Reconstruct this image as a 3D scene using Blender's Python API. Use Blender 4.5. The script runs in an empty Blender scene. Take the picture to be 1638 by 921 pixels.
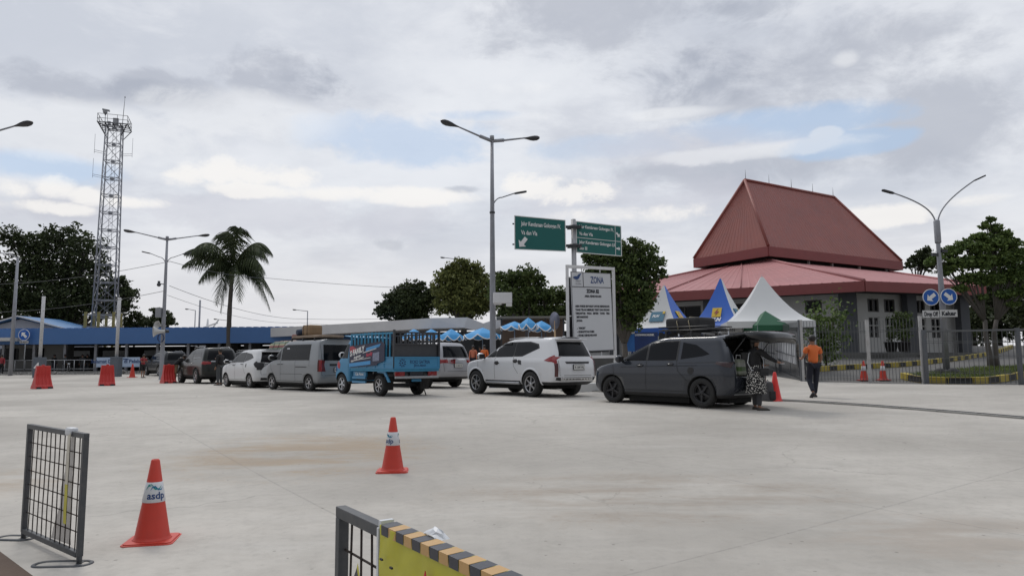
import bpy, bmesh, math, random
import numpy as np
from mathutils import Vector, Matrix, noise as mnoise
from mathutils.geometry import delaunay_2d_cdt
R = math.radians
random.seed(11)
scene = bpy.context.scene
COL = scene.collection
# ---------------------------------------------------------------- camera
F, CX, CY, PITCH, ROLL, CAMZ = 1150.0, 819.0, 460.5, R(5.93), R(-0.4), 1.6
cam_d = bpy.data.cameras.new('camera')
cam_d.sensor_width = 36.0
cam_d.lens = F / 1638.0 * 36.0
cam_d.clip_start = 0.05
cam_d.clip_end = 20000
cam = bpy.data.objects.new('camera', cam_d)
COL.objects.link(cam)
CAMR = Matrix.Rotation(R(90) + PITCH, 3, 'X') @ Matrix.Rotation(ROLL, 3, 'Z')
cam.matrix_world = Matrix.Translation((0, 0, CAMZ)) @ CAMR.to_4x4()
scene.camera = cam
# ---------------------------------------------------------------- sky, sun, exposure
SUN_EL, SUN_AZ = R(52), R(-28)          # azimuth measured from +Y towards +X
world = bpy.data.worlds.new('World'); scene.world = world; world.use_nodes = True
def sky_nodes():
    nt = world.node_tree; N = nt.nodes; L = nt.links; N.clear()
    def nd(t, **k):
        n = N.new(t)
        for a, b in k.items(): setattr(n, a, b)
        return n
    def setin(s, v):
        if hasattr(v, 'is_linked') or isinstance(v, bpy.types.NodeSocket): L.new(v, s)
        else: s.default_value = v
    def M(op, a, b=0.0, c=None, clamp=False):
        n = nd('ShaderNodeMath', operation=op, use_clamp=clamp)
        setin(n.inputs[0], a); setin(n.inputs[1], b)
        if c is not None: setin(n.inputs[2], c)
        return n.outputs[0]
    tc = nd('ShaderNodeTexCoord'); sep = nd('ShaderNodeSeparateXYZ'); L.new(tc.outputs['Generated'], sep.inputs[0])
    X, Y, Z = sep.outputs
    az = M('MULTIPLY', M('ARCTAN2', X, Y), 57.2958)
    el = M('MULTIPLY', M('ARCSINE', Z), 57.2958)
    zz = M('ADD', M('MAXIMUM', Z, 0.0), 0.16)
    comb = nd('ShaderNodeCombineXYZ'); L.new(M('DIVIDE', X, zz), comb.inputs[0]); L.new(M('DIVIDE', Y, zz), comb.inputs[1])
    P = comb.outputs[0]
    def noise(scale, detail, rough, off, dist=0.0, vec=None, sx=1.0, sy=1.0, sz=1.0, rot=0.0):
        mp = nd('ShaderNodeMapping'); mp.inputs['Location'].default_value = off
        mp.inputs['Scale'].default_value = (sx, sy, sz); mp.inputs['Rotation'].default_value = (0, 0, rot)
        L.new(vec or P, mp.inputs[0])
        n = nd('ShaderNodeTexNoise'); L.new(mp.outputs[0], n.inputs['Vector'])
        n.inputs['Scale'].default_value = scale; n.inputs['Detail'].default_value = detail
        n.inputs['Roughness'].default_value = rough; n.inputs['Distortion'].default_value = dist
        return n.outputs['Fac']
    def sm(v, a, b):
        n = nd('ShaderNodeMapRange', interpolation_type='SMOOTHSTEP'); setin(n.inputs[0], v)
        n.inputs[1].default_value = a; n.inputs[2].default_value = b
        return n.outputs[0]
    def blob(a0, e0, ra, re, warp=None):     # soft ellipse in the sky round azimuth a0, elevation e0 (degrees)
        e = M('POWER', M('DIVIDE', M('SUBTRACT', az, a0), ra), 2.0)
        f = M('POWER', M('DIVIDE', M('SUBTRACT', el, e0), re), 2.0)
        s = M('ADD', e, f)
        if warp is not None: s = M('ADD', s, M('MULTIPLY', M('SUBTRACT', warp, 0.5), 3.2))
        return sm(s, 1.25, 0.25)
    def mixc(f, a, b):
        n = nd('ShaderNodeMix', data_type='RGBA'); setin(n.inputs[0], f)
        for i, v in ((6, a), (7, b)):
            if isinstance(v, tuple): n.inputs[i].default_value = (*v, 1)
            else: L.new(v, n.inputs[i])
        return n.outputs[2]
    G = tc.outputs['Generated']
    n1 = noise(1.15, 8, 0.58, (3.1, 1.7, 0), 0.15)
    n2 = noise(2.6, 8, 0.6, (8.2, 4.4, 0), 0.1, sx=0.8)
    nf = noise(6.0, 7, 0.62, (1, 2, 3), 0.3, vec=G, sz=2.2)
    nw = noise(3.2, 6, 0.6, (5, 5, 1), 0.2, vec=G, sz=1.8)
    def pb(px, py, rx, ry, warp, s0=1.15, s1=0.45, amp=None):   # the same, measured in the photograph's pixels
        d = CAMR @ Vector(((px - CX) / F, -(py - CY) / F, -1.0)); d.normalize()
        a0 = math.degrees(math.atan2(d.x, d.y)); e0 = math.degrees(math.asin(d.z)); c = math.cos(math.radians(a0))
        e = M('POWER', M('DIVIDE', M('SUBTRACT', az, a0), rx / F * 57.3 * c * c), 2.0)
        f = M('POWER', M('DIVIDE', M('SUBTRACT', el, e0), ry / F * 57.3 * c), 2.0)
        s = M('ADD', M('ADD', e, f), M('MULTIPLY', M('SUBTRACT', wmix, 0.5), amp or (11.0 if warp is nc else 8.0)))
        return sm(s, s0 + .25, s1 - .45) if s0 == 1.15 else sm(s, s0 + .05, s1)
    nc = noise(10.0, 9, 0.66, (2, 7, 1), 0.3, vec=G, sz=1.7)      # cauliflower edges
    wmix = M('ADD', M('MULTIPLY', nw, 0.55), M('MULTIPLY', nc, 0.45))
    def mx_(*v):
        o = v[0]
        for q in v[1:]: o = M('MAXIMUM', o, q)
        return o
    # grey-white layer
    mid = mixc(sm(n1, 0.34, 0.66), (0.54, 0.57, 0.635), (0.73, 0.75, 0.79))
    mid = mixc(M('MULTIPLY', sm(n2, 0.50, 0.70), 0.40), mid, (0.43, 0.455, 0.53))
    mid = mixc(M('MULTIPLY', sm(nf, 0.48, 0.72), 0.55), mid, (0.76, 0.775, 0.81))
    # darker veils, placed where the photograph has them
    dk = mx_(pb(1200, 105, 300, 75, nw), pb(960, 40, 240, 60, nw), pb(1560, 180, 170, 110, nw), pb(80, 130, 150, 26, nc), pb(270, 145, 110, 26, nc), pb(470, 120, 120, 46, nc), pb(80, 335, 90, 22, nc), pb(1130, 275, 200, 34, nw))
    dk2 = mx_(pb(1120, 110, 160, 46, nc), pb(250, 150, 90, 16, nc), pb(520, 130, 70, 22, nc), pb(1200, 20, 160, 26, nc), pb(740, 303, 26, 6, nc), pb(620, 392, 26, 9, nc))
    mid = mixc(M('MULTIPLY', dk, 0.72), mid, (0.40, 0.425, 0.49))
    mid = mixc(M('MULTIPLY', dk2, 0.50), mid, (0.33, 0.36, 0.43))
    # gaps that show blue through a thin veil
    gap = mx_(pb(90, 272, 130, 24, nw), M('MULTIPLY', pb(660, 222, 210, 40, nw, 1.3, 0.1), 0.8), pb(1240, 200, 170, 26, nw), pb(1340, 232, 90, 18, nc), M('MULTIPLY', pb(760, 185, 90, 10, nw), 0.8), M('MULTIPLY', pb(950, 235, 150, 22, nw, 1.3, 0.1), 0.5))
    mid = mixc(M('MULTIPLY', gap, 0.78), mid, (0.43, 0.545, 0.72))
    # pale haze near the horizon
    low = sm(el, 13.0, 4.0)
    mid = mixc(M('MULTIPLY', low, 0.72), mid, (0.70, 0.69, 0.705))
    # cumulus: grey bodies under bright sunlit heads
    body = mx_(pb(60, 335, 150, 40, nc), pb(430, 345, 260, 40, nc), pb(1000, 320, 190, 40, nw), pb(1080, 235, 170, 30, nw))
    mid = mixc(M('MULTIPLY', body, 0.55), mid, (0.555, 0.56, 0.62))
    head = mx_(*[pb(x, y, rx, ry, nc, 1.08, 0.05) for x, y, rx, ry in ((20, 304, 45, 20), (85, 298, 48, 22), (140, 312, 42, 16), (215, 322, 60, 12), (300, 285, 42, 24), (352, 276, 46, 26), (415, 278, 56, 22), (475, 284, 52, 24), (530, 308, 60, 14), (60, 330, 90, 14), (400, 304, 130, 14))], pb(600, 312, 170, 15, nw, 1.2, 0.2), pb(860, 296, 60, 22, nc, 1.0, 0.2), pb(940, 306, 80, 26, nc, 1.0, 0.2), pb(1000, 345, 120, 20, nw, 1.2, 0.2), pb(1420, 345, 110, 18, nw, 1.2, 0.2), pb(1560, 320, 80, 12, nw))
    mid = mixc(M('MULTIPLY', head, 0.80), mid, (0.87, 0.845, 0.815))
    br = mx_(pb(850, 188, 130, 9, nc), pb(1060, 182, 90, 9, nc), pb(950, 150, 36, 16, nc), pb(1350, 95, 26, 13, nc), pb(840, 140, 60, 12, nc), pb(160, 215, 220, 46, nw, 1.3, 0.1), pb(400, 190, 160, 40, nw, 1.3, 0.1), pb(1320, 215, 22, 9, nc), pb(1180, 245, 150, 12, nc))
    mid = mixc(M('MULTIPLY', br, 0.55), mid, (0.79, 0.80, 0.82))
    # unseen sky brightened overhead and dimmed behind the camera, added to cut frontal fill
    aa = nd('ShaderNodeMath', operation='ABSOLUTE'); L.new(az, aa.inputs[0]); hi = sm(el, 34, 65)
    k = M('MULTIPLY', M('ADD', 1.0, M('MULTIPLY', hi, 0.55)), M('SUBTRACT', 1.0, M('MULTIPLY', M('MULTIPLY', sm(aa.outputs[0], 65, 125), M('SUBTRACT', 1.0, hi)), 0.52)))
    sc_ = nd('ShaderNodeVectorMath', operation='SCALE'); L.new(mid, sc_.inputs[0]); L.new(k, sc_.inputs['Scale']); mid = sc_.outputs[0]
    hs = sm(el, -0.5, -3.0)
    mid = mixc(hs, mid, (0.25, 0.25, 0.25))
    sky = nd('ShaderNodeTexSky', sky_type='NISHITA', sun_disc=False)
    sky.sun_elevation = SUN_EL; sky.sun_rotation = SUN_AZ; sky.air_density = 1.2; sky.dust_density = 1.5
    b1 = nd('ShaderNodeBackground'); L.new(sky.outputs[0], b1.inputs[0]); b1.inputs[1].default_value = 0.10
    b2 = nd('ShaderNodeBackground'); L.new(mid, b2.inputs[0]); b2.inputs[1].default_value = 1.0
    mx = nd('ShaderNodeMixShader'); out = nd('ShaderNodeOutputWorld')
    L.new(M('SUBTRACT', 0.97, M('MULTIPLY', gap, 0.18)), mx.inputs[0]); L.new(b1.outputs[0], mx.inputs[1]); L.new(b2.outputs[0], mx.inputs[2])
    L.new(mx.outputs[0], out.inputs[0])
sky_nodes()
sun_d = bpy.data.lights.new('sun', 'SUN'); sun_d.energy = 0.9; sun_d.angle = R(14); sun_d.color = (1, 0.95, 0.88)
sun = bpy.data.objects.new('sun', sun_d); COL.objects.link(sun)
_sd = Vector((math.sin(SUN_AZ) * math.cos(SUN_EL), math.cos(SUN_AZ) * math.cos(SUN_EL), math.sin(SUN_EL)))
sun.rotation_euler = _sd.to_track_quat('Z', 'Y').to_euler()
vs = scene.view_settings; vs.view_transform = 'Standard'; vs.look = 'None'; vs.exposure = 0.15; vs.gamma = 1; vs.use_curve_mapping = False

# ---------------------------------------------------------------- measuring helpers
def smooth(a, b, v):
    t = min(1, max(0, (v - a) / (b - a))); return t * t * (3 - 2 * t)
def lerp(a, b, t): return a + (b - a) * t
def gz(x, y):
    """Height of the land: the yard rises gently from the camera, then the drive climbs to the hall."""
    z = 0.50 * smooth(5, 19, y) + 0.12 * smooth(16, 34, y)
    z += 0.12 * smooth(3, 14, x) * smooth(14, 24, y)
    z += 0.30 * smooth(44, 66, y) * smooth(8, -4, x)
    ramp = max(0.0, min(y, 60) - 27) * 0.060
    if y > 60: ramp += 0
    z += ramp * smooth(6, 13, x)
    return z
def ray(px, py):
    d = CAMR @ Vector(((px - CX) / F, -(py - CY) / F, -1.0)); return d
def at(px, py, Y):
    d = ray(px, py); return Vector((0, 0, CAMZ)) + d * (Y / d.y)
def gnd(px, py):
    d = ray(px, py); t = 1.0; last = t
    while t < 400:
        p = Vector((0, 0, CAMZ)) + d * t
        if p.z <= gz(p.x, p.y): break
        last = t; t += 0.1
    for _ in range(20):
        m = (last + t) / 2; p = Vector((0, 0, CAMZ)) + d * m
        if p.z <= gz(p.x, p.y): t = m
        else: last = m
    return Vector((p.x, p.y, gz(p.x, p.y)))
def atg(px, Y):
    """Point standing on the land at depth Y seen in picture column px (near the horizon row)."""
    p = at(px, 590, Y); return Vector((p.x, Y, gz(p.x, Y)))
def topx(x, y, z):
    v = CAMR.transposed() @ (Vector((x, y, z)) - Vector((0, 0, CAMZ)))
    return CX + F * v.x / -v.z, CY - F * v.y / -v.z

# ---------------------------------------------------------------- materials
MATS = {}
def mat(name, col, rough=0.6, metal=0.0, var=0.12, scale=3.0, bump=0.0, bscale=40.0, coat=0.0, spec=0.5, dirt=0.0, dirtcol=(0.2, 0.17, 0.13), trans=0.0):
    if name in MATS: return MATS[name]
    m = bpy.data.materials.new(name); m.use_nodes = True; nt = m.node_tree; N = nt.nodes; L = nt.links
    b = N['Principled BSDF']
    b.inputs['Roughness'].default_value = rough; b.inputs['Metallic'].default_value = metal
    b.inputs['Coat Weight'].default_value = coat; b.inputs['Specular IOR Level'].default_value = spec
    tc = N.new('ShaderNodeTexCoord'); no = N.new('ShaderNodeTexNoise'); no.inputs['Scale'].default_value = scale
    no.inputs['Detail'].default_value = 5; L.new(tc.outputs['Object'], no.inputs['Vector'])
    mx = N.new('ShaderNodeMix'); mx.data_type = 'RGBA'
    mx.inputs[6].default_value = (*[c * (1 - var) for c in col], 1); mx.inputs[7].default_value = (*[min(1, c * (1 + var)) for c in col], 1)
    L.new(no.outputs['Fac'], mx.inputs[0]); out = mx.outputs[2]
    if dirt:
        n2 = N.new('ShaderNodeTexNoise'); n2.inputs['Scale'].default_value = scale * 2.3; n2.inputs['Detail'].default_value = 8; n2.inputs['Roughness'].default_value = 0.7
        L.new(tc.outputs['Object'], n2.inputs['Vector'])
        mr = N.new('ShaderNodeMapRange'); mr.inputs[1].default_value = 0.45; mr.inputs[2].default_value = 0.75; mr.inputs[4].default_value = dirt
        L.new(n2.outputs['Fac'], mr.inputs[0]); m2 = N.new('ShaderNodeMix'); m2.data_type = 'RGBA'
        L.new(mr.outputs[0], m2.inputs[0]); L.new(out, m2.inputs[6]); m2.inputs[7].default_value = (*dirtcol, 1); out = m2.outputs[2]
    L.new(out, b.inputs['Base Color'])
    if bump:
        nb = N.new('ShaderNodeTexNoise'); nb.inputs['Scale'].default_value = bscale; nb.inputs['Detail'].default_value = 4
        L.new(tc.outputs['Object'], nb.inputs['Vector']); bp = N.new('ShaderNodeBump'); bp.inputs['Strength'].default_value = bump; bp.inputs['Distance'].default_value = 0.02
        L.new(nb.outputs['Fac'], bp.inputs['Height']); L.new(bp.outputs[0], b.inputs['Normal'])
    MATS[name] = m; return m
def concrete_mat():
    m = bpy.data.materials.new('yard_concrete'); m.use_nodes = True; nt = m.node_tree; N = nt.nodes; L = nt.links
    b = N['Principled BSDF']; b.inputs['Roughness'].default_value = 0.85; b.inputs['Specular IOR Level'].default_value = 0.25
    tc = N.new('ShaderNodeTexCoord')
    def mp(loc=(0, 0, 0), rot=0, sc=(1, 1, 1)):
        n = N.new('ShaderNodeMapping'); n.inputs['Location'].default_value = loc; n.inputs['Rotation'].default_value = (0, 0, rot); n.inputs['Scale'].default_value = sc
        L.new(tc.outputs['Object'], n.inputs[0]); return n.outputs[0]
    def noise(vec, s, d=6, r=0.6, dist=0):
        n = N.new('ShaderNodeTexNoise'); L.new(vec, n.inputs['Vector']); n.inputs['Scale'].default_value = s
        n.inputs['Detail'].default_value = d; n.inputs['Roughness'].default_value = r; n.inputs['Distortion'].default_value = dist; return n.outputs['Fac']
    def mr(v, a, b_, c=0, d=1, it='SMOOTHSTEP'):
        n = N.new('ShaderNodeMapRange'); n.interpolation_type = it; L.new(v, n.inputs[0])
        for i, q in ((1, a), (2, b_), (3, c), (4, d)): n.inputs[i].default_value = q
        return n.outputs[0]
    def mix(f, a, b_):
        n = N.new('ShaderNodeMix'); n.data_type = 'RGBA'
        if isinstance(f, float): n.inputs[0].default_value = f
        else: L.new(f, n.inputs[0])
        for i, v in ((6, a), (7, b_)):
            if isinstance(v, tuple): n.inputs[i].default_value = (*v, 1)
            else: L.new(v, n.inputs[i])
        return n.outputs[2]
    def mul(a, b_, op='MULTIPLY'):
        n = N.new('ShaderNodeMath'); n.operation = op
        for i, v in ((0, a), (1, b_)):
            if isinstance(v, float): n.inputs[i].default_value = v
            else: L.new(v, n.inputs[i])
        return n.outputs[0]
    A = mp()
    broad = noise(mp(rot=0.5, sc=(1, 1, 1)), 0.16, 6, 0.55)
    sweep = noise(mp(rot=0.9, sc=(0.6, 1.7, 1)), 0.7, 8, 0.66)           # broomed and tyre-worn streaks
    sweep2 = noise(mp(rot=2.1, sc=(0.35, 1.8, 1)), 0.9, 8, 0.68)
    fine = noise(A, 9, 8, 0.7)
    grain = noise(A, 70, 3, 0.6)
    c = mix(mr(broad, 0.35, 0.65), (0.375, 0.352, 0.318), (0.52, 0.492, 0.447))
    c = mix(mr(sweep, 0.4, 0.7, 0, 0.34), c, (0.32, 0.305, 0.28))
    c = mix(mr(sweep2, 0.52, 0.72, 0, 0.35), c, (0.54, 0.52, 0.485))
    c = mix(mr(fine, 0.45, 0.8, 0, 0.34), c, (0.25, 0.24, 0.22))
    def cracks(scale, w, rot):
        n = N.new('ShaderNodeTexVoronoi'); n.feature = 'DISTANCE_TO_EDGE'; n.inputs['Scale'].default_value = scale; wv = N.new('ShaderNodeVectorMath'); wv.operation = 'ADD'
        sc = N.new('ShaderNodeVectorMath'); sc.operation = 'SCALE'; sc.inputs['Scale'].default_value = 0.9; t = N.new('ShaderNodeTexNoise'); t.inputs['Scale'].default_value = 1.3; t.inputs['Detail'].default_value = 7; L.new(A, t.inputs['Vector']); L.new(t.outputs['Color'], sc.inputs[0])
        L.new(mp(rot=rot), wv.inputs[0]); L.new(sc.outputs[0], wv.inputs[1]); L.new(wv.outputs[0], n.inputs['Vector']); return mr(n.outputs['Distance'], w, w * 0.2)
    c = mix(mul(mul(cracks(0.16, 0.0035, 0.4), mr(broad, 0.42, 0.6)), 0.35), c, (0.16, 0.15, 0.135))
    # rusty mud stains, two of them where the yard has them and some at random
    geo = N.new('ShaderNodeSeparateXYZ'); L.new(A, geo.inputs[0])
    def spot(cx, cy, rx, ry):
        u = mul(mul(geo.outputs[0], float(-cx), 'ADD'), 1.0 / rx); v = mul(mul(geo.outputs[1], float(-cy), 'ADD'), 1.0 / ry)
        return mr(mul(mul(mul(u, u), mul(v, v), 'ADD'), mul(mul(fine, -0.5, 'ADD'), 2.2), 'ADD'), 1.2, 0.0)
    wob = noise(mp(rot=0.3, sc=(0.5, 1.6, 1)), 1.2, 6, 0.65)
    st = mul(spot(-3.3, 11.3, 2.2, 2.2), mr(wob, 0.36, 0.62)); c = mix(mul(st, 0.6), c, (0.33, 0.235, 0.14))
    st2 = mul(spot(1.5, 8.3, 2.6, 1.5), mr(wob, 0.38, 0.62)); c = mix(mul(st2, 0.52), c, (0.27, 0.215, 0.165))
    c = mix(mul(mul(spot(-7.2, 9.0, 1.6, 1.3), mr(wob, 0.36, 0.6)), 0.55), c, (0.31, 0.23, 0.15))
    c = mix(mul(mul(spot(4.0, 6.5, 1.8, 1.0), mr(wob, 0.4, 0.6)), 0.35), c, (0.29, 0.22, 0.165))
    # saw-cut joints along the yard's own direction
    def joints(rot, period, w, off):
        s = N.new('ShaderNodeSeparateXYZ'); L.new(mp(loc=(0, 0, 0), rot=rot), s.inputs[0])
        t = mul(mul(mul(s.outputs[0], float(off), 'ADD'), 1.0 / period), 1.0); fr = N.new('ShaderNodeMath'); fr.operation = 'FRACT'; L.new(t, fr.inputs[0])
        d = mul(fr.outputs[0], -0.5, 'ADD'); a = N.new('ShaderNodeMath'); a.operation = 'ABSOLUTE'; L.new(d, a.inputs[0])
        return mr(a.outputs[0], w / period, w / period * 0.3)
    j = N.new('ShaderNodeMath'); j.operation = 'MAXIMUM'; L.new(joints(0.95, 5.2, 0.018, 1.4), j.inputs[0]); L.new(joints(0.95 + math.pi / 2, 4.6, 0.018, 0.6), j.inputs[1])
    c = mix(mul(mul(j.outputs[0], 0.26), mr(fine, 0.3, 0.55)), c, (0.14, 0.135, 0.13))
    # dark drips and rubber specks
    v = N.new('ShaderNodeTexVoronoi'); v.inputs['Scale'].default_value = 1.3; L.new(A, v.inputs['Vector'])
    sp = mr(mul(v.outputs['Distance'], mul(fine, 0.10), 'ADD'), 0.095, 0.07)
    c = mix(mul(sp, 0.6), c, (0.12, 0.11, 0.10))
    v2 = N.new('ShaderNodeTexVoronoi'); v2.inputs['Scale'].default_value = 4.5; L.new(A, v2.inputs['Vector'])
    c = mix(mul(mul(mr(v2.outputs['Distance'], 0.085, 0.05), mr(fine, 0.42, 0.52)), 0.55), c, (0.13, 0.12, 0.105))
    c = mix(mr(noise(A, 2.2, 9, 0.75), 0.40, 0.72, 0, 0.30), c, (0.29, 0.27, 0.24))
    L.new(c, b.inputs['Base Color'])
    bp = N.new('ShaderNodeBump'); bp.inputs['Strength'].default_value = 0.35; bp.inputs['Distance'].default_value = 0.006
    L.new(mul(grain, mul(fine, 2.0), 'ADD'), bp.inputs['Height']); L.new(bp.outputs[0], b.inputs['Normal'])
    return m
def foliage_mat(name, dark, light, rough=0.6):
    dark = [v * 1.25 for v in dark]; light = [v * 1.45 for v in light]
    if name in MATS: return MATS[name]
    m = bpy.data.materials.new(name); m.use_nodes = True; nt = m.node_tree; N = nt.nodes; L = nt.links
    b = N['Principled BSDF']; b.inputs['Roughness'].default_value = rough; b.inputs['Specular IOR Level'].default_value = 0.25
    g = N.new('ShaderNodeNewGeometry'); tc = N.new('ShaderNodeTexCoord'); no = N.new('ShaderNodeTexNoise'); no.inputs['Scale'].default_value = 0.9
    L.new(tc.outputs['Object'], no.inputs['Vector'])
    ad = N.new('ShaderNodeMath'); ad.operation = 'ADD'; L.new(g.outputs['Random Per Island'], ad.inputs[0]); L.new(no.outputs['Fac'], ad.inputs[1])
    mr = N.new('ShaderNodeMapRange'); mr.inputs[1].default_value = 0.4; mr.inputs[2].default_value = 1.5; L.new(ad.outputs[0], mr.inputs[0])
    mx = N.new('ShaderNodeMix'); mx.data_type = 'RGBA'; mx.inputs[6].default_value = (*dark, 1); mx.inputs[7].default_value = (*light, 1)
    L.new(mr.outputs[0], mx.inputs[0]); L.new(mx.outputs[2], b.inputs['Base Color'])
    tr = N.new('ShaderNodeBsdfTranslucent'); L.new(mx.outputs[2], tr.inputs[0]); ms = N.new('ShaderNodeMixShader'); ms.inputs[0].default_value = 0.22
    L.new(b.outputs[0], ms.inputs[1]); L.new(tr.outputs[0], ms.inputs[2]); L.new(ms.outputs[0], N['Material Output'].inputs[0])
    MATS[name] = m; return m
def stripes_mat(name, cols, axis, period, rough=0.6):
    """Constant bands of the listed colours along one object axis."""
    if name in MATS: return MATS[name]
    m = bpy.data.materials.new(name); m.use_nodes = True; nt = m.node_tree; N = nt.nodes; L = nt.links
    b = N['Principled BSDF']; b.inputs['Roughness'].default_value = rough
    tc = N.new('ShaderNodeTexCoord'); s = N.new('ShaderNodeSeparateXYZ'); L.new(tc.outputs['Object'], s.inputs[0])
    a = N.new('ShaderNodeMath'); a.operation = 'DIVIDE'; L.new(s.outputs[axis], a.inputs[0]); a.inputs[1].default_value = period
    f = N.new('ShaderNodeMath'); f.operation = 'FRACT'; L.new(a.outputs[0], f.inputs[0])
    cr = N.new('ShaderNodeValToRGB'); cr.color_ramp.interpolation = 'CONSTANT'; L.new(f.outputs[0], cr.inputs[0])
    e = cr.color_ramp.elements; e[0].color = (*cols[0], 1); e[1].position = 1.0 / len(cols); e[1].color = (*cols[1], 1)
    for i in range(2, len(cols)):
        q = e.new(i / len(cols)); q.color = (*cols[i], 1)
    L.new(cr.outputs[0], b.inputs['Base Color']); MATS[name] = m; return m

# ---------------------------------------------------------------- mesh helpers
class MB:
    def __init__(s): s.v = []; s.f = []; s.m = []; s.sm = []
    def add(s, verts, faces, mi=0, smooth=False):
        o = len(s.v); s.v += [tuple(v) for v in verts]
        for f in faces: s.f.append(tuple(i + o for i in f)); s.m.append(mi); s.sm.append(smooth)
        return s
    def box(s, c, size, rot=None, mi=0, taper=None):
        hx, hy, hz = size[0] / 2, size[1] / 2, size[2] / 2
        vs = []
        for z in (-1, 1):
            t = (taper if (taper and z > 0) else 1.0)
            for x, y in ((-1, -1), (1, -1), (1, 1), (-1, 1)): vs.append(Vector((x * hx * t, y * hy * t, z * hz)))
        if rot is not None:
            if isinstance(rot, (int, float)): rot = Matrix.Rotation(rot, 3, 'Z')
            vs = [rot @ v for v in vs]
        c = Vector(c)
        return s.add([v + c for v in vs], [(0, 3, 2, 1), (4, 5, 6, 7), (0, 1, 5, 4), (1, 2, 6, 5), (2, 3, 7, 6), (3, 0, 4, 7)], mi)
    def beam(s, a, b, w, h, mi=0, up=(0, 0, 1)):
        a = Vector(a); b = Vector(b); d = (b - a); l = d.length
        if l < 1e-6: return s
        x = d / l; u = Vector(up)
        if abs(x.dot(u)) > 0.98: u = Vector((1, 0, 0))
        y = u.cross(x).normalized(); z = x.cross(y)
        r = Matrix((x, y, z)).transposed()
        return s.box((a + b) / 2, (l, w, h), r, mi)
    def tube(s, pts, r, n=8, mi=0, caps=True, closed=False, sm=True):
        pts = [Vector(p) for p in pts]; k = len(pts); rr = r if isinstance(r, (list, tuple)) else [r] * k
        vs = []; prev = None
        for i, p in enumerate(pts):
            if closed: t = pts[(i + 1) % k] - pts[i - 1]
            else: t = pts[min(i + 1, k - 1)] - pts[max(i - 1, 0)]
            t.normalize()
            if prev is None:
                u = Vector((0, 0, 1)) if abs(t.z) < 0.9 else Vector((1, 0, 0))
                a = t.cross(u).normalized()
            else:
                a = (prev - t * prev.dot(t)).normalized()
            prev = a; b = t.cross(a)
            for j in range(n):
                q = 2 * math.pi * j / n; vs.append(p + (a * math.cos(q) + b * math.sin(q)) * rr[i])
        fs = []
        for i in range(k if closed else k - 1):
            for j in range(n):
                i2 = (i + 1) % k
                fs.append((i * n + j, i2 * n + j, i2 * n + (j + 1) % n, i * n + (j + 1) % n))
        s.add(vs, fs, mi, sm)
        if caps and not closed:
            o = len(s.v) - k * n
            s.f.append(tuple(o + j for j in range(n))); s.m.append(mi); s.sm.append(False)
            s.f.append(tuple(o + (k - 1) * n + j for j in reversed(range(n)))); s.m.append(mi); s.sm.append(False)
        return s
    def lathe(s, prof, n=20, mi=0, M=None, sm=True, caps=True):
        vs = []; 
        for r, z in prof:
            for j in range(n):
                q = 2 * math.pi * j / n; v = Vector((r * math.cos(q), r * math.sin(q), z)); vs.append(M @ v if M is not None else v)
        k = len(prof); fs = [(i * n + j, i * n + (j + 1) % n, (i + 1) * n + (j + 1) % n, (i + 1) * n + j) for i in range(k - 1) for j in range(n)]
        s.add(vs, fs, mi, sm)
        if caps:
            o = len(s.v) - k * n
            s.f.append(tuple(o + j for j in reversed(range(n)))); s.m.append(mi); s.sm.append(False)
            s.f.append(tuple(o + (k - 1) * n + j for j in range(n))); s.m.append(mi); s.sm.append(False)
        return s
    def prism(s, poly, M, depth, mi=0):
        """poly: list of (u,v) counterclockwise; M maps (u,v,w) to space; extruded from w=0 to w=depth."""
        n = len(poly); vs = [M @ Vector((u, v, 0)) for u, v in poly] + [M @ Vector((u, v, depth)) for u, v in poly]
        fs = [tuple(reversed(range(n))), tuple(range(n, 2 * n))] + [(i, (i + 1) % n, n + (i + 1) % n, n + i) for i in range(n)]
        return s.add(vs, fs, mi)
    def ball(s, c, r, n=10, mi=0, sc=(1, 1, 1), M=None):
        prof = [(max(1e-3, math.sin(math.pi * i / n)) , -math.cos(math.pi * i / n)) for i in range(n + 1)]
        T = Matrix.Translation(Vector(c)) @ (M.to_4x4() if M is not None else Matrix.Identity(4)) @ Matrix.Diagonal((r * sc[0], r * sc[1], r * sc[2], 1))
        return s.lathe(prof, n + 4, mi, T, True, False)
    def build(s, name, mats, parent=None, loc=None, bevel=0.0, fix=True):
        me = bpy.data.meshes.new(name); me.from_pydata(s.v, [], s.f)
        if not isinstance(mats, (list, tuple)): mats = [mats]
        for m in mats: me.materials.append(m)
        me.polygons.foreach_set('material_index', s.m); me.polygons.foreach_set('use_smooth', s.sm)
        if fix:
            bm = bmesh.new(); bm.from_mesh(me); bmesh.ops.recalc_face_normals(bm, faces=bm.faces)
            if bevel: bmesh.ops.bevel(bm, geom=[e for e in bm.edges if len(e.link_faces) == 2 and e.calc_face_angle(0) > 0.5], offset=bevel, segments=2, profile=0.6, affect='EDGES')
            bm.to_mesh(me); bm.free()
        me.update()
        o = bpy.data.objects.new(name, me); COL.objects.link(o)
        if parent is not None: o.parent = parent
        if loc is not None: o.location = loc
        return o
def tag(o, label, cat=None, group=None, kind=None):
    if label: o['label'] = label
    if cat: o['category'] = cat
    if group: o['group'] = group
    if kind: o['kind'] = kind
    return o
def empty(name, loc, rz=0.0, label=None, cat=None, group=None):
    o = bpy.data.objects.new(name, None); COL.objects.link(o); o.location = loc; o.rotation_euler = (0, 0, rz); o.empty_display_size = 0.2
    return tag(o, label, cat, group)
def kids(o): return [c for c in list(bpy.data.objects) if c.parent == o]
def copy_tree(o, parent=None):
    c = o.copy(); COL.objects.link(c)
    if parent is not None: c.parent = parent
    for k in kids(o): copy_tree(k, c)
    return c
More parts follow.
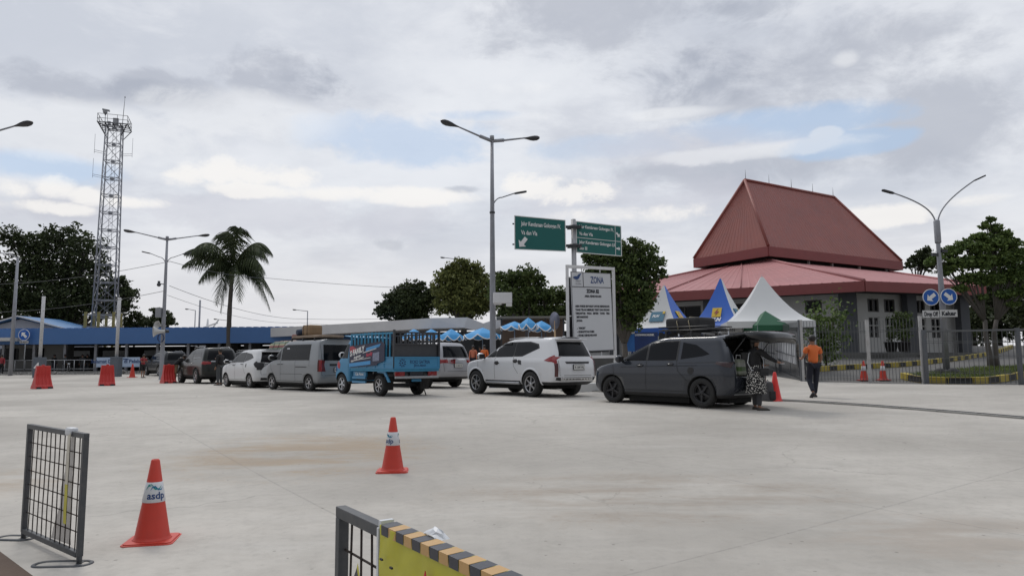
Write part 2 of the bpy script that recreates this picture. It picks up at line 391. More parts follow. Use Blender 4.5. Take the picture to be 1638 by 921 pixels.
def evaluated(o):
    dg = bpy.context.evaluated_depsgraph_get(); dg.update()
    return bpy.data.meshes.new_from_object(o.evaluated_get(dg))
def text_mesh(txt, size, align='CENTER', bold=0.0, extrude=0.0, sx=1.0, shear=0.0, spacing=1.0):
    c = bpy.data.curves.new('lettering', 'FONT'); c.body = txt; c.size = size; c.align_x = align; c.offset = bold; c.extrude = extrude
    c.shear = shear; c.space_character = spacing; c.resolution_u = 3
    o = bpy.data.objects.new('lettering', c); COL.objects.link(o)
    me = evaluated(o); bpy.data.objects.remove(o); bpy.data.curves.remove(c)
    for v in me.vertices: v.co.x *= sx
    return me
def lettering(txt, size, M, m, parent, name='lettering', fn=None, **k):
    """Text drawn in the plane of M (x right, y up), as its own mesh."""
    me = text_mesh(txt, size, **k); me.materials.clear(); me.materials.append(m)
    for v in me.vertices: v.co = (M @ v.co) if fn is None else fn(v.co)
    for p in me.polygons: p.material_index = 0
    me.name = name; o = bpy.data.objects.new(name, me); COL.objects.link(o)
    if parent is not None: o.parent = parent
    return o
def frameM(o, xdir, ydir):
    x = Vector(xdir).normalized(); y = Vector(ydir); y = (y - x * y.dot(x)).normalized(); z = x.cross(y)
    m = Matrix((x, y, z)).transposed().to_4x4(); m.translation = Vector(o); return m
def skinned(name, pts, edges, m, parent, sub=2, root=0):
    """Continuous surface grown over a skeleton: pts = [(x,y,z,r)] or [(x,y,z,rx,ry)]."""
    me = bpy.data.meshes.new(name); me.from_pydata([p[:3] for p in pts], edges, [])
    o = bpy.data.objects.new(name, me); COL.objects.link(o)
    md = o.modifiers.new('s', 'SKIN'); md.use_smooth_shade = True; md.branch_smoothing = 0.4
    for i, p in enumerate(pts):
        sv = me.skin_vertices[0].data[i]; sv.radius = (p[3], p[4] if len(p) > 4 else p[3]); sv.use_root = (i == root)
    m2 = o.modifiers.new('ss', 'SUBSURF'); m2.levels = sub; m2.render_levels = sub
    ev = evaluated(o); bpy.data.objects.remove(o)
    ev.materials.clear(); ev.materials.append(m)
    for p in ev.polygons: p.material_index = 0; p.use_smooth = True
    ev.name = name; o = bpy.data.objects.new(name, ev); COL.objects.link(o)
    if parent is not None: o.parent = parent
    return o
def sheet(name, poly, off, m, step=1.5, label=None):
    """Flush sheet laid on the land inside a ground-plan polygon."""
    pts = []; ne = len(poly); bd = []
    for i in range(ne):
        a = Vector(poly[i]); b = Vector(poly[(i + 1) % ne]); k = max(1, int((b - a).length / step))
        for j in range(k): bd.append(a.lerp(b, j / k))
    def inside(x, y):
        c = False; j = ne - 1
        for i in range(ne):
            xi, yi = poly[i]; xj, yj = poly[j]
            if (yi > y) != (yj > y) and x < (xj - xi) * (y - yi) / (yj - yi) + xi: c = not c
            j = i
        return c
    x0, x1 = min(p[0] for p in poly), max(p[0] for p in poly); y0, y1 = min(p[1] for p in poly), max(p[1] for p in poly)
    pts = list(bd); x = x0 + step / 2
    while x < x1:
        y = y0 + step / 2
        while y < y1:
            if inside(x, y): pts.append(Vector((x, y)))
            y += step
        x += step
    ed = [(i, (i + 1) % len(bd)) for i in range(len(bd))]
    v, e, f, *_ = delaunay_2d_cdt(pts, ed, [], 1, 1e-4)
    mb = MB(); mb.add([(p.x, p.y, gz(p.x, p.y) + off) for p in v], f, 0, True)
    return tag(mb.build(name, m), label, kind='structure')

# ---------------------------------------------------------------- common materials
M_steel = mat('galvanised_steel', (0.42, 0.43, 0.45), 0.45, 0.6, 0.12, 6, dirt=0.25)
M_pole = mat('pole_grey', (0.30, 0.31, 0.34), 0.5, 0.4, 0.12, 3, dirt=0.3)
M_darkmetal = mat('dark_metal', (0.06, 0.062, 0.068), 0.5, 0.3, 0.15, 8)
M_black = mat('black_plastic', (0.018, 0.018, 0.02), 0.5, 0, 0.2, 8)
M_glass = mat('tinted_glass', (0.006, 0.007, 0.009), 0.08, 0, 0.1, 2, spec=0.2)
M_rubber = mat('tyre_rubber', (0.022, 0.022, 0.022), 0.85, 0, 0.25, 15, bump=0.2)
M_alloy = mat('alloy_silver', (0.45, 0.45, 0.46), 0.3, 0.8, 0.08, 5)
M_chrome = mat('chrome', (0.6, 0.6, 0.61), 0.15, 1.0, 0.05, 5)
M_red = mat('tail_light_red', (0.24, 0.006, 0.008), 0.18, 0, 0.2, 20, coat=0.6)
M_plate = mat('number_plate_white', (0.62, 0.62, 0.6), 0.5, 0, 0.05)
M_white = mat('white_paint', (0.74, 0.74, 0.75), 0.5, 0, 0.05, 1.5, dirt=0.15)
M_ink = mat('black_ink', (0.02, 0.022, 0.03), 0.6, 0, 0.1)
M_whiteink = mat('white_ink', (0.78, 0.78, 0.78), 0.6, 0, 0.05)
M_skin = mat('brown_skin', (0.25, 0.13, 0.08), 0.55, 0, 0.08, 20)
M_hair = mat('black_hair', (0.012, 0.01, 0.009), 0.5, 0, 0.2, 60)
M_joint = mat('panel_gap', (0.012, 0.012, 0.013), 0.8, 0, 0.1)
# ================================================================ THE LAND
def build_ground():
    xs = sorted(set([-3000, -1500, -800, -400, -220, -150] + [-110 + 3 * i for i in range(34)] + [-8 + 1.0 * i for i in range(50)] + [46, 52, 60, 75, 90, 110, 150, 220, 400, 800, 1500, 3000]))
    ys = sorted(set([-600, -200, -80, -40, -20] + [-10 + 3.0 * i for i in range(9)] + [18 + 1.0 * i for i in range(52)] + [72, 76, 82, 90, 100, 120, 160, 240, 400, 800, 1500, 3000, 6000]))
    nx, ny = len(xs), len(ys); vs = [(x, y, gz(x, y)) for y in ys for x in xs]
    fs = [(j * nx + i, j * nx + i + 1, (j + 1) * nx + i + 1, (j + 1) * nx + i) for j in range(ny - 1) for i in range(nx - 1)]
    m = mat('worn_asphalt', (0.11, 0.108, 0.104), 0.9, 0, 0.3, 0.4, bump=0.3, bscale=12, dirt=0.5, dirtcol=(0.17, 0.155, 0.135))
    mb = MB(); mb.add(vs, fs, 0, True); tag(mb.build('ground', m, fix=False), 'grey worn ground beyond the concrete yard', kind='structure')
build_ground()
KA, KB = gnd(930, 626), gnd(1638, 671)          # the dark drain line
KD = (KB - KA); KD.z = 0; KD.normalize()
g1, g2, g3, g4, g5 = gnd(1638, 617.5), gnd(1478, 615.5), gnd(1290, 611.5), gnd(1225, 600), gnd(1000, 597)
yard_poly = [(-60, -12), (40, -12), (60, g1.y - 3), (g1.x + 1, g1.y), (g2.x, g2.y), (g3.x, g3.y), (g4.x, g4.y), (g5.x, g5.y), (-10, 58), (-30, 60), (-70, 61), (-90, 40)]
sheet('concrete_yard', yard_poly, 0.03, concrete_mat(), 1.2, 'pale stained concrete yard')
def build_drain():
    p0 = KA - KD * 24; mb = MB(); n = 60
    nrm = Vector((-KD.y, KD.x, 0))
    m2 = MB()
    for i in range(n):
        a = p0 + KD * (i * 0.8); b = p0 + KD * (i * 0.8 + 0.785)
        a.z = gz(a.x, a.y) + 0.04; b.z = gz(b.x, b.y) + 0.04
        mb.beam(a, b, 0.09, 0.05)
        m2.beam(a + nrm * 0.115, b + nrm * 0.115, 0.13, 0.042)
        m2.beam(a - nrm * 0.115, b - nrm * 0.115, 0.13, 0.035)
    o = mb.build('drain_strip', mat('drain_black', (0.02, 0.02, 0.02), 0.8, 0, 0.3, 20)); tag(o, 'black rubber strip along the yard edge behind the grey car', kind='structure')
    o = m2.build('kerb_strip', mat('kerb_concrete', (0.30, 0.295, 0.28), 0.9, 0, 0.2, 3, dirt=0.3)); tag(o, 'low concrete edging on both sides of the black strip', kind='structure')
build_drain()
# grass island beside the drive, with its painted kerb
M_grassm = mat('island_soil', (0.075, 0.085, 0.035), 0.95, 0, 0.4, 2.5, bump=0.6, bscale=25)
kerb_near = [gnd(1445, 606), gnd(1460, 610), gnd(1480, 613), gnd(1513, 614.5), gnd(1560, 614.5), gnd(1600, 611), gnd(1640, 604), gnd(1700, 596), gnd(1800, 585)]
kerb_far_px = [(1310, 33), (1350, 34), (1387, 34.6), (1440, 35.6), (1494, 38), (1547, 41.5), (1582, 45)]
kerb_far = [atg(px, Y) for px, Y in kerb_far_px]
def resample(pts, d):
    out = [pts[0].copy()]; acc = 0
    P = [p.copy() for p in pts]; i = 0; cur = P[0].copy()
    while i < len(P) - 1:
        seg = (P[i + 1] - cur); l = seg.length
        if l < d - acc: acc += l; cur = P[i + 1].copy(); i += 1
        else: cur = cur + seg.normalized() * (d - acc); acc = 0; out.append(cur.copy())
    return out
M_ky = mat('kerb_yellow', (0.42, 0.33, 0.05), 0.7, 0, 0.15, 5, dirt=0.4, dirtcol=(0.12, 0.10, 0.06))
M_kb = mat('kerb_black', (0.025, 0.025, 0.025), 0.75, 0, 0.2, 5, dirt=0.3, dirtcol=(0.1, 0.09, 0.07))
def kerb(pts, d, w, h, label):
    P = resample(pts, d); mb = MB()
    for i in range(len(P) - 1):
        a, b = P[i].copy(), P[i + 1].copy(); a.z = gz(a.x, a.y) + h / 2; b.z = gz(b.x, b.y) + h / 2
        dd = (b - a).normalized() * 0.012
        mb.beam(a + dd, b - dd, w, h, mi=i % 2)
    o = mb.build('painted_kerb', [M_ky, M_kb], bevel=0.015); tag(o, label, 'kerb', 'yellow and black painted kerbs')
kerb(kerb_near, 0.85, 0.22, 0.26, 'near yellow and black painted kerb round the grass island')
kerb(kerb_far, 0.62, 0.2, 0.24, 'far yellow and black painted kerb below the hall steps')
k2 = [atg(x, y) for x, y in ((1600, 49), (1618, 50), (1640, 50.5), (1700, 52))]
kerb([atg(1598, 48), atg(1612, 52), atg(1622, 56)], 0.7, 0.22, 0.25, 'short yellow and black kerb at the top of the drive')
isl = [(p.x, p.y + 0.15) for p in kerb_near] + [(30, 36), (24.5, 34.2), (20.5, 32.6), (17.5, 30.3)]
sheet('grass_bed', isl, 0.10, M_grassm, 0.8, 'soil bed of the grass island')
def grass(area, n, h, label, seedv):
    rnd = random.Random(seedv); mb = MB()
    xs = [p[0] for p in area]; ys = [p[1] for p in area]; k = 0
    def inside(x, y):
        c = False; j = len(area) - 1
        for i in range(len(area)):
            xi, yi = area[i]; xj, yj = area[j]
            if (yi > y) != (yj > y) and x < (xj - xi) * (y - yi) / (yj - yi) + xi: c = not c
            j = i
        return c
    while k < n:
        x = rnd.uniform(min(xs), max(xs)); y = rnd.uniform(min(ys), max(ys))
        if not inside(x, y) or (mnoise.noise(Vector((x * .7, y * .7, 0))) < -0.25 and rnd.random() < .8): 
            k += 0.3; continue
        k += 1; z = gz(x, y) + 0.10
        for q in range(3):
            a = rnd.uniform(0, 6.28); l = h * rnd.uniform(.5, 1.2); dx, dy = math.cos(a), math.sin(a); w = 0.02
            mb.add([(x - dy * w, y + dx * w, z), (x + dy * w, y - dx * w, z), (x + dx * l * .5, y + dy * l * .5, z + l)], [(0, 1, 2)])
    o = mb.build('grass', foliage_mat('grass_blades', (0.05, 0.075, 0.02), (0.13, 0.16, 0.05)), fix=False); tag(o, label, 'grass', kind='stuff')
grass(isl, 9000, 0.16, 'short patchy grass on the kerbed island', 3)
# ================================================================ THE HALL
M_roof = mat('red_sheet_roof', (0.265, 0.078, 0.062), 0.55, 0, 0.20, 0.5, dirt=0.5, dirtcol=(0.20, 0.085, 0.085))
M_roof2 = mat('faded_red_sheet_roof', (0.40, 0.165, 0.165), 0.6, 0, 0.16, 0.3, dirt=0.45, dirtcol=(0.28, 0.13, 0.13))
M_fascia = mat('red_fascia', (0.24, 0.062, 0.060), 0.6, 0, 0.12, 0.8, dirt=0.3, dirtcol=(0.17, 0.07, 0.07))
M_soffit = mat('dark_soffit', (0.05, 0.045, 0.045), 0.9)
M_hallwall = mat('hall_white_wall', (0.50, 0.50, 0.49), 0.8, 0, 0.06, 0.8, dirt=0.35, dirtcol=(0.35, 0.34, 0.32))
M_hallgrey = mat('hall_grey_column', (0.075, 0.08, 0.09), 0.7, 0, 0.12, 1)
M_frame = mat('window_frame_dark', (0.09, 0.085, 0.08), 0.5)
M_plinth = mat('plinth_stone', (0.12, 0.12, 0.115), 0.85, 0, 0.2, 2, bump=0.3)
def corr_roof(mb, a, b, c, d, period, depth, mi=0):
    """Ribbed sheet over quad a-b (eave) c-d (top): ribs run from eave to top."""
    a, b, c, d = map(Vector, (a, b, c, d)); n = max(2, int((b - a).length / period)); nrm = (b - a).cross(d - a).normalized()
    if nrm.z < 0: nrm = -nrm
    vs = []; fs = []
    for i in range(n + 1):
        for k, o in ((0, 0), (0.10, depth), (0.22, depth), (0.32, 0)):
            if i == n and k > 0: continue
            t = min(1, (i + k) / n); lo = a.lerp(b, t) + nrm * o; hi = d.lerp(c, t) + nrm * o; vs += [lo, hi]
    for i in range(len(vs) // 2 - 1): fs.append((2 * i, 2 * i + 2, 2 * i + 3, 2 * i + 1))
    mb.add(vs, fs, mi)
def hall():
    h = empty('ferry_hall', (22, 50, gz(22, 50)), 0, 'white walled hall under a tall red hipped roof with five lightning rods', 'building')
    off = -Vector(h.location)
    def B(mb, name, m, parent=h, **k):
        mb.v = [tuple(Vector(v) + (off if parent is h else Vector((0, 0, 0)))) for v in mb.v]; return mb.build(name, m, parent, **k)
    # upper roof
    U = Vector((20.2, 56, 0)); ax = Vector((.855, .518, 0)).normalized(); pr = Vector((-ax.y, ax.x, 0))
    UL = U + pr * 8.0; UR = U + ax * 18.3; UB = UR + pr * 8.0
    zt, zb = 8.55 + CAMZ + .42, 8.55 + CAMZ - .35
    def L(p, z): return Vector((p.x, p.y, z))
    mid = U + pr * 4.0; r1 = mid + ax * 2.3; r2 = mid + ax * 14.6; R1 = L(r1, 15.45 + CAMZ); R2 = L(r2, 15.35 + CAMZ)
    mb = MB()
    corr_roof(mb, L(U, zt), L(UR, zt), R2, R1, 0.42, 0.014); corr_roof(mb, L(UL, zt), L(U, zt), R1, R1 + Vector((0, 0, .001)), 0.42, 0.014)
    corr_roof(mb, L(UB, zt), L(UL, zt), R1, R2, 0.42, 0.014); corr_roof(mb, L(UR, zt), L(UB, zt), R2, R2 + Vector((0, 0, .001)), 0.42, 0.014)
    for a, b in ((L(U, zt), R1), (L(UL, zt), R1), (L(UR, zt), R2), (L(UB, zt), R2), (R1, R2)): mb.tube([a + Vector((0, 0, .05)), b + Vector((0, 0, .05))], 0.13, 6)
    up = B(mb, 'upper_roof', M_roof)
    mb = MB()
    for a, b in ((U, UR), (UR, UB), (UB, UL), (UL, U)): mb.beam(L(a, (zt + zb) / 2), L(b, (zt + zb) / 2), 0.14, zt - zb)
    B(mb, 'upper_fascia', M_fascia)
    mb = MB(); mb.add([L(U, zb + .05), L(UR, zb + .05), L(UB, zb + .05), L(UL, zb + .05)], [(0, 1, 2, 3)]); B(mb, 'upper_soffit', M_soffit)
    for i in range(5):
        p = R1.lerp(R2, i / 4 * .98 + .01); mb = MB(); mb.tube([p, p + Vector((0, 0, .45)), p + Vector((0, 0, .95))], [0.03, 0.02, 0.008], 5); B(mb, 'lightning_rod', M_darkmetal)
    # lower roof : outer eave polygon and inner ring under the upper roof
    zl, zlb = 4.07 + CAMZ + .62, 4.07 + CAMZ
    N1 = Vector((21, 42.6, 0)); P0 = Vector((4.6, 52.0, 0)); N2 = Vector((30.4, 46.0, 0))
    N3 = N2 + Vector((8, 20, 0)); N4 = Vector((16, 76, 0))
    ins = 1.0; zi = 8.35 + CAMZ - .25
    cU, cL, cR, cB = U + ax * ins + pr * ins, UL + ax * ins - pr * ins, UR - ax * ins + pr * ins, UB - ax * ins - pr * ins
    mb = MB(); E = [(N1, N2, cR, cU), (P0, N1, cU, cL), (N2, N3, cB, cR), (N3, N4, cL, cB), (N4, P0, cL, cL)]
    for a, b, c, d in E: corr_roof(mb, L(a, zl), L(b, zl), L(c, zi), L(d, zi + .001), 0.6, 0.022)
    for a, b in ((N1, cU), (N2, cR), (P0, cL), (N3, cB)): mb.tube([L(a, zl + .05), L(b, zi + .05)], 0.10, 6)
    for t in (0.35, 0.62):     # raised sheet laps
        a = L(P0.lerp(N1, t), zl + .07); b = L(cL.lerp(cU, .2 + t * .6), zi + .07); mb.tube([a, b], 0.05, 5)
    B(mb, 'lower_roof', M_roof2)
    mb = MB()
    for a, b, *_ in E: mb.beam(L(a, (zl + zlb) / 2), L(b, (zl + zlb) / 2), 0.16, zl - zlb)
    B(mb, 'lower_fascia', M_fascia)
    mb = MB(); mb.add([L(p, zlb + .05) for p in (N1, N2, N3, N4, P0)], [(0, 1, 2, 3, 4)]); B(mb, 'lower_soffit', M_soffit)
    # dark clerestory band with white brackets between the roofs
    mb = MB()
    for a, b in ((cU, cR), (cL, cU), (cR, cB), (cB, cL)): mb.beam(L(a, zi + .2), L(b, zi + .2), 0.1, 1.2)
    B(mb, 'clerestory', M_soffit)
    for t in (0.30, 0.47, 0.68, 0.9):
        p = U.lerp(UR, t) + pr * .45; mb = MB(); mb.box(L(p, zb - .12), (0.16, .16, .55), math.atan2(ax.y, ax.x)); B(mb, 'bracket', M_hallwall)
    # walls, set back 1.6 m from the eaves, on a plinth
    zf = CAMZ + .45
    dl = (P0 - N1).normalized(); dr = (N2 - N1).normalized(); inn = Vector((.12, 1, 0)).normalized()
    W1 = N1 + inn * 1.7; W0 = P0 + Vector((.8, 1.9, 0)); W2 = N2 + Vector((-.9, 1.7, 0)); W3 = N3 + Vector((-2, -1.2, 0)); W4 = N4 + Vector((0, -2.5, 0))
    poly = [W1, W2, W3, W4, W0]
    def wall(a, b, holes, name='wall'):
        """Wall plane a-b with rectangular openings (s0,s1,z0,z1)."""
        d = (b - a); l = d.length; d.normalize(); n = Vector((d.y, -d.x, 0))
        ss = sorted(set([0, l] + [h[0] for h in holes] + [h[1] for h in holes])); zs = sorted(set([zf - .1, zlb + .3] + [h[2] for h in holes] + [h[3] for h in holes]))
        mb = MB()
        for i in range(len(ss) - 1):
            for j in range(len(zs) - 1):
                s, z = (ss[i] + ss[i + 1]) / 2, (zs[j] + zs[j + 1]) / 2
                if any(h[0] < s < h[1] and h[2] < z < h[3] for h in holes): continue
                c = a + d * s; mb.box((c.x, c.y, z), (ss[i + 1] - ss[i], .2, zs[j + 1] - zs[j]), math.atan2(d.y, d.x))
        B(mb, name, M_hallwall)
        for s0, s1, z0, z1 in holes:
            ang = math.atan2(d.y, d.x); c = a + d * (s0 + s1) / 2 + n * .02; fr = MB()
            for z in (z0 + .03, z1 - .03): fr.box((c.x, c.y, z), (s1 - s0, .1, .07), ang)
            k = 2 if s1 - s0 > .8 else 1
            for i in range(k + 1):
                q = a + d * lerp(s0 + .035, s1 - .035, i / k) + n * .02; fr.box((q.x, q.y, (z0 + z1) / 2), (.07, .1, z1 - z0), ang)
            if z1 - z0 > 1.3: fr.box((c.x, c.y, z1 - .55), (s1 - s0, .09, .06), ang)
            w = B(fr, 'window', M_frame if z1 - z0 < 1.3 else M_hallwall)
            g = MB(); q = c - n * .06; g.box((q.x, q.y, (z0 + z1) / 2), (s1 - s0 - .02, .02, z1 - z0 - .02), ang); g.v = [tuple(Vector(v) + off) for v in g.v]; g.build('pane', M_glass, w)
    H = zlb - zf
    up0, up1 = zf + H * .70, zf + H * .93
    lo0, lo1 = zf + H * .30, zf + H * .58
    holesR = []
    lr = (W2 - W1).length; ll = (W0 - W1).length
    for s in (0.9, 2.3, 5.0, 6.4): 
        if s + 1 < lr: holesR += [(s, s + .95, up0, up1), (s, s + .95, zf + .9, zf + H * .62)]
    wall(W1, W2, holesR)
    holesL = []
    for s0, s1, big in ((1.9, 2.9, 0), (4.8, 5.4, 0), (6.2, 8.4, 1), (9.6, 11.9, 1), (12.8, 15.2, 1), (16.6, 19.4, 1)):
        holesL.append((ll - s1, ll - s0, up0, up1)); holesL.append((ll - s1, ll - s0, lo0 + .2, lo1 + .25))
    wall(W0, W1, sorted(holesL))
    mb = MB()
    for a, b in ((W2, W3), (W3, W4), (W4, W0)): c = (a + b) / 2; mb.box((c.x, c.y, (zf + zlb) / 2), ((b - a).length, .2, H + .2), math.atan2(b.y - a.y, b.x - a.x))
    B(mb, 'rear_wall', M_hallwall)
    for p, w in ((W1 + dl * .4, 1.0), (W1 + dr * 4.05, .8), (W1 + dl * 9.0, .55), (W1 + dr * 8.6, .8), (W1 + dl * 15.8, .6)):
        d = dl if (p - W1).dot(dl) > (p - W1).dot(dr) else dr
        n = Vector((-d.y, d.x, 0)); n = n if n.y < 0 else -n
        q = p + n * .32; mb = MB(); mb.box((q.x, q.y, (zf + zlb) / 2 - .1), (w, .45, H + .4), math.atan2(d.y, d.x)); B(mb, 'column', M_hallgrey, bevel=.03)
    mb = MB(); pl = [N1 + inn * .4, N2 + Vector((-.3, .5, 0)), N3, N4, P0 + Vector((.3, .8, 0))]
    mb.prism([(p.x, p.y) for p in pl], Matrix.Translation((0, 0, .2)), zf - .2); B(mb, 'plinth', M_plinth)
    mb = MB()
    s0 = N1 + dr * 5.2
    for i in range(5):
        c = s0 + Vector((.35, -1, 0)).normalized() * (.18 + .36 * i); mb.box((c.x, c.y, zf - .14 * (i + 1) - .3), (2.6, .42, .6), math.atan2(dr.y, dr.x))
    B(mb, 'steps', M_plinth)
    # white notice boards on the wall
    for s, z0, z1, w in ((.55, zf + .1, zf + 2.45, .0), (2.9, zf + .1, zf + .9, .9), (4.9, zf + .1, zf + .9, 1.2)):
        if w:
            c = W1 + dr * s; n = Vector((dr.y, -dr.x, 0)); c = c + n * .15; mb = MB(); mb.box((c.x, c.y, (z0 + z1) / 2), (w, .05, z1 - z0), math.atan2(dr.y, dr.x)); B(mb, 'notice_board', M_white)
    return W1, W2, dl, dr, zf
HALL = hall()
# pot plants and bush before the hall
def leafy(name, base, h, r, n, lsz, fm, label, cat='plant', group=None, seedv=1, pot=None, stems=5):
    rnd = random.Random(seedv); e = empty(name, base, rnd.uniform(0, 6), label, cat, group); z0 = 0
    if pot:
        mb = MB(); mb.lathe([(pot * .68, 0), (pot, pot * 1.5), (pot * 1.08, pot * 1.5), (pot * 1.08, pot * 1.65), (pot * .9, pot * 1.65), (pot * .85, pot * 1.4)], 14); mb.build('pot', mat('black_pot', (0.03, 0.028, 0.028), 0.6), e); z0 = pot * 1.5
    mb = MB(); tips = []
    for i in range(stems):
        a = rnd.uniform(0, 6.28); q = rnd.uniform(.2, .7) * r; top = Vector((math.cos(a) * q, math.sin(a) * q, z0 + h * rnd.uniform(.6, .95)))
        mb.tube([(0, 0, z0), (top.x * .3, top.y * .3, z0 + (top.z - z0) * .5), top], [.03, .02, .008], 5); tips.append(top)
    mb.build('stem', mat('bark_brown', (0.10, 0.075, 0.05), 0.9), e)
    mb = MB()
    for i in range(n):
        t = rnd.choice(tips); f = rnd.uniform(.25, 1.05); c = Vector((t.x * f, t.y * f, z0 + (t.z - z0) * f)) + Vector([rnd.gauss(0, r * .3) for _ in range(3)])
        leafquad(mb, c, lsz * rnd.uniform(.6, 1.3), rnd)
    mb.build('foliage', fm, e, fix=False); return e
def leafquad(mb, c, s, rnd, up=0.35):
    n = Vector((rnd.gauss(0, 1), rnd.gauss(0, 1), rnd.gauss(up, 1))).normalized(); a = n.orthogonal().normalized(); a = Matrix.Rotation(rnd.uniform(0, 6.28), 3, n) @ a; b = n.cross(a)
    mb.add([c - a * s * .5, c + b * s * .32 + n * s * .06, c + a * s * .55, c - b * s * .32 + n * s * .06], [(0, 1, 2, 3)])
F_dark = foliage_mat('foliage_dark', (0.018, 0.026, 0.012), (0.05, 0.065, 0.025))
F_mid = foliage_mat('foliage_mid', (0.024, 0.042, 0.015), (0.085, 0.115, 0.035))
F_olive = foliage_mat('foliage_olive', (0.045, 0.06, 0.02), (0.15, 0.16, 0.05))
F_fresh = foliage_mat('foliage_fresh', (0.034, 0.06, 0.02), (0.115, 0.16, 0.045))
W1, W2, dl, dr, zf = HALL
p = at(1445, 545, 41.5); leafy('potted_shrub', (p.x, p.y, zf + .002), 1.9, .65, 900, .16, F_mid, 'tall potted shrub standing on the hall terrace right of the grey column', 'plant', seedv=5, pot=.36)
p = at(1425, 545, 43); leafy('potted_shrub', (p.x, p.y, zf + .002), .9, .3, 200, .14, F_mid, 'small black pot plant at the foot of the grey hall column', 'plant', seedv=15, pot=.38)
p = atg(1322, 36); leafy('shrub', p, 3.2, 1.25, 1500, .20, F_fresh, 'tiered young tree between the fence and the hall wall', 'shrub', seedv=6, stems=9)
# ================================================================ TREES
def crown_tree(name, base, blobs, n, lsz, fm, label, group=None, trunk_r=.25, seedv=1, trunks=1, shell=.55, cat='tree', trunk_top=None):
    """blobs: (dx, dy, z, r[, flat]) relative to base; leaves thicken towards each clump's skin, limbs reach into each clump."""
    rnd = random.Random(seedv); e = empty(name, base, 0, label, cat, group)
    bm = mat('bark_grey', (0.10, 0.09, 0.08), 0.95, 0, 0.3, 4, bump=0.5, bscale=20)
    minz = min(b[2] - b[3] for b in blobs); tz = trunk_top if trunk_top is not None else max(1.2, minz * .8); mb = MB()
    cx = sum(b[0] for b in blobs) / len(blobs)
    stems = []
    for k in range(trunks):
        ox = (k - (trunks - 1) / 2) * trunk_r * 2.2
        fork = Vector((ox * 2 + cx * .1, 0, tz)); mb.tube([(ox, 0, -.2), (ox * 1.1, .02, tz * .3), (ox * 1.4 + rnd.uniform(-.1, .1), 0, tz * .7), fork], [trunk_r * 1.35, trunk_r, trunk_r * .85, trunk_r * .75], 9); stems.append(fork)
    for b in blobs:
        f = min(stems, key=lambda s: (s - Vector(b[:3])).length); c = Vector(b[:3]); m = f.lerp(c, .5) + Vector((0, 0, .15 * (c - f).length * .3))
        mb.tube([f - Vector((0, 0, .1)), m, c], [trunk_r * .5, trunk_r * .28, trunk_r * .1], 6)
        for q in range(5):
            d = Vector((rnd.gauss(0, 1), rnd.gauss(0, 1), rnd.gauss(.2, .8))).normalized() * b[3] * .85
            if len(b) > 4: d.z *= b[4]
            s = f.lerp(c, rnd.uniform(.55, .95)); mb.tube([s, s.lerp(c + d, .5) + Vector((0, 0, .1)), c + d], [trunk_r * .16, trunk_r * .1, trunk_r * .03], 4)
    mb.build('trunk', bm, e)
    mb = MB(); tot = sum(b[3] ** 2 for b in blobs)
    for b in blobs:
        c = Vector(b[:3]); r = b[3]; fl = b[4] if len(b) > 4 else .8; k = int(n * r * r / tot)
        # leaf sprays: small clusters round the clump
        ns = max(8, int(k / 14))
        for s in range(ns):
            d = Vector((rnd.gauss(0, 1), rnd.gauss(0, 1), rnd.gauss(0.1, 1))).normalized(); rad = r * (shell + (1.22 - shell) * rnd.random() ** .75) * (1 + .6 * mnoise.noise(c + d * 2.1))
            sc = c + Vector((d.x * rad, d.y * rad, d.z * rad * fl)); sr = r * rnd.uniform(.10, .26)
            for q in range(14):
                leafquad(mb, sc + Vector((rnd.gauss(0, sr), rnd.gauss(0, sr), rnd.gauss(0, sr * .55))), lsz * rnd.uniform(.6, 1.35), rnd)
    mb.build('crown', fm, e, fix=False); return e
def px_tree(name, bx, Y, pxblobs, n, lsz, fm, label, **k):
    """Clumps measured as (px, py, radius_px, depth offset)."""
    base = atg(bx, Y); bl = []; rnd = random.Random(k.get('seedv', 1))
    for b in pxblobs:
        dy = b[3] if len(b) > 3 else rnd.uniform(-1, 1) * b[2] * Y / F * .5
        p = at(b[0], b[1], Y + dy); bl.append((p.x - base.x, p.y - base.y, p.z - base.z, b[2] * Y / F) + ((b[4],) if len(b) > 4 else ()))
    return crown_tree(name, base, bl, n, lsz, fm, label, **k)
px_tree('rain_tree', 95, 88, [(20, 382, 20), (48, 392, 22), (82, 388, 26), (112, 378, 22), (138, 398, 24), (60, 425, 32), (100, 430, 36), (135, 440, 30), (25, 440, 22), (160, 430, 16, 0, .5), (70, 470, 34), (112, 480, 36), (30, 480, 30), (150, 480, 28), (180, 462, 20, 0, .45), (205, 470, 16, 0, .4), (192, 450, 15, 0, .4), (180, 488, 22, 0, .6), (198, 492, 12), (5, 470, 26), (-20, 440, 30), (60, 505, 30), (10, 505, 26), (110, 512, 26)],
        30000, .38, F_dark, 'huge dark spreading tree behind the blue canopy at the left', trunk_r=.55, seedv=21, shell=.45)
px_tree('broadleaf_tree', 212, 90, [(205, 515, 9), (216, 508, 10), (224, 518, 9), (212, 524, 10)], 1800, .34, F_dark, 'small dark tree above the blue canopy just right of the lattice tower', trunk_r=.15, seedv=22)
px_tree('broadleaf_tree', 252, 88, [(252, 498, 9), (262, 504, 10), (242, 512, 11), (256, 518, 14), (270, 515, 9), (236, 522, 9)], 2600, .34, F_dark, 'small dark tree behind the lamp post with loudspeakers', trunk_r=.15, seedv=23)
px_tree('broadleaf_tree', 660, 66, [(650, 468, 17), (668, 465, 15), (635, 480, 16), (620, 492, 15), (655, 490, 22), (680, 485, 18), (690, 470, 12), (612, 502, 9), (640, 505, 14), (672, 506, 15)], 14000, .25, F_dark, 'low dark tree at the left end of the group behind the white canopy', trunk_r=.3, seedv=24, group='trees behind the white canopy', shell=.4)
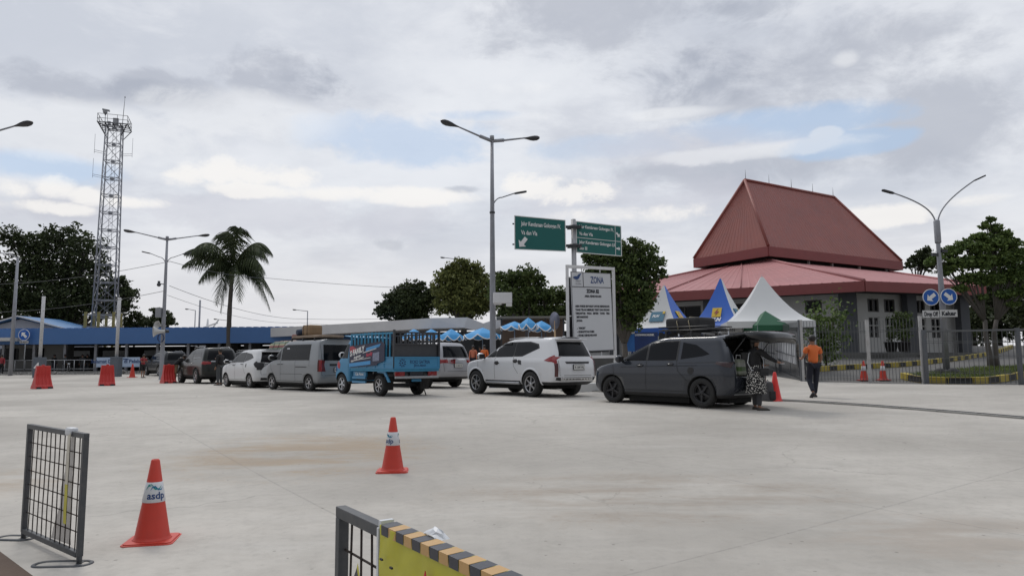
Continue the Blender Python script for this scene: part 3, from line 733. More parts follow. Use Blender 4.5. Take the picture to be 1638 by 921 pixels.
px_tree('broadleaf_tree', 742, 62, [(740, 425, 13), (725, 432, 14), (757, 432, 14), (712, 445, 15), (740, 448, 20), (766, 448, 15), (708, 462, 15), (730, 470, 22), (757, 470, 22), (775, 462, 13), (745, 490, 20), (715, 488, 18), (772, 488, 16)], 19000, .24, F_olive, 'tall olive green tree behind the white canopy, left of the tall lamp post', trunk_r=.35, seedv=25, group='trees behind the white canopy', shell=.4)
px_tree('broadleaf_tree', 850, 58, [(800, 448, 13), (820, 445, 14), (842, 440, 15), (860, 448, 13), (800, 470, 20), (830, 470, 24), (858, 472, 22), (880, 472, 14), (892, 482, 15), (905, 470, 12), (912, 495, 14), (815, 495, 20), (850, 500, 24), (882, 500, 20), (900, 505, 12), (860, 520, 18)], 21000, .23, F_mid, 'broad dark green tree behind the zone notice board', trunk_r=.4, seedv=26, group='trees behind the white canopy', shell=.4)
px_tree('shade_tree', 1000, 32.8, [(970, 398, 15), (950, 405, 13), (940, 412, 10), (985, 405, 18), (1010, 395, 14), (1030, 405, 16), (1045, 420, 15), (1055, 440, 10), (1000, 420, 26), (970, 425, 20), (1025, 438, 24), (990, 450, 26), (1030, 468, 20), (1000, 480, 22), (970, 465, 14), (1022, 490, 18), (990, 505, 16), (948, 430, 13), (958, 480, 14), (1010, 518, 15), (975, 500, 14)], 19000, .15, F_mid, 'green shade tree with a bare trunk behind the zone notice board and left tent', trunk_r=.16, seedv=27, shell=.5)
px_tree('shade_tree', 1590, 33, [(1584, 350, 6), (1578, 360, 8, 0, .7), (1592, 366, 9, 0, .6), (1603, 376, 12, 0, .5), (1566, 380, 12, 0, .5), (1545, 392, 14, 0, .5), (1522, 402, 14, 0, .5), (1503, 412, 11, 0, .5), (1488, 420, 8, 0, .5), (1565, 398, 15, 0, .6), (1590, 392, 18, 0, .6), (1616, 390, 13, 0, .6), (1532, 422, 17, 0, .55), (1568, 420, 20, 0, .6), (1602, 416, 20, 0, .6), (1632, 408, 16, 0, .6), (1660, 400, 20, 0, .6), (1512, 432, 11, 0, .5), (1550, 446, 15, 0, .5), (1586, 448, 17, 0, .5), (1620, 440, 19, 0, .55), (1652, 432, 20, 0, .6), (1535, 462, 10, 0, .5), (1605, 470, 14, 0, .5), (1638, 466, 16, 0, .5), (1568, 476, 8, 0, .5), (1690, 420, 26), (1620, 488, 9, 0, .5)],
        30000, .15, F_fresh, 'leafy forked shade tree beside the grass island at the right', trunk_r=.12, seedv=28, trunks=2, shell=.3, trunk_top=2.3)
px_tree('broadleaf_tree', 1475, 85, [(1470, 412, 9), (1480, 405, 10), (1462, 418, 8), (1490, 415, 12), (1478, 424, 12), (1455, 425, 7)], 2500, .34, F_dark, 'dark tree top showing behind the right end of the hall roof', trunk_r=.3, seedv=29)
# dim trees closing the view beyond the drive
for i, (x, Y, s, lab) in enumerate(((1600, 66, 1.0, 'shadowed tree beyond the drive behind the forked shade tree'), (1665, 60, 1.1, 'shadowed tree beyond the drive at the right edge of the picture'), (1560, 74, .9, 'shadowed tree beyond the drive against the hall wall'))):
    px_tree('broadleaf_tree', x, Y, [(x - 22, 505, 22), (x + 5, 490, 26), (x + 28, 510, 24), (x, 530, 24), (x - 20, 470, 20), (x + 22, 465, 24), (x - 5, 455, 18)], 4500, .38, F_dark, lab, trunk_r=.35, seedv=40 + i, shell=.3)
# ---- coconut palm
def palm():
    Y = 62.0; b = atg(367, Y); top = at(373, 428, Y); e = empty('coconut_palm', b, 0, 'coconut palm with drooping fronds rising behind the blue canopy', 'palm tree')
    T = top - b; mb = MB(); pts = [Vector((0, 0, -.2)).lerp(T, t) + Vector((math.sin(t * 3.1) * -.18, 0, 0)) for t in [i / 12 for i in range(13)]]
    mb.tube(pts, [.24 - .10 * i / 12 + (.02 if i % 2 else 0) for i in range(13)], 10); mb.build('trunk', mat('palm_bark', (0.09, 0.08, 0.07), 0.95, 0, 0.3, 3, bump=0.5), e)
    rnd = random.Random(4)
    fr = [(-68, -28, 12), (-60, -5, 45), (-45, 20, 60), (-30, -58, 10), (2, -68, 15), (25, -60, 12), (48, -48, 35), (62, -22, 60), (66, 5, 75), (52, 25, 70), (30, 25, 55), (-18, 30, 70), (-50, -35, 30), (38, -30, 70), (-5, -50, 5), (-62, -15, 30), (60, -38, 50), (-20, -64, 25)]
    k = Y / F
    for i, (dx, dy, droop) in enumerate(fr):
        a = Vector((dx * k, rnd.uniform(-2.6, 2.6), 0)); h = -dy * k; mb = MB()
        P = []; n = 22
        tip = Vector((dx * k * 1.0, a.y, h - droop * k * .62)); apex = Vector((dx * k * .55, a.y * .55, max(h, 0) * .9 + 1.1 + (0.6 if dy < -30 else 0)))
        for j in range(n + 1):
            t = j / n; P.append((1 - t) ** 2 * Vector((0, 0, 0)) + 2 * t * (1 - t) * apex + t * t * tip)
        mb.tube([T + p for p in P], [.05 * (1 - .8 * j / n) for j in range(n + 1)], 5)
        for j in range(2, n + 1):
            t = j / n; tan = (P[j] - P[j - 1]).normalized(); side = tan.cross(Vector((0, 0, 1))).normalized()
            for sgn in (-1, 1):
                for q in range(3):
                    l = (1.45 * math.sin(math.pi * (0.10 + .84 * t)) + .1) * rnd.uniform(.75, 1.1)
                    c = T + P[j - 1].lerp(P[j], q / 3); d = (side * sgn * .75 + tan * .45 + Vector((0, 0, -.45 - .75 * rnd.random()))).normalized(); c2 = c + d * l * .55 + Vector((0, 0, -.03)); c3 = c + d * l + Vector((0, 0, -.28 * l)); w = tan * .04
                    mb.add([c - w, c + w, c2 + w, c2 - w, c3], [(0, 1, 2, 3), (3, 2, 4)])
        mb.build('frond', F_dark, e, fix=False)
    mb = MB()
    for i in range(6): mb.ball(T + Vector((rnd.uniform(-.3, .3), rnd.uniform(-.3, .3), -.35 - rnd.random() * .25)), .15, 6)
    mb.build('coconuts', F_olive, e)
palm()
# ================================================================ LATTICE TOWER
def tower():
    Y = 80.0; b = atg(163.5, Y); e = empty('lattice_tower', b, R(20), 'tall steel lattice tower with a railed platform and whip antenna', 'tower')
    zt = at(185, 205, Y).z - b.z; w0, w1 = 2.3, 1.55
    def wid(z): return lerp(w0, w1, min(1, z / zt)) / 2
    def cor(i, z): a = R(90 * i + 45); w = wid(z) * math.sqrt(2); return Vector((math.cos(a) * w, math.sin(a) * w, z))
    mb = MB()
    for i in range(4): mb.tube([cor(i, -.1), cor(i, zt * .5), cor(i, zt)], [.085, .075, .065], 7)
    mb.build('mast_legs', M_pole, e)
    mb = MB(); n = 14; M2 = MB()
    for k in range(n):
        z0, z1 = zt * k / n, zt * (k + 1) / n
        for i in range(4):
            j = (i + 1) % 4; mb.beam(cor(i, z1), cor(j, z1), .05, .05); zm = (z0 + z1) / 2
            mb.beam(cor(i, z0), cor(j, z1), .035, .035); mb.beam(cor(j, z0), cor(i, z1), .035, .035)
        mb.box((0, 0, z1), (wid(z1) * 2.8, .05, .05), R(45)); mb.box((0, 0, z1), (wid(z1) * 2.8, .05, .05), R(-45)); mb.box((0, 0, z1), (.35, .35, .22))
    mb.build('bracing', M_pole, e);
    mb = MB()
    for s in (-.18, .18): mb.tube([(s, .5, 0), (s, .35, zt)], .02, 4)
    for k in range(int(zt / .4)): mb.beam((-.18, lerp(.5, .35, k * .4 / zt), k * .4), (.18, lerp(.5, .35, k * .4 / zt), k * .4), .02, .02)
    mb.build('ladder', M_pole, e)
    mb = MB(); pw = 1.5
    [mb.box((0, y, zt + .1), (pw * 2, .12, .06)) for y in (-pw, -pw * .5, 0, pw * .5, pw)]; [mb.box((x, 0, zt + .17), (.12, pw * 2, .05)) for x in (-pw, -pw * .5, 0, pw * .5, pw)]
    for i in range(4):
        c = R(90 * i + 45); q = Vector((math.cos(c), math.sin(c), 0)); mb.beam(cor(i, zt - 1.1), q * pw * 1.35 + Vector((0, 0, zt + .05)), .07, .07)
        mb.beam(cor(i, zt - .1), q * pw * 1.35 + Vector((0, 0, zt + .05)), .06, .06)
    mb.build('platform', M_darkmetal, e)
    mb = MB()
    for i in range(4):
        a0, a1 = R(90 * i + 45), R(90 * i + 135); p0 = Vector((math.cos(a0), math.sin(a0), 0)) * pw * 1.41; p1 = Vector((math.cos(a1), math.sin(a1), 0)) * pw * 1.41
        for h in (.5, 1.0): mb.beam(p0 + Vector((0, 0, zt + h + .1)), p1 + Vector((0, 0, zt + h + .1)), .04, .04)
        for t in (0, .33, .66): q = p0.lerp(p1, t); mb.beam(q + Vector((0, 0, zt + .1)), q + Vector((0, 0, zt + 1.12)), .04, .04)
    mb.build('railing', M_darkmetal, e)
    mb = MB(); mb.tube([(.75, 0, zt), (.85, 0, zt + 2.6), (.9, 0, zt + 3.9)], [.035, .03, .012], 5); mb.ball((.9, 0, zt + 3.75), .07, 6); mb.build('whip_antenna', M_darkmetal, e)
    mb = MB(); mb.tube([(-1.0, 0, zt), (-1.0, 0, zt + 1.7)], .04, 6); mb.lathe([(.05, 1.4), (.22, 1.75), (.24, 1.8)], 10, 0, Matrix.Translation((-1.0, 0, zt))); mb.box((-.95, 0, zt + 2.0), (.75, .35, .14), Matrix.Rotation(.12, 3, 'Y')); mb.box((-1.1, 0, zt + 1.8), (.3, .3, .25)); mb.build('searchlight', M_steel, e)
    mb = MB(); mb.box((.1, 0, zt + .75), (.55, .4, .75), None); mb.build('equipment_box', M_steel, e)
    mb = MB(); mb.box((-.62, .3, zt + .6), (.3, .3, .4)); mb.build('equipment_box', M_steel, e)
    for s, z in ((-1, zt - 2.9), (1, zt - 3.0), (-1, zt - 5.7)):
        mb = MB(); x0 = s * wid(z); x1 = s * (wid(z) + 1.1); mb.tube([(x0, 0, z), (x1, 0, z + .15)], .025, 5); mb.tube([(x0, 0, z - .22), (x1, 0, z - .05)], .02, 5); mb.tube([(x1, 0, z - .25), (x1, 0, z + 2.0)], .018, 5); mb.build('dipole_antenna', M_pole, e)
tower()
def tank_frame():
    Y = 78.5; b = atg(163, Y); e = empty('yellow_frame', b, R(10), 'yellow painted steel frame round the foot of the lattice tower', 'frame'); z = at(163, 500, Y).z - b.z
    ym = mat('yellow_steel', (0.30, 0.26, 0.09), 0.6, 0, .15, 3, dirt=.4)
    for x in (-1.5, -.2, 1.3):
        mb = MB()
        for y in (-1.1, 1.1): mb.box((x, y, z / 2), (.24, .24, z))
        mb.build('column', ym, e)
    for k in (z - .3, z - 1.6):
        mb = MB(); mb.box((-.1, -1.1, k), (3.4, .12, .14)); mb.box((-.1, 1.1, k), (3.4, .12, .14)); mb.build('cross_beam', M_pole, e)
tank_frame()
# ================================================================ BLUE CANOPY BUILDING (LEFT)
M_blue = mat('blue_fascia', (0.06, 0.155, 0.37), 0.5, 0, 0.08, .5, dirt=.15, dirtcol=(0.08, .14, .3))
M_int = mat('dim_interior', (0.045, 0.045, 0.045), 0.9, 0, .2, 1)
def blue_canopy():
    Yb = 62.0; x0 = at(-60, 540, Yb).x; x1 = at(640, 540, Yb + 3).x; z1 = at(160, 525.5, Yb).z; z0 = at(160, 550, Yb).z; zg = gz(-30, 63)
    e = empty('canopy_building', ((x0 + x1) / 2, Yb, zg), 0, 'long low terminal canopy with a deep blue fascia across the left background', 'building')
    o = -Vector(e.location); W = x1 - x0
    def B(mb, n, m, **k): mb.v = [tuple(Vector(v) + o) for v in mb.v]; return mb.build(n, m, e, **k)
    mb = MB(); mb.box(((x0 + x1) / 2, Yb, (z0 + z1) / 2), (W, .25, z1 - z0)); B(mb, 'fascia', M_blue)
    mb = MB()
    n = 60
    for i in range(n): mb.box((lerp(x0, x1, (i + .5) / n), Yb + 5, z1 + .05), (W / n * .55, 9.6, .08))
    mb.box(((x0 + x1) / 2, Yb + 5, z1 - .03), (W, 9.8, .1)); B(mb, 'roof_sheet', M_blue)
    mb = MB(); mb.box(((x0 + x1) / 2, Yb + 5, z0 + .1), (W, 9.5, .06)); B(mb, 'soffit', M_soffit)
    for i in range(13):
        x = lerp(x0 + 3, x1 - 2, i / 12); mb = MB(); mb.box((x, Yb + .9, (zg + z0) / 2), (.22, .22, z0 - zg)); B(mb, 'column', M_pole)
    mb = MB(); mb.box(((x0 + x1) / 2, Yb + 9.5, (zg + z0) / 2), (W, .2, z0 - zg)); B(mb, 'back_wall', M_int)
    for px, w in ((118, 3.2), (182, 2.2), (30, 1.5), (240, 1.2)):    # solid panels, pale colour painted in for daylight through the back
        p = at(px, 560, Yb + 9.3); mb = MB(); mb.box((p.x, Yb + 9.36, z0 - .65), (w, .05, .55)); B(mb, 'painted_daylight_panel', mat('pale_panel', (.6, .62, .64), .5))
    # ticket booth walls
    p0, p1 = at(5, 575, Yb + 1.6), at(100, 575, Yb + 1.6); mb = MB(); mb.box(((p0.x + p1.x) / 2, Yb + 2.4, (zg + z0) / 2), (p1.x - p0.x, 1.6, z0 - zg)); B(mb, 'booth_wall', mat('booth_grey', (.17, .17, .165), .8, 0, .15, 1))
    for px in (14, 55):
        q = at(px, 565, Yb + 1.5); mb = MB(); mb.box((q.x, Yb + 1.57, zg + 1.7), (1.6, .06, 1.1)); B(mb, 'booth_window', M_glass)
    q0 = at(-40, 545, Yb - .6); q1 = at(27, 545, Yb - .6); zz = at(10, 543, Yb - .6).z
    mb = MB(); mb.box(((q0.x + q1.x) / 2, Yb - .8, zz), (q1.x - q0.x, 1.4, .28)); B(mb, 'porch_slab', mat('pale_concrete', (.5, .5, .49), .8))
    return Yb, z0, z1, zg
BC = blue_canopy()
def gable_house():
    Y = 74.0; e0 = at(-30, 540, Y); pk = at(33, 508, Y); rt = at(112, 526, Y); zg = gz(pk.x, Y)
    e = empty('gabled_house', (pk.x, Y, zg), 0, 'pale gabled building with a blue roof edge behind the blue fascia', 'building')
    o = -Vector(e.location); lf = at(-45, 524, Y)
    def B(mb, n, m): mb.v = [tuple(Vector(v) + o) for v in mb.v]; return mb.build(n, m, e)
    zE = rt.z - .2
    mb = MB(); mb.prism([(lf.x, zg), (rt.x, zg), (rt.x, zE), (pk.x, pk.z - .15), (lf.x, zE)], frameM((0, Y, 0), (1, 0, 0), (0, 0, 1)) @ Matrix.Translation((0, 0, -6)), 6); B(mb, 'wall', mat('pale_gable', (.42, .44, .5), .7, 0, .05, 1))
    mb = MB()
    for s in (lf, rt):
        a = Vector((pk.x, Y - .5, pk.z)); b = Vector((s.x + (s.x - pk.x) * .06, Y - .5, zE - .05)); c = b + Vector((0, 7, 0)); d = a + Vector((0, 7, 0)); up = Vector((0, 0, .18))
        mb.add([a, b, c, d, a + up, b + up, c + up, d + up], [(0, 1, 2, 3), (4, 5, 6, 7), (0, 1, 5, 4), (1, 2, 6, 5), (2, 3, 7, 6), (3, 0, 4, 7)])
    B(mb, 'roof', mat('blue_roof_edge', (.07, .2, .42), .5))
    mb = MB()
    for s in (lf, rt): mb.beam(Vector((pk.x, Y - .53, pk.z + .14)), Vector((s.x + (s.x - pk.x) * .06, Y - .53, zE + .09)), .06, .12)
    B(mb, 'barge_board', M_white)
gable_house()
# rubble verge at the yard's far left edge
def rubble():
    rnd = random.Random(8); mb = MB()
    for i in range(1600):
        px = rnd.uniform(-60, 232); Y = 60.3 + rnd.gauss(0, .7); p = atg(px, Y); hmp = .35 * (mnoise.noise(Vector((p.x * .35, 0, 0))) + .6) * max(0, 1 - abs(Y - 60.3) / 2)
        s = rnd.uniform(.05, .2); mb.box((p.x, p.y, p.z + rnd.random() * hmp), (s, s * rnd.uniform(.6, 1.2), s * .6), Matrix.Rotation(rnd.uniform(0, 3), 3, Vector((rnd.random(), rnd.random(), 1)).normalized()), taper=.7)
    o = mb.build('rubble', mat('rubble_grey', (.26, .25, .235), .95, 0, .35, 1.5, bump=.3)); tag(o, 'grey rubble and soil heaped along the far left edge of the yard', 'rubble', kind='stuff')
    mb = MB(); a, b = atg(-60, 61.2), atg(236, 61.2)
    n = 30
    for i in range(n): p = a.lerp(b, i / n); q = a.lerp(b, (i + .98) / n); p.z = gz(p.x, p.y) + .12; q.z = gz(q.x, q.y) + .12; mb.beam(p, q, .35, .28)
    tag(mb.build('kerb_low', mat('kerb_concrete', (0.30, 0.295, 0.28), 0.9)), 'plain concrete kerb behind the rubble', kind='structure')
rubble()
# ================================================================ WHITE FOLDED CANOPY
def white_canopy():
    top = [(283, 535, 70), (430, 524.5, 62), (580, 516, 56), (690, 508.5, 51), (748, 507.5, 50), (773, 517, 50), (805, 506.5, 49)]
    bot = [(298, 543.5, 70), (430, 539, 62), (580, 531, 56), (690, 525, 51), (742, 524, 50), (776, 532, 50), (805, 522, 49)]
    T = [at(*p) for p in top]; Bt = [at(*p) for p in bot]; g = Vector((T[3].x, T[3].y, gz(T[3].x, T[3].y)))
    e = empty('folded_canopy', g, 0, 'long pale grey folded concrete canopy on dark piers, behind the parked vehicles', 'canopy'); o = -g; back = Vector((1.6, 8, 0))
    mb = MB(); vs = [t + o for t in T] + [b + o for b in Bt] + [t + o + back + Vector((0, 0, -.3)) for t in T] + [b + o + back + Vector((0, 0, .2)) for b in Bt]; n = len(T); fs = []
    for i in range(n - 1): fs += [(i, i + 1, n + i + 1, n + i), (2 * n + i, 3 * n + i, 3 * n + i + 1, 2 * n + i + 1), (i, 2 * n + i, 2 * n + i + 1, i + 1), (n + i, n + i + 1, 3 * n + i + 1, 3 * n + i)]
    fs += [(0, n, 3 * n, 2 * n), (n - 1, 3 * n - 1, 4 * n - 1, 2 * n - 1)]
    mb.add(vs, fs); mb.build('canopy_slab', mat('pale_canopy', (.60, .60, .61), .75, 0, .06, .3, dirt=.25, dirtcol=(.38, .38, .39)), e)
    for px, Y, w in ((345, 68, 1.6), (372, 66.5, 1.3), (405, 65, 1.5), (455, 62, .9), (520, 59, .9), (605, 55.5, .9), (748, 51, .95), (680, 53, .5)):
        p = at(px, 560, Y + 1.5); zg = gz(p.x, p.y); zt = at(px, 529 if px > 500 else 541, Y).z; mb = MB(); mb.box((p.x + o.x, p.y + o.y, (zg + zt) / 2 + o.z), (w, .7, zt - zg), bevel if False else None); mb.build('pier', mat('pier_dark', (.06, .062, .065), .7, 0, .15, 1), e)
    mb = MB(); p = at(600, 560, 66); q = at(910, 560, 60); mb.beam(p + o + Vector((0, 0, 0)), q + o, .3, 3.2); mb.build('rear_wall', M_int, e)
white_canopy()
def kiosk_row():
    """brown stalls under the scalloped blue awnings"""
    Y = 46.0; p = at(800, 545, Y); q = at(905, 545, Y); zg = gz(p.x, Y); e = empty('stall_building', ((p.x + q.x) / 2, Y + 1.5, zg), 0, 'brown timber stall front behind the white car, below the scalloped blue awnings', 'stall')
    w = q.x - p.x; h = at(850, 508, Y).z - zg
    mb = MB(); mb.box((0, .6, h / 2), (w, .2, h)); mb.build('wall', mat('stall_brown', (.14, .095, .07), .8, 0, .25, 1.5), e)
    mb = MB(); mb.box((0, -.2, h + .06), (w + .5, 2.0, .12)); mb.build('roof', mat('stall_roof', (.20, .19, .17), .8), e)
    for x in (-w * .48, -w * .1, w * .2, w * .48):
        mb = MB(); mb.box((x, -.9, h / 2), (.1, .1, h)); mb.build('post', M_darkmetal, e)
    mb = MB(); mb.box((w * .15, .42, h * .42), (1.2, .12, 1.4)); mb.build('doorway', M_int, e)
    mb = MB(); mb.box((-w * .3, .42, h * .45), (1.5, .14, .9)); mb.build('shelf', mat('shelf_dull', (.22, .17, .12), .8), e)
kiosk_row()
M_awn = mat('awning_blue', (.055, .30, .62), .7, 0, .15, 4)
def awning(px, py, Y, rpx, hpx, label, n=6, shift=0):
    """Umbrella-like awning with a scalloped white-trimmed edge."""
    c = at(px, py, Y); k = Y / F; r = rpx * k; h = hpx * k; zg = gz(c.x, Y); e = empty('parasol', (c.x, Y, zg), .3, label, 'parasol', 'scalloped blue parasols by the stalls'); zt = c.z - zg
    mb = MB(); vs = []; rows = 6; seg = 6; N = n * seg
    for j in range(rows + 1):
        t = j / rows
        for i in range(N):
            a = 2 * math.pi * i / N; u = (i % seg) / seg; sag = math.sin(math.pi * u); rr = r * t * (1 - .06 * sag); z = zt - h * (t ** 1.15) - (.10 * h * sag * t if j < rows else -.02) - (h * .62 * sag if j == rows else 0)
            vs.append((math.cos(a) * rr, math.sin(a) * rr, z))
    fs = [(j * N + i, j * N + (i + 1) % N, (j + 1) * N + (i + 1) % N, (j + 1) * N + i) for j in range(rows) for i in range(N)]
    mb.add(vs, fs, 0, True); o = mb.build('canopy', M_awn, e, fix=False)
    mb = MB(); mb.tube([vs[rows * N + i] for i in range(N)], .035, 4, closed=True, caps=False); mb.build('white_trim', M_white, e)
    mb = MB(); mb.tube([(0, 0, 0), (0, 0, zt - .02)], .03, 6); mb.build('pole', M_steel, e); return e
awning(845, 508, 42, 16, 12, 'middle blue scalloped parasol above the white car roof')
awning(823, 514, 43.5, 23, 9, 'left blue scalloped parasol beside the lamp post')
awning(866, 513, 43, 21, 11, 'right blue scalloped parasol left of the round mirror')
awning(772, 524, 46, 30, 12, 'blue parasol half hidden under the pale folded canopy')
for px, Y, lab in ((722, 48, 'blue scalloped parasol seen through the rear rack of the pickup'), (690, 49, 'blue parasol seen through the middle of the pickup rack'), (662, 50, 'blue parasol seen through the front of the pickup rack')):
    awning(px, 526, Y, 20, 12, lab)
# ================================================================ LAMP POSTS
M_lamp = mat('lamp_housing', (0.05, 0.05, 0.055), 0.45, .2)
def lamp_head(e, p, d, tilt=.2, s=1.0, led=False):
    """Housing starting at p pointing along horizontal direction d."""
    d = Vector(d).normalized(); x = (d + Vector((0, 0, tilt))).normalized(); y = Vector((0, 0, 1)).cross(x).normalized(); z = x.cross(y); Mx = Matrix((x, y, z)).transposed().to_4x4(); Mx.translation = p
    mb = MB()
    if led:
        mb.prism([(0, -.06), (.15, -.13), (.62, -.13), (.70, -.05), (.70, .05), (.62, .13), (.15, .13), (0, .06)], Mx @ Matrix.Translation((0, 0, -.04)) @ Matrix.Scale(s, 4), .08)
    else:
        prof = [(-.02, .04), (.12, .07), (.30, .13), (.48, .165), (.62, .15), (.72, .09), (.76, .02)]
        vs = []; n = 12
        for u, r in prof:
            for j in range(n):
                a = 2 * math.pi * j / n; vs.append(Mx @ (Vector((u, math.cos(a) * r, math.sin(a) * r * (.55 if math.sin(a) > 0 else .75))) * s))
        mb.add(vs, [(i * n + j, i * n + (j + 1) % n, (i + 1) * n + (j + 1) % n, (i + 1) * n + j) for i in range(len(prof) - 1) for j in range(n)], 0, True)
    return mb.build('lamp_head', M_lamp, e)
def big_lamp(e, h, arms, r=.10, armrise=.38):
    mb = MB(); mb.lathe([(r * 1.5, 0), (r * 1.45, .02), (r * 1.25, .3), (r * 1.15, h * .35), (r * .85, h * .75), (r * .62, h)], 14); mb.lathe([(r * 2.2, 0), (r * 2.2, .04)], 12); mb.lathe([(r * .9, h * .995), (r * .9, h + .12), (.02, h + .14)], 10); mb.build('pole', M_pole, e)
    for dx, dy in arms:
        L = math.hypot(dx, dy); d = Vector((dx, dy, 0)).normalized(); n = L - .7
        mb = MB(); mb.tube([(0, 0, h - .12), d * .5 + Vector((0, 0, h)), d * n + Vector((0, 0, h + armrise * n / L))], [.06, .045, .032], 8); mb.tube([(0, 0, h - .1), d * .55 + Vector((0, 0, h + .02))], .075, 8); mb.build('arm', M_pole, e)
        lamp_head(e, d * n + Vector((0, 0, h + armrise * n / L)), d, armrise / L)
def curved_arm(e, z0, z1, d, L, r=.025, led=True):
    d = Vector((d[0], d[1], 0)).normalized(); pts = []
    for i in range(9):
        t = i / 8; a = t * math.pi / 2; pts.append(d * (L * .28 * (1 - math.cos(a))) + Vector((0, 0, z0 + (z1 - z0) * .72 * math.sin(a))))
    pts.append(d * (L - .5) + Vector((0, 0, z0 + (z1 - z0) * .97))); mb = MB(); mb.tube(pts, r, 6); mb.build('curved_arm', M_pole, e); lamp_head(e, pts[-1], d, .22, .75, led)
G_L = 'tall double armed lamp posts'
b = gnd(787, 619); b = atg(788.5, 28.7); e = empty('street_lamp', b, 0, 'tall double armed lamp post in the middle, rising behind the white car', 'street lamp', G_L)
h = at(783, 222, 28.7).z - b.z; big_lamp(e, h, [(-1.95, -1.12), (1.95, 1.12)]); zc = at(785, 338, 28.7).z - b.z; curved_arm(e, zc, at(785, 306, 28.7).z - b.z, (1, .3), 1.45)
mb = MB(); zb = at(785, 340, 28.7).z - b.z; mb.lathe([(.11, zb - .04), (.11, zb + .04)], 10); mb.build('collar', M_darkmetal, e)
b2 = atg(258.5, 47); e = empty('street_lamp', b2, 0, 'double armed lamp post carrying loudspeakers beside the black cars at the left', 'street lamp', G_L)
h = at(268, 381, 47).z - b2.z; big_lamp(e, h, [(-2.35, -.95), (2.35, .95)], .11)
z0 = at(266, 428, 47).z - b2.z; z1 = at(266, 405, 47).z - b2.z; curved_arm(e, z0, z1, (-1, -.2), 1.5); curved_arm(e, z0, z1, (1, .2), 1.5)
mb = MB(); zq = at(265, 455, 47).z - b2.z; mb.tube([(0, 0, zq), (-.3, -.1, zq + .05)], .03, 5); mb.ball((-.36, -.12, zq - .02), .13, 8); mb.box((-.36, -.12, zq + .12), (.12, .12, .2)); mb.build('camera_dome', M_darkmetal, e)
mb = MB(); zq = at(262, 500, 47).z - b2.z; mb.box((-.28, -.1, zq), (.35, .3, .62)); mb.build('control_box', mat('box_grey', (.25, .26, .28), .5), e)
b3 = (at(-58, 400, 27.4).x, 27.4); b3 = Vector((b3[0], b3[1], gz(*b3))); e = empty('street_lamp', b3, 0, 'lamp post of which only the arm and lamp head reach in at the left edge', 'street lamp', G_L)
big_lamp(e, at(-30, 215, 27.4).z - b3.z - .05, [(2.5, -.3), (-2.3, .3)], .10, .42)
b4 = atg(17, 58); e = empty('street_lamp', b4, 0, 'slimmer lamp post with one left arm in front of the huge dark tree', 'street lamp')
h = at(31, 412, 58).z - b4.z; mb = MB(); mb.lathe([(.16, 0), (.14, h * .5), (.09, h)], 10); mb.build('pole', M_pole, e); mb = MB(); mb.tube([(0, 0, h - .05), (-.6, -.1, h + .28), (-2.2, -.3, h + .45)], [.06, .05, .04], 6); mb.build('arm', M_pole, e); lamp_head(e, Vector((-2.1, -.3, h + .45)), (-1, -.1, 0), .1)
b5 = atg(1514.5, 30.3); b5.z += .1; e = empty('street_lamp', b5, 0, 'forked lamp post on the grass island carrying two round blue arrow signs', 'street lamp')
h = at(1491, 352, 30.3).z - b5.z; mb = MB(); mb.lathe([(.13, 0), (.115, h * .5), (.085, h * .8), (.08, h)], 12); mb.lathe([(.2, 0), (.2, .05)], 10); mb.lathe([(.115, h - 1.0), (.125, h - .95), (.125, h - .05), (.1, h)], 12); mb.build('pole', M_pole, e)
for sx in (-1, 1):
    d = Vector((sx, -.22 * sx * -1 if sx < 0 else -.35, 0)).normalized(); k = 30.3 / F
    pts = [Vector((sx * .05, 0, h - .1)), Vector((sx * .12, 0, h + .35)), Vector((sx * .45, 0, h + .72)) if sx < 0 else Vector((sx * .42, 0, h + .85)), Vector((sx * 1.75, 0, h + (1.18 if sx < 0 else 1.72)))]
    P = []
    for i in range(13):
        t = i / 12; a = (1 - t) ** 3; P.append(pts[0] * a + pts[1] * 3 * t * (1 - t) ** 2 + pts[2] * 3 * t * t * (1 - t) + pts[3] * t ** 3)
    mb = MB(); mb.tube(P, .03, 7); mb.build('curved_arm', M_pole, e); lamp_head(e, P[-1], (sx, 0, 0), .3 if sx < 0 else .45, .75, True)
for dz, s in ((-1.35, 1), (-1.5, -1)):
    mb = MB(); mb.box((s * .2, -.05, h + dz), (.24, .12, .12)); mb.build('floodlight', M_darkmetal, e)
mb = MB()
for i in range(9): a = i * .7; mb.ball((math.cos(a) * .35, math.sin(a) * .3, .08), .16 + .05 * math.sin(i * 3), 6, sc=(1, 1, .8))
mb.build('stone_base', mat('stone_dark', (.05, .05, .05), .9, 0, .3, 5, bump=.5), e)
# far small posts
for px, top, Y, arm, lab in ((490, 497, 90, -1, 'small distant lamp post above the bags on the silver van'), (309, 496, 95, -.6, 'small distant lamp post between the palm and the lamp with loudspeakers'), (362, 512, 95, -1, 'small distant lamp head just left of the palm trunk'), (733, 414, 75, -1.0, 'distant lamp whose arm shows above the olive tree')):
    q = atg(px, Y); e = empty('street_lamp', q, 0, lab, 'street lamp', 'far lamp posts'); hh = at(px, top, Y).z - q.z; mb = MB(); mb.lathe([(.1, 0), (.06, hh)], 8); mb.build('pole', M_pole, e)
    mb = MB(); mb.tube([(0, 0, hh - .05), (arm * .8, 0, hh + .05), (arm * 1.3, 0, hh + .12)], .04, 5); mb.build('arm', M_pole, e); lamp_head(e, Vector((arm * 1.3, 0, hh + .12)), (-1, 0, 0), .1, .8)
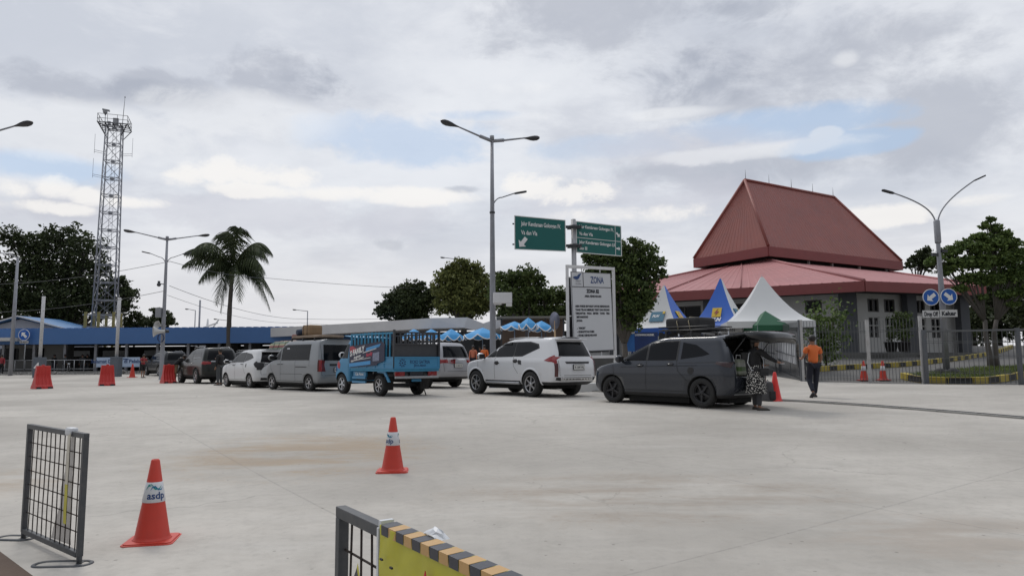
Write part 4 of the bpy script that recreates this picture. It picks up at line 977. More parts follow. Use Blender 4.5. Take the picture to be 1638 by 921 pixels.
# white gate posts at the left and a thin one by the palm
def gate_post(px, top, foot, Y, label, num=None):
    q = atg(px, Y); e = empty('barrier_post', q, 0, label, 'post', 'white posts on dark bases'); hh = at(px, top, Y).z - q.z; k = Y / F
    mb = MB(); mb.box((0, 0, .75), (.62, .62, 1.5)); mb.build('base', mat('post_base_grey', (.10, .12, .15), .7, 0, .2, 3, dirt=.3), e, bevel=.03)
    mb = MB(); mb.tube([(0, 0, 1.4), (0, 0, hh)], .12, 10); mb.build('pole', mat('pole_white_worn', (.55, .55, .55), .6, 0, .1, 4, dirt=.6, dirtcol=(.2, .2, .2)), e)
    if num:
        lettering(num, .8, frameM((0, -.32, .55), (1, 0, 0), (0, 0, 1)), M_whiteink, e, bold=.02)
gate_post(63, 474, 600, 53, 'white post on a dark numbered base behind the first red barrier', '4')
gate_post(185.5, 476, 590, 54, 'white post on a dark base behind the second red barrier')
q = atg(316, 70); e = empty('thin_post', q, 0, 'thin white post above the blue fascia left of the palm', 'post'); mb = MB(); mb.tube([(0, 0, 0), (0, 0, at(316, 480, 70).z - q.z)], .09, 8); mb.build('pole', M_pole, e)
# loudspeakers on the left lamp
def horn(c, d, s, label):
    d = Vector(d).normalized(); q = d.to_track_quat('Z', 'Y').to_matrix().to_4x4(); q.translation = Vector((0, 0, 0)); e = empty('loudspeaker', c, 0, label, 'loudspeaker', 'horn loudspeakers on the lamp post'); m = mat('speaker_cream', (.5, .5, .49), .5, 0, .08, 4, dirt=.2)
    mb = MB(); prof = [(.10 * s, -.45 * s), (.12 * s, -.3 * s), (.14 * s, -.1 * s), (.24 * s, .15 * s), (.40 * s, .35 * s), (.42 * s, .38 * s), (.37 * s, .33 * s), (.2 * s, .12 * s), (.08 * s, -.05 * s)]
    mb.lathe(prof, 18, 0, q); mb.build('bell', m, e); mb = MB(); mb.lathe([(.1 * s, -.7 * s), (.13 * s, -.6 * s), (.13 * s, -.45 * s)], 12, 0, q); mb.build('driver', M_darkmetal, e)
pp = at(253, 530, 46.6)
horn(at(254, 530, 46.4), (-.9, -.6, -.05), .85, 'pale horn loudspeaker facing left on the lamp post'); horn(at(255, 520, 46.8), (-.25, -1, .1), .6, 'upper pale horn loudspeaker on the lamp post, above the wide one')
e = empty('cable_coil', at(257, 540, 46.7), 0, 'dark blue cable coil hanging below the loudspeakers', 'cable coil'); mb = MB()
for i in range(3): mb.tube([(math.cos(a) * .2, .02 * i, math.sin(a) * .26 + .0) for a in [2 * math.pi * j / 16 for j in range(16)]], .03, 5, closed=True, caps=False)
mb.build('coil', mat('cable_blue', (.02, .04, .12), .5), e)
# flat white box hung on the middle lamp post
bb = at(804, 476.5, 28.3); e = empty('hanging_sign_box', bb, R(4), 'blank white box sign fixed to the right side of the tall lamp post', 'sign'); mb = MB(); mb.box((0, 0, 0), (.74, .24, .42)); mb.build('box', M_white, e, bevel=.02); mb = MB(); mb.box((.25, 0, -.27), (.22, .18, .12)); mb.box((-.2, 0, -.24), (.3, .1, .06)); mb.build('bracket', M_white, e)
# round traffic mirror seen from behind
bm_ = atg(888.5, 27); e = empty('traffic_mirror', bm_, 0, 'round grey traffic mirror on an orange striped post behind the white car', 'mirror'); zc = at(888, 513, 27).z - bm_.z; mb = MB(); mb.tube([(0, 0, 0), (0, 0, zc)], .035, 8); mb.build('post', mat('mirror_post', (.45, .30, .16), .6, 0, .2, 5), e)
mb = MB(); mb.lathe([(.01, -.09), (.12, -.08), (.22, -.04), (.27, .01), (.27, .03), (.01, .03)], 20, 0, Matrix.Translation((0, 0, zc)) @ Matrix.Rotation(R(90), 4, 'X') @ Matrix.Rotation(R(-25), 4, 'Y') @ Matrix.Diagonal((.75, 1.25, 1, 1))); mb.build('mirror_disc', mat('mirror_back', (.20, .21, .27), .35, .3), e)
# ================================================================ ROAD SIGNS
M_green = mat('road_sign_green', (0.004, 0.115, 0.105), 0.5, 0, 0.06, 1.2)
def sign_plate(e, tl, tr, br, bl, name, m, edge=M_whiteink, th=.03, rim=.03):
    """Plate from four world corners (already relative)."""
    tl, tr, br, bl = map(Vector, (tl, tr, br, bl)); x = (tr - tl).normalized(); y = (tl - bl).normalized(); n = x.cross(y).normalized()
    mb = MB(); mb.add([bl - n * th, br - n * th, tr - n * th, tl - n * th, bl, br, tr, tl], [(0, 3, 2, 1), (4, 5, 6, 7), (0, 1, 5, 4), (1, 2, 6, 5), (2, 3, 7, 6), (3, 0, 4, 7)]); p = mb.build(name, m, e)
    mb = MB(); c = [bl, br, tr, tl]
    for i in range(4): a, b = c[i], c[(i + 1) % 4]; mb.beam(a + n * .004, b + n * .004, rim, .012, up=n)
    mb.build('border', edge, e); return frameM(tl + n * .006, x, y), (tr - tl).length, (tl - bl).length, p, n
ARROW = [(0, .5), (.42, .08), (.17, .08), (.17, -.5), (-.17, -.5), (-.17, .08), (-.42, .08)]
def arrow(M, cx, cy, s, ang, m, par, depth=.004, name='arrow'):
    mb = MB(); T = M @ Matrix.Translation((cx, cy, 0)) @ Matrix.Rotation(ang, 4, 'Z') @ Matrix.Scale(s, 4); mb.prism(ARROW, T, depth / s); return mb.build(name, m, par)
def direction_sign():
    Y = 28.0; base = atg(921, Y); e = empty('direction_sign', base, 0, 'two green direction boards with white lettering on one tall pole', 'road sign'); o = -Vector(base)
    zt = at(910.5, 351, Y).z - base.z; mb = MB(); mb.tube([(0, 0, 0), (0, 0, zt)], [.105, .095], 12); mb.build('pole', mat('sign_pole', (.34, .34, .35), .5, .4, .1, 3), e)
    for z in (at(910, 363, Y).z - base.z, at(911, 393, Y).z - base.z):
        mb = MB(); mb.lathe([(.16, z - .07), (.2, z), (.16, z + .07)], 14); mb.box((0, 0, z), (.62, .2, .08)); mb.box((0, -.02, z - .07), (.5, .3, .03)); mb.build('clamp', M_darkmetal, e)
        mb = MB(); a = at(820, 357 if z > zt - .7 else 390, 26.9) + o; mb.beam(Vector((-.1, .1, z)), Vector((a.x, a.y + .12, a.z)), .05, .05); b = at(994, 374 if z > zt - .7 else 400, 29.2) + o; mb.beam(Vector((.1, .15, z)), Vector((b.x - .12, b.y + .2, b.z)), .05, .05); mb.build('rail', M_darkmetal, e)
    yl, yr = 26.85, 27.7
    tl = at(823, 345, yl) + o; bl = at(825, 398.5, yl) + o; tr = at(904, 352.5, yr) + o; br = at(905, 402, yr) + o; bl.x = tl.x; br.x = tr.x
    M, w, h, p, n = sign_plate(e, tl, tr, br, bl, 'board', M_green)
    def TX(M, t, x, y, s, w_, par=e, m=M_whiteink):
        s *= 1.15
        me = text_mesh(t, s, 'LEFT', bold=.004); wd = max(v.co.x for v in me.vertices); bpy.data.meshes.remove(me)
        return lettering(t, s, M @ Matrix.Translation((x, y, 0)), m, par, align='LEFT', bold=.004, sx=w_ / wd)
    TX(M, 'Jalur Kendaraan Golongan IV,', w * .13, -h * .27, .20, w * .78); TX(M, 'Va dan VIa', w * .13, -h * .54, .20, w * .31)
    arrow(M, w * .16, -h * .78, .46, R(142), M_whiteink, e)
    tl = at(921.5, 354, 28.0) + o; bl = at(923.5, 403.5, 28.0) + o; tr = at(993, 362, 29.1) + o; br = at(995.5, 409.5, 29.1) + o; bl.x = tl.x; br.x = tr.x
    M, w, h, p, n = sign_plate(e, tl, tr, br, bl, 'board', M_green)
    TX(M, 'Jalur Kendaraan Golongan IV,', w * .06, -h * .20, .155, w * .77); TX(M, 'Va dan VIa', w * .06, -h * .43, .155, w * .30)
    TX(M, 'Jalur Kendaraan Golongan I,II', w * .06, -h * .70, .155, w * .79); TX(M, 'dan III', w * .06, -h * .90, .155, w * .17)
    mb = MB(); mb.box((w * .5, -h * .52, 0), (w, .02, .006)); mb.box((w * .865, -h * .5, 0), (.02, h, .008)); mb.v = [tuple(M @ Vector(v)) for v in mb.v]; mb.build('divider', M_whiteink, e)
    arrow(M, w * .93, -h * .30, .24, R(-135), M_whiteink, e); arrow(M, w * .93, -h * .76, .2, R(-90), M_whiteink, e)
direction_sign()
def zone_board():
    yl, yr = 24.6, 26.0
    P = {k: at(*v) for k, v in dict(tl=(907, 426, yl), tr=(981, 430, yr), bl=(913, 571, yl), br=(989, 570, yr)).items()}
    base = Vector(((P['bl'].x + P['br'].x) / 2, (yl + yr) / 2, 0)); base.z = gz(base.x, base.y); e = empty('notice_board', base, 0, 'tall white framed notice board headed ZONA on the kerb behind the white car', 'notice board'); o = -base
    for k in P: P[k] = P[k] + o
    P['bl'].x = P['tl'].x; P['br'].x = P['tr'].x; P['bl'].y = P['tl'].y; P['br'].y = P['tr'].y
    mw = mat('frame_white', (.66, .66, .67), .45, 0, .06, 2, dirt=.15)
    mb = MB(); mb.beam(P['tl'], P['tr'], .1, .1); mb.beam(P['bl'], P['br'], .1, .1); mb.build('frame_rail', mw, e)
    for a, b in (('tl', 'bl'), ('tr', 'br')):
        mb = MB(); q = P[b].copy(); q.z = -.05; mb.beam(P[a] + Vector((0, 0, .05)), q, .1, .1, up=(0, 1, 0)); mb.build('frame_post', mw, e)
    x = (P['tr'] - P['tl']).normalized(); W = (P['tr'] - P['tl']).length; H = P['tl'].z - P['bl'].z; n = Vector((x.y, -x.x, 0))
    I = P['tl'] + x * .16 - Vector((0, 0, .17)) + n * .02; w = W - .32; h = H - .34
    def spacer(p, q): mb = MB(); mb.beam(p, q, .03, .03); mb.build('spacer', mw, e)
    for t in (.12, .55, .9):
        for s in (0, 1): a = P['tl'].lerp(P['bl'], t) if s == 0 else P['tr'].lerp(P['br'], t); spacer(a, a + x * (.16 if s == 0 else -.16))
    for t in (.3, .7): a = P['tl'].lerp(P['tr'], t); spacer(a, a - Vector((0, 0, .17))); a = P['bl'].lerp(P['br'], t); spacer(a, a + Vector((0, 0, .17)))
    M = frameM(I, x, (0, 0, 1)); fw = mat('board_white', (.56, .575, .60), .55, 0, .04, 1)
    mb = MB(); mb.box((w / 2, -h / 2, -.02), (w, h, .03)); mb.v = [tuple(M @ Vector(v)) for v in mb.v]; mb.build('panel', fw, e)
    mb = MB(); hh = h * .19
    for c, s in (((w / 2, -hh, .0), (w, .02, .008)), ((w * .29, -hh / 2, .0), (.02, hh, .008)), ((.01, -h / 2, 0), (.015, h, .006)), ((w - .01, -h / 2, 0), (.015, h, .006)), ((w / 2, -.01, 0), (w, .015, .006)), ((w / 2, -h + .01, 0), (w, .015, .006))): mb.box(c, s)
    mb.v = [tuple(M @ Vector(v)) for v in mb.v]; mb.build('rule', M_ink, e)
    navy = mat('logo_navy', (.015, .05, .17), .5)
    pts_u = [(-.30, -.02), (-.14, .05), (.0, .04), (.10, .14), (.30, .20), (.20, .08), (.12, -.06), (-.02, -.13), (-.20, -.09)]
    mb = MB(); mb.prism(pts_u[::-1], M @ Matrix.Translation((w * .145, -hh * .36, 0)) @ Matrix.Scale(w * .36, 4), .01); mb.build('logo', navy, e)
    def T(t, cx, y, s, wid, al='CENTER', m=M_ink, b=.006):
        me = text_mesh(t, s, al, bold=b); wd = max(v.co.x for v in me.vertices) - min(v.co.x for v in me.vertices); bpy.data.meshes.remove(me)
        lettering(t, s, M @ Matrix.Translation((cx, y, 0)), m, e, align=al, bold=b, sx=wid / wd)
    T('ZONA', w * .64, -hh * .72, hh * .62, w * .34, m=navy, b=.008); T('ASDP', w * .17, -hh * .68, .09, w * .13, m=mat('faint_ink', (.3, .3, .32), .6), b=.002); T('INDONESIA', w * .17, -hh * .84, .06, w * .14, m=mat('faint_ink', (.3, .3, .32), .6), b=.002)
    T('ZONA B2', w * .52, -h * .262, .17, w * .32, b=.012); T('AREA KENDARAAN', w * .52, -h * .318, .10, w * .42)
    for i, t in enumerate(('AREA PARKIR SIAP MUAT UNTUK KENDARAAN', 'YANG TELAH MEMILIKI TIKET DAN SUDAH', 'TERDAFTAR   PADA   SISTEM   YANG   TIBA', '')):
        if t: T(t, w * .07, -h * (.445 + .045 * i), .095, w * .86, 'LEFT')
    T('BERTANGGUNG', w * .09, -h * .58, .09, w * .28, 'LEFT'); T('JAWAB :', w * .09, -h * .625, .09, w * .15, 'LEFT')
    T('- TIKET', w * .09, -h * .72, .09, w * .21, 'LEFT'); T('- IDENTITAS DIRI', w * .09, -h * .765, .09, w * .42, 'LEFT'); T('- STNK KENDARAAN', w * .09, -h * .81, .09, w * .48, 'LEFT')
    mb = MB(); mb.box((w / 2, -.12 - h / 2, -.28), (w * 1.0, h * .96, .02)); mb.v = [tuple(M @ Vector(v)) for v in mb.v]; mb.build('backing', M_darkmetal, e)
    c = (P['bl'] + P['br']) / 2
zone_board()
def kerb_block():
    a, b = atg(905, 24.9), atg(1005, 26.3); mb = MB(); mb.beam(a + Vector((0, 0, .15)), b + Vector((0, 0, .15)), .7, .32); tag(mb.build('planter_kerb', mat('pale_concrete', (.5, .5, .49), .8), bevel=.02), 'low pale concrete block under the zone notice board', 'kerb')
kerb_block()
M_signblue = mat('sign_blue', (0.01, 0.10, 0.42), 0.45, 0, 0.05, 3)
def round_sign(px, py, Y, r, ang, text, label, tw=1.0, py2=502, group=None, post=None):
    c = at(px, py, Y); e = empty('arrow_sign', c, 0, label, 'road sign', group); M = Matrix.Rotation(R(90), 4, 'X')
    mb = MB(); mb.lathe([(r, -.01), (r, .012)], 32, 0, M); mb.build('disc', M_signblue, e)
    mb = MB(); mb.lathe([(r * .93, .012), (r * .93, .016), (r * 1.01, .016), (r * 1.01, .0)], 32, 0, M, caps=False); mb.build('border', M_whiteink, e)
    arrow(frameM((0, -.014, 0), (1, 0, 0), (0, 0, 1)), 0, 0, r * 1.25, ang, M_whiteink, e)
    if text:
        p2 = at(px, py2, Y) - c; w, h = tw; mb = MB(); mb.box((p2.x + (w[1] if isinstance(w, tuple) else 0), 0, p2.z), (w if not isinstance(w, tuple) else w[0], .02, h)); mb.build('name_plate', mat('sign_white', (.6, .6, .6), .5), e)
        ww = w if not isinstance(w, tuple) else w[0]; me = text_mesh(text, h * .8, bold=.012); wd = max(v.co.x for v in me.vertices) - min(v.co.x for v in me.vertices); bpy.data.meshes.remove(me)
        lettering(text, h * .8, frameM((p2.x, -.013, p2.z - h * .28), (1, 0, 0), (0, 0, 1)), M_ink, e, bold=.012, sx=ww * .84 / wd)
    mb = MB(); mb.box((0, .03, 0), (.05, .05, r * 1.6)); mb.build('bracket', M_darkmetal, e); return e
round_sign(1489, 475.5, 30.0, .345, R(128), 'Drop Off', 'round blue sign with a white arrow to the lower left over a Drop Off plate', ((.68, .30)), group='round blue arrow signs on the forked lamp post')
round_sign(1517.5, 474.5, 30.0, .345, R(-128), 'Keluar', 'round blue sign with a white arrow to the lower right over a Keluar plate', ((.72, .30)), group='round blue arrow signs on the forked lamp post', py2=501)
Yb = BC[0] - .6
round_sign(38.5, 535.5, Yb, .48, R(45), 'Ke Kapal', 'round blue sign with an upward left arrow on the blue fascia', ((.72, .2)), py2=547)
q = atg(38, Yb + .1); e = empty('sign_post', q, 0, 'thin steel post below the round blue sign at the left', 'post'); mb = MB(); mb.tube([(0, 0, 0), (0, 0, at(38, 535, Yb).z - q.z)], .04, 6); mb.build('pole', M_steel, e)
# ================================================================ FENCES
M_wire = mat('fence_wire', (0.12, 0.125, 0.13), 0.5, 0.4, .15, 5)
M_fpost = mat('fence_post_dark', (0.11, 0.12, 0.135), 0.5, 0.3, .15, 3, dirt=.3)
M_fpost2 = mat('fence_post_pale', (0.45, 0.45, 0.45), 0.6, 0.1, .12, 3, dirt=.4)
def mesh_fence(pts, hs, label, post_m, wire=.013, gap=.10, rows=(.06, .5, .95), toprail=False, pw=.08, fold=True, group='wire mesh fence runs'):
    """pts: ground points of posts; hs: height per post. One thing: posts, a mesh panel per bay."""
    base = pts[0].copy(); e = empty('mesh_fence', base, 0, label, 'fence', group)
    L = [p - base for p in pts]
    for p, h in zip(L, hs):
        mb = MB(); mb.box((p.x, p.y, p.z + h / 2 + .02), (pw, pw, h + .08)); mb.build('post', post_m, e)
    for i in range(len(L) - 1):
        a, b = L[i], L[i + 1]; l = (b - a).length; n = max(3, int(l / gap)); mb = MB(); d = (b - a).normalized(); nn = Vector((-d.y, d.x, 0)) * .03
        for k in range(1, n):
            t = k / n; p = a.lerp(b, t); h = lerp(hs[i], hs[i + 1], t); mb.beam(p + Vector((0, 0, .06)), p + Vector((0, 0, h)), wire, wire)
        for r in rows:
            mb.beam(a + Vector((0, 0, hs[i] * r)), b + Vector((0, 0, hs[i + 1] * r)), wire * 1.3, wire * 1.3); mb.beam(a + nn + Vector((0, 0, hs[i] * r + .06)), b + nn + Vector((0, 0, hs[i + 1] * r + .06)), wire, wire)
        if toprail: mb.beam(a + Vector((0, 0, hs[i])), b + Vector((0, 0, hs[i + 1])), .07, .07)
        mb.build('mesh_panel', M_wire, e)
    return e
# right run
def post_at(px, py): return gnd(px, py)
R1_, R2_, R3_ = gnd(1483, 615), gnd(1634, 617), None
Yr = R1_.y
rp = [gnd(1483, 615.0), gnd(1634, 616.5), gnd(1790, 618)]
for p in rp: p.z = gz(p.x, p.y)
hr = at(1483, 530, rp[0].y).z - rp[0].z
mesh_fence(rp, [hr, at(1634, 527, rp[1].y).z - rp[1].z, hr], 'dark railed wire fence in front of the grass island at the right', M_fpost, toprail=True, rows=(.03, .22, .5, .78), gap=.145, pw=.12, wire=.014)
lp = [gnd(1478, 614.5), gnd(1392, 612.5), gnd(1285, 610.5)]
lh = [at(1472, 508, lp[0].y).z - lp[0].z, at(1391, 514, lp[1].y).z - lp[1].z, at(1279, 514, lp[2].y).z - lp[2].z]
mesh_fence(lp, lh, 'tall wire mesh fence behind the man in orange', M_fpost2, rows=(.05, .47, .82), gap=.11, pw=.10)
gp = [lp[2] + Vector((-.1, .05, 0)), atg(1248, 33), atg(1222, 36.5), atg(1195, 40)]
gp[0] = gnd(1283, 610.5); gh = [at(1277, 514, gp[0].y).z - gp[0].z, at(1245, 519, 33).z - gp[1].z, 2.6, 2.6]
mesh_fence(gp, gh, 'gate run of wire mesh fence turning back behind the woman', M_fpost, rows=(.05, .35, .5, .65, .85), gap=.14, pw=.10)
# corrugated sheets tied to the gate
def corr_panel(a, b, z0, z1, label):
    a = Vector(a); b = Vector(b); c = (a + b) / 2; e = empty('corrugated_sheet', c, 0, label, 'sheet', 'corrugated sheets tied to the gate'); d = (b - a).normalized(); l = (b - a).length; n = Vector((d.y, -d.x, 0)); k = int(l / .025); vs = []
    for i in range(k + 1):
        t = i / k - .5; o = .03 * math.sin(i / k * l / .15 * 2 * math.pi); lean = .25
        vs += [d * (t * l) + n * o + Vector((0, 0, z0 - c.z)), d * (t * l + .0) + n * o + Vector((0, 0, z1 - c.z))]
    mb = MB(); mb.add(vs, [(2 * i, 2 * i + 2, 2 * i + 3, 2 * i + 1) for i in range(k)], 0, True)
    off = len(mb.v); mb.add([Vector(v) - n * .004 for v in mb.v], [tuple(reversed(f)) for f in mb.f[:k]], 0, True)
    mb.m = [(i // 7) % 2 for i in range(len(mb.f))]; mb.build('sheet', [mat('sheet_white_grey', (.66, .67, .69), .4, 0, .06, 2), mat('sheet_stripe_grey', (.20, .21, .23), .5)], e, fix=False)
    mb = MB()
    for q in (.3, .75): zz = lerp(z0, z1, q) - c.z; mb.beam(d * (-l / 2) + n * .06 + Vector((0, 0, zz)), d * (l / 2) + n * .06 + Vector((0, 0, zz)), .02, .03)
    mb.build('batten', M_fpost, e)
fdir = Vector((-.14, -.05, 0))
a, b, c = gp[0].lerp(gp[1], .08), gp[0].lerp(gp[1], .98), gp[1].lerp(gp[2], .95)
corr_panel(b + fdir, a + fdir, at(1265, 577, gp[0].y).z, at(1265, 533, gp[0].y).z, 'right white corrugated sheet tied to the mesh gate')
corr_panel(c + fdir, gp[1].lerp(gp[2], .04) + fdir, at(1230, 576, 34.5).z, at(1230, 532, 34.5).z, 'left white corrugated sheet tied to the mesh gate')
# ================================================================ TENTS
M_tw = mat('tent_white', (.62, .63, .63), .6, 0, .04, 1, dirt=.12, dirtcol=(.45, .46, .46))
M_tb = mat('tent_blue', (.025, .12, .50), .5, 0, .06, 1)
M_tg = mat('tent_green', (.012, .10, .045), .6, 0, .1, 2)
def pagoda(px, Y, peak_py, eave_py, wpx, rot, faces, label, val_m=None, sag=.32, frac=1.0):
    c = atg(px, Y); e = empty('pagoda_tent', c, rot, label, 'tent', 'pagoda tents before the hall'); k = Y / F; H = at(px, peak_py, Y).z - c.z; h = at(px, eave_py, Y).z - c.z
    half = wpx * k / 2 / (abs(math.cos(rot)) + abs(math.sin(rot)))
    cn = [(-half, -half), (half, -half), (half, half), (-half, half)]
    rows = 10; seg = 6; panels = []
    for i in range(4):
        a, b = cn[i], cn[(i + 1) % 4]; vs = []
        for j in range(rows + 1):
            t = j / rows; q = .03 + .97 * t; z = h + (H - h) * ((1 - t) ** 1.75 * .8 + (1 - t) * .2)
            for s in range(seg + 1):
                u = s / seg; x, y = lerp(a[0], b[0], u) * q, lerp(a[1], b[1], u) * q; vs.append((x, y, z))
        mb = MB(); mb.add(vs, [(j * (seg + 1) + s, j * (seg + 1) + s + 1, (j + 1) * (seg + 1) + s + 1, (j + 1) * (seg + 1) + s) for j in range(rows) for s in range(seg)], 0, True)
        p = mb.build('roof_panel', faces[i], e); panels.append(p)
    for i in range(4):
        a, b = cn[i], cn[(i + 1) % 4]; mb = MB(); mid = ((a[0] + b[0]) / 2, (a[1] + b[1]) / 2, h - .14); mb.box(mid, (half * 2 if i % 2 == 0 else .02, .02 if i % 2 == 0 else half * 2, .3)); mb.build('valance', (val_m or faces)[i], e)
    for x, y in cn: mb = MB(); mb.tube([(x * .98, y * .98, 0), (x * .98, y * .98, h)], .035, 8); mb.build('leg', M_steel, e)
    mb = MB(); mb.tube([(0, 0, H - .05), (0, 0, H + .12)], [.02, .004], 6); mb.build('finial', M_steel, e)
    return e, half, h, H
def tent_mark(e, half, h, H, i, t0, size, draw):
    """Frame lying on panel i at height share t0."""
    n = [(0, -1), (1, 0), (0, 1), (-1, 0)][i]; xd = [(1, 0), (0, 1), (-1, 0), (0, -1)][i]
    def P(t):
        q = .03 + .97 * t; z = h + (H - h) * ((1 - t) ** 1.75 * .8 + (1 - t) * .2); return Vector((n[0] * half * q, n[1] * half * q, z))
    a, b = P(t0 - .08), P(t0 + .08); up = (a - b).normalized(); x = Vector((xd[0], xd[1], 0)); M = frameM((a + b) / 2 + x.cross(up) * .04, x, up); draw(M, e)
M_yel = mat('logo_yellow', (.62, .42, .02), .5); M_teal = mat('banner_teal', (.01, .13, .22), .5)
def logo_main(M, e, s=.75):
    mb = MB(); mb.box((0, .12 * s, 0), (.62 * s, .72 * s, .02)); mb.v = [tuple(M @ Vector(v)) for v in mb.v]; mb.build('emblem_panel', M_yel, e)
    mb = MB(); mb.prism([(.08, .42), (-.16, .06), (-.02, .06), (-.08, -.18), (.16, .18), (.02, .18)], M @ Matrix.Scale(s, 4) @ Matrix.Translation((0, 0, .02)), .01); mb.build('lightning_emblem', M_red, e)
    lettering('PLN', .36 * s, M @ Matrix.Translation((0, -.56 * s, .012)), M_whiteink, e, bold=.02, shear=.2)
def logo_teal(M, e, s=.75):
    mb = MB(); mb.box((0, .1 * s, 0), (1.0 * s, .8 * s, .02)); mb.v = [tuple(M @ Vector(v)) for v in mb.v]; mb.build('emblem_panel', M_teal, e)
    mb = MB(); mb.box((.42 * s, .4 * s, .012), (.16 * s, .2 * s, .02)); mb.v = [tuple(M @ Vector(v)) for v in mb.v]; mb.build('emblem_corner', M_yel, e)
    lettering('PLN', .26 * s, M @ Matrix.Translation((-.12 * s, .05 * s, .014)), M_whiteink, e, bold=.01, shear=.2)
rot1 = R(28)
e, hf, h, H = pagoda(1066, 36, 457, 526, 122, R(-38), [M_tw, M_tb, M_tw, M_tb], 'left pagoda tent, white and blue roof, nearest the zone board', val_m=[M_tb] * 4)
tent_mark(e, hf, h, H, 0, .62, 1, logo_teal); tent_mark(e, hf, h, H, 1, .60, 1, logo_main)
e, hf, h, H = pagoda(1158, 36.5, 446, 525, 122, R(-34), [M_tb, M_tw, M_tb, M_tw], 'middle pagoda tent with a blue front roof and yellow emblem', val_m=[M_tw] * 4)
tent_mark(e, hf, h, H, 0, .58, 1, logo_main); tent_mark(e, hf, h, H, 1, .60, 1, logo_teal)
lettering('PELAYANAN PELANGGAN', .2, frameM((0, -hf - .03, h - .22), (1, 0, 0), (0, 0, 1)), M_ink, e, sx=.9)
e, hf, h, H = pagoda(1225, 34, 443, 517, 147, R(-10), [M_tw] * 4, 'right and largest pagoda tent, plain white, behind the mesh gate')
c = atg(1228, 32.6); e = empty('gazebo_tent', c, R(5), 'small dark green gazebo top in front of the plain white tent', 'tent'); k = 32.6 / F; zt = at(1232, 497, 32.6).z - c.z; zb = at(1232, 521, 32.6).z - c.z; mb = MB(); w = 26 * k
mb.add([(-w, -w, zb), (w, -w, zb), (w, w, zb), (-w, w, zb), (0, 0, zt)], [(0, 1, 4), (1, 2, 4), (2, 3, 4), (3, 0, 4)]); mb.add([(-w, -w, zb - .25), (w, -w, zb - .25), (w, w, zb - .25), (-w, w, zb - .25), (-w, -w, zb), (w, -w, zb), (w, w, zb), (-w, w, zb)], [(0, 1, 5, 4), (1, 2, 6, 5), (2, 3, 7, 6), (3, 0, 4, 7)]); mb.build('roof', M_tg, e)
for sx in (-1, 1):
    for sy in (-1, 1): mb = MB(); mb.tube([(sx * w * .97, sy * w * .97, 0), (sx * w * .97, sy * w * .97, zb)], .025, 6); mb.build('leg', M_steel, e)
# dark tent wall and blue banners by the left tent
def banner(px0, px1, py0, py1, Y, m, label, texts=(), name='banner'):
    a = at(px0, py1, Y); b = at(px1, py0, Y); c = Vector(((a.x + b.x) / 2, Y, a.z)); e = empty(name, c, 0, label, 'banner'); w, h = b.x - a.x, b.z - a.z
    mb = MB(); mb.box((0, 0, h / 2), (w, .04, h)); mb.build('panel', m, e)
    mb = MB(); gz_ = gz(c.x, Y) - c.z
    for s in (-1, 1): mb.tube([(s * (w / 2 - .03), .05, gz_), (s * (w / 2 - .03), .05, h)], .025, 5)
    mb.build('stand', M_steel, e)
    for t, x, z, s, mm in texts: lettering(t, s, frameM((x * w, -.03, z * h), (1, 0, 0), (0, 0, 1)), mm, e, bold=.01)
    return e
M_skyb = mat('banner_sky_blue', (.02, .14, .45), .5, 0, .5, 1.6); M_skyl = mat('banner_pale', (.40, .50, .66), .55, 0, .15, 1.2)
banner(998, 1014, 505, 562, 33.5, M_skyb, 'bright blue standing banner between the zone board and left tent', (('PLN', 0, .85, .25, M_whiteink), ('MUDIK', 0, .62, .14, M_whiteink), ('NYAMAN', 0, .5, .12, M_whiteink)))
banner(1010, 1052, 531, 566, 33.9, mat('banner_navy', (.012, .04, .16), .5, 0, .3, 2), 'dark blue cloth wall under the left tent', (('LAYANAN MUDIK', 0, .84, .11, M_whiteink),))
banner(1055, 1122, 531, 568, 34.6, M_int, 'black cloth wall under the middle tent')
b_ = banner(154, 224, 571, 587, 60.4, M_skyl, 'pale blue banner hung on the railing behind the second red barrier', (('Selamat Datang di Pelabuhan', .05, .42, .42, mat('logo_navy', (.015, .05, .17), .5)), ('Mudik Aman', .1, .75, .2, mat('logo_navy', (.015, .05, .17), .5))))
# railing in front of the left canopy
def railing():
    a, b = atg(-40, 61.6), atg(150, 61.6); e = empty('railing', a, 0, 'grey tube railing along the far left edge under the blue fascia', 'railing'); l = (b - a).length; mb = MB()
    for k in range(13): mb.tube([((b.x - a.x) * k / 12, 0, 0), ((b.x - a.x) * k / 12, 0, 1.2)], .035, 5)
    mb.build('posts', M_steel, e); mb = MB()
    for z in (.45, 1.2): mb.tube([(0, 0, z), (b.x - a.x, 0, z)], .03, 5)
    mb.build('rails', M_steel, e)
railing()
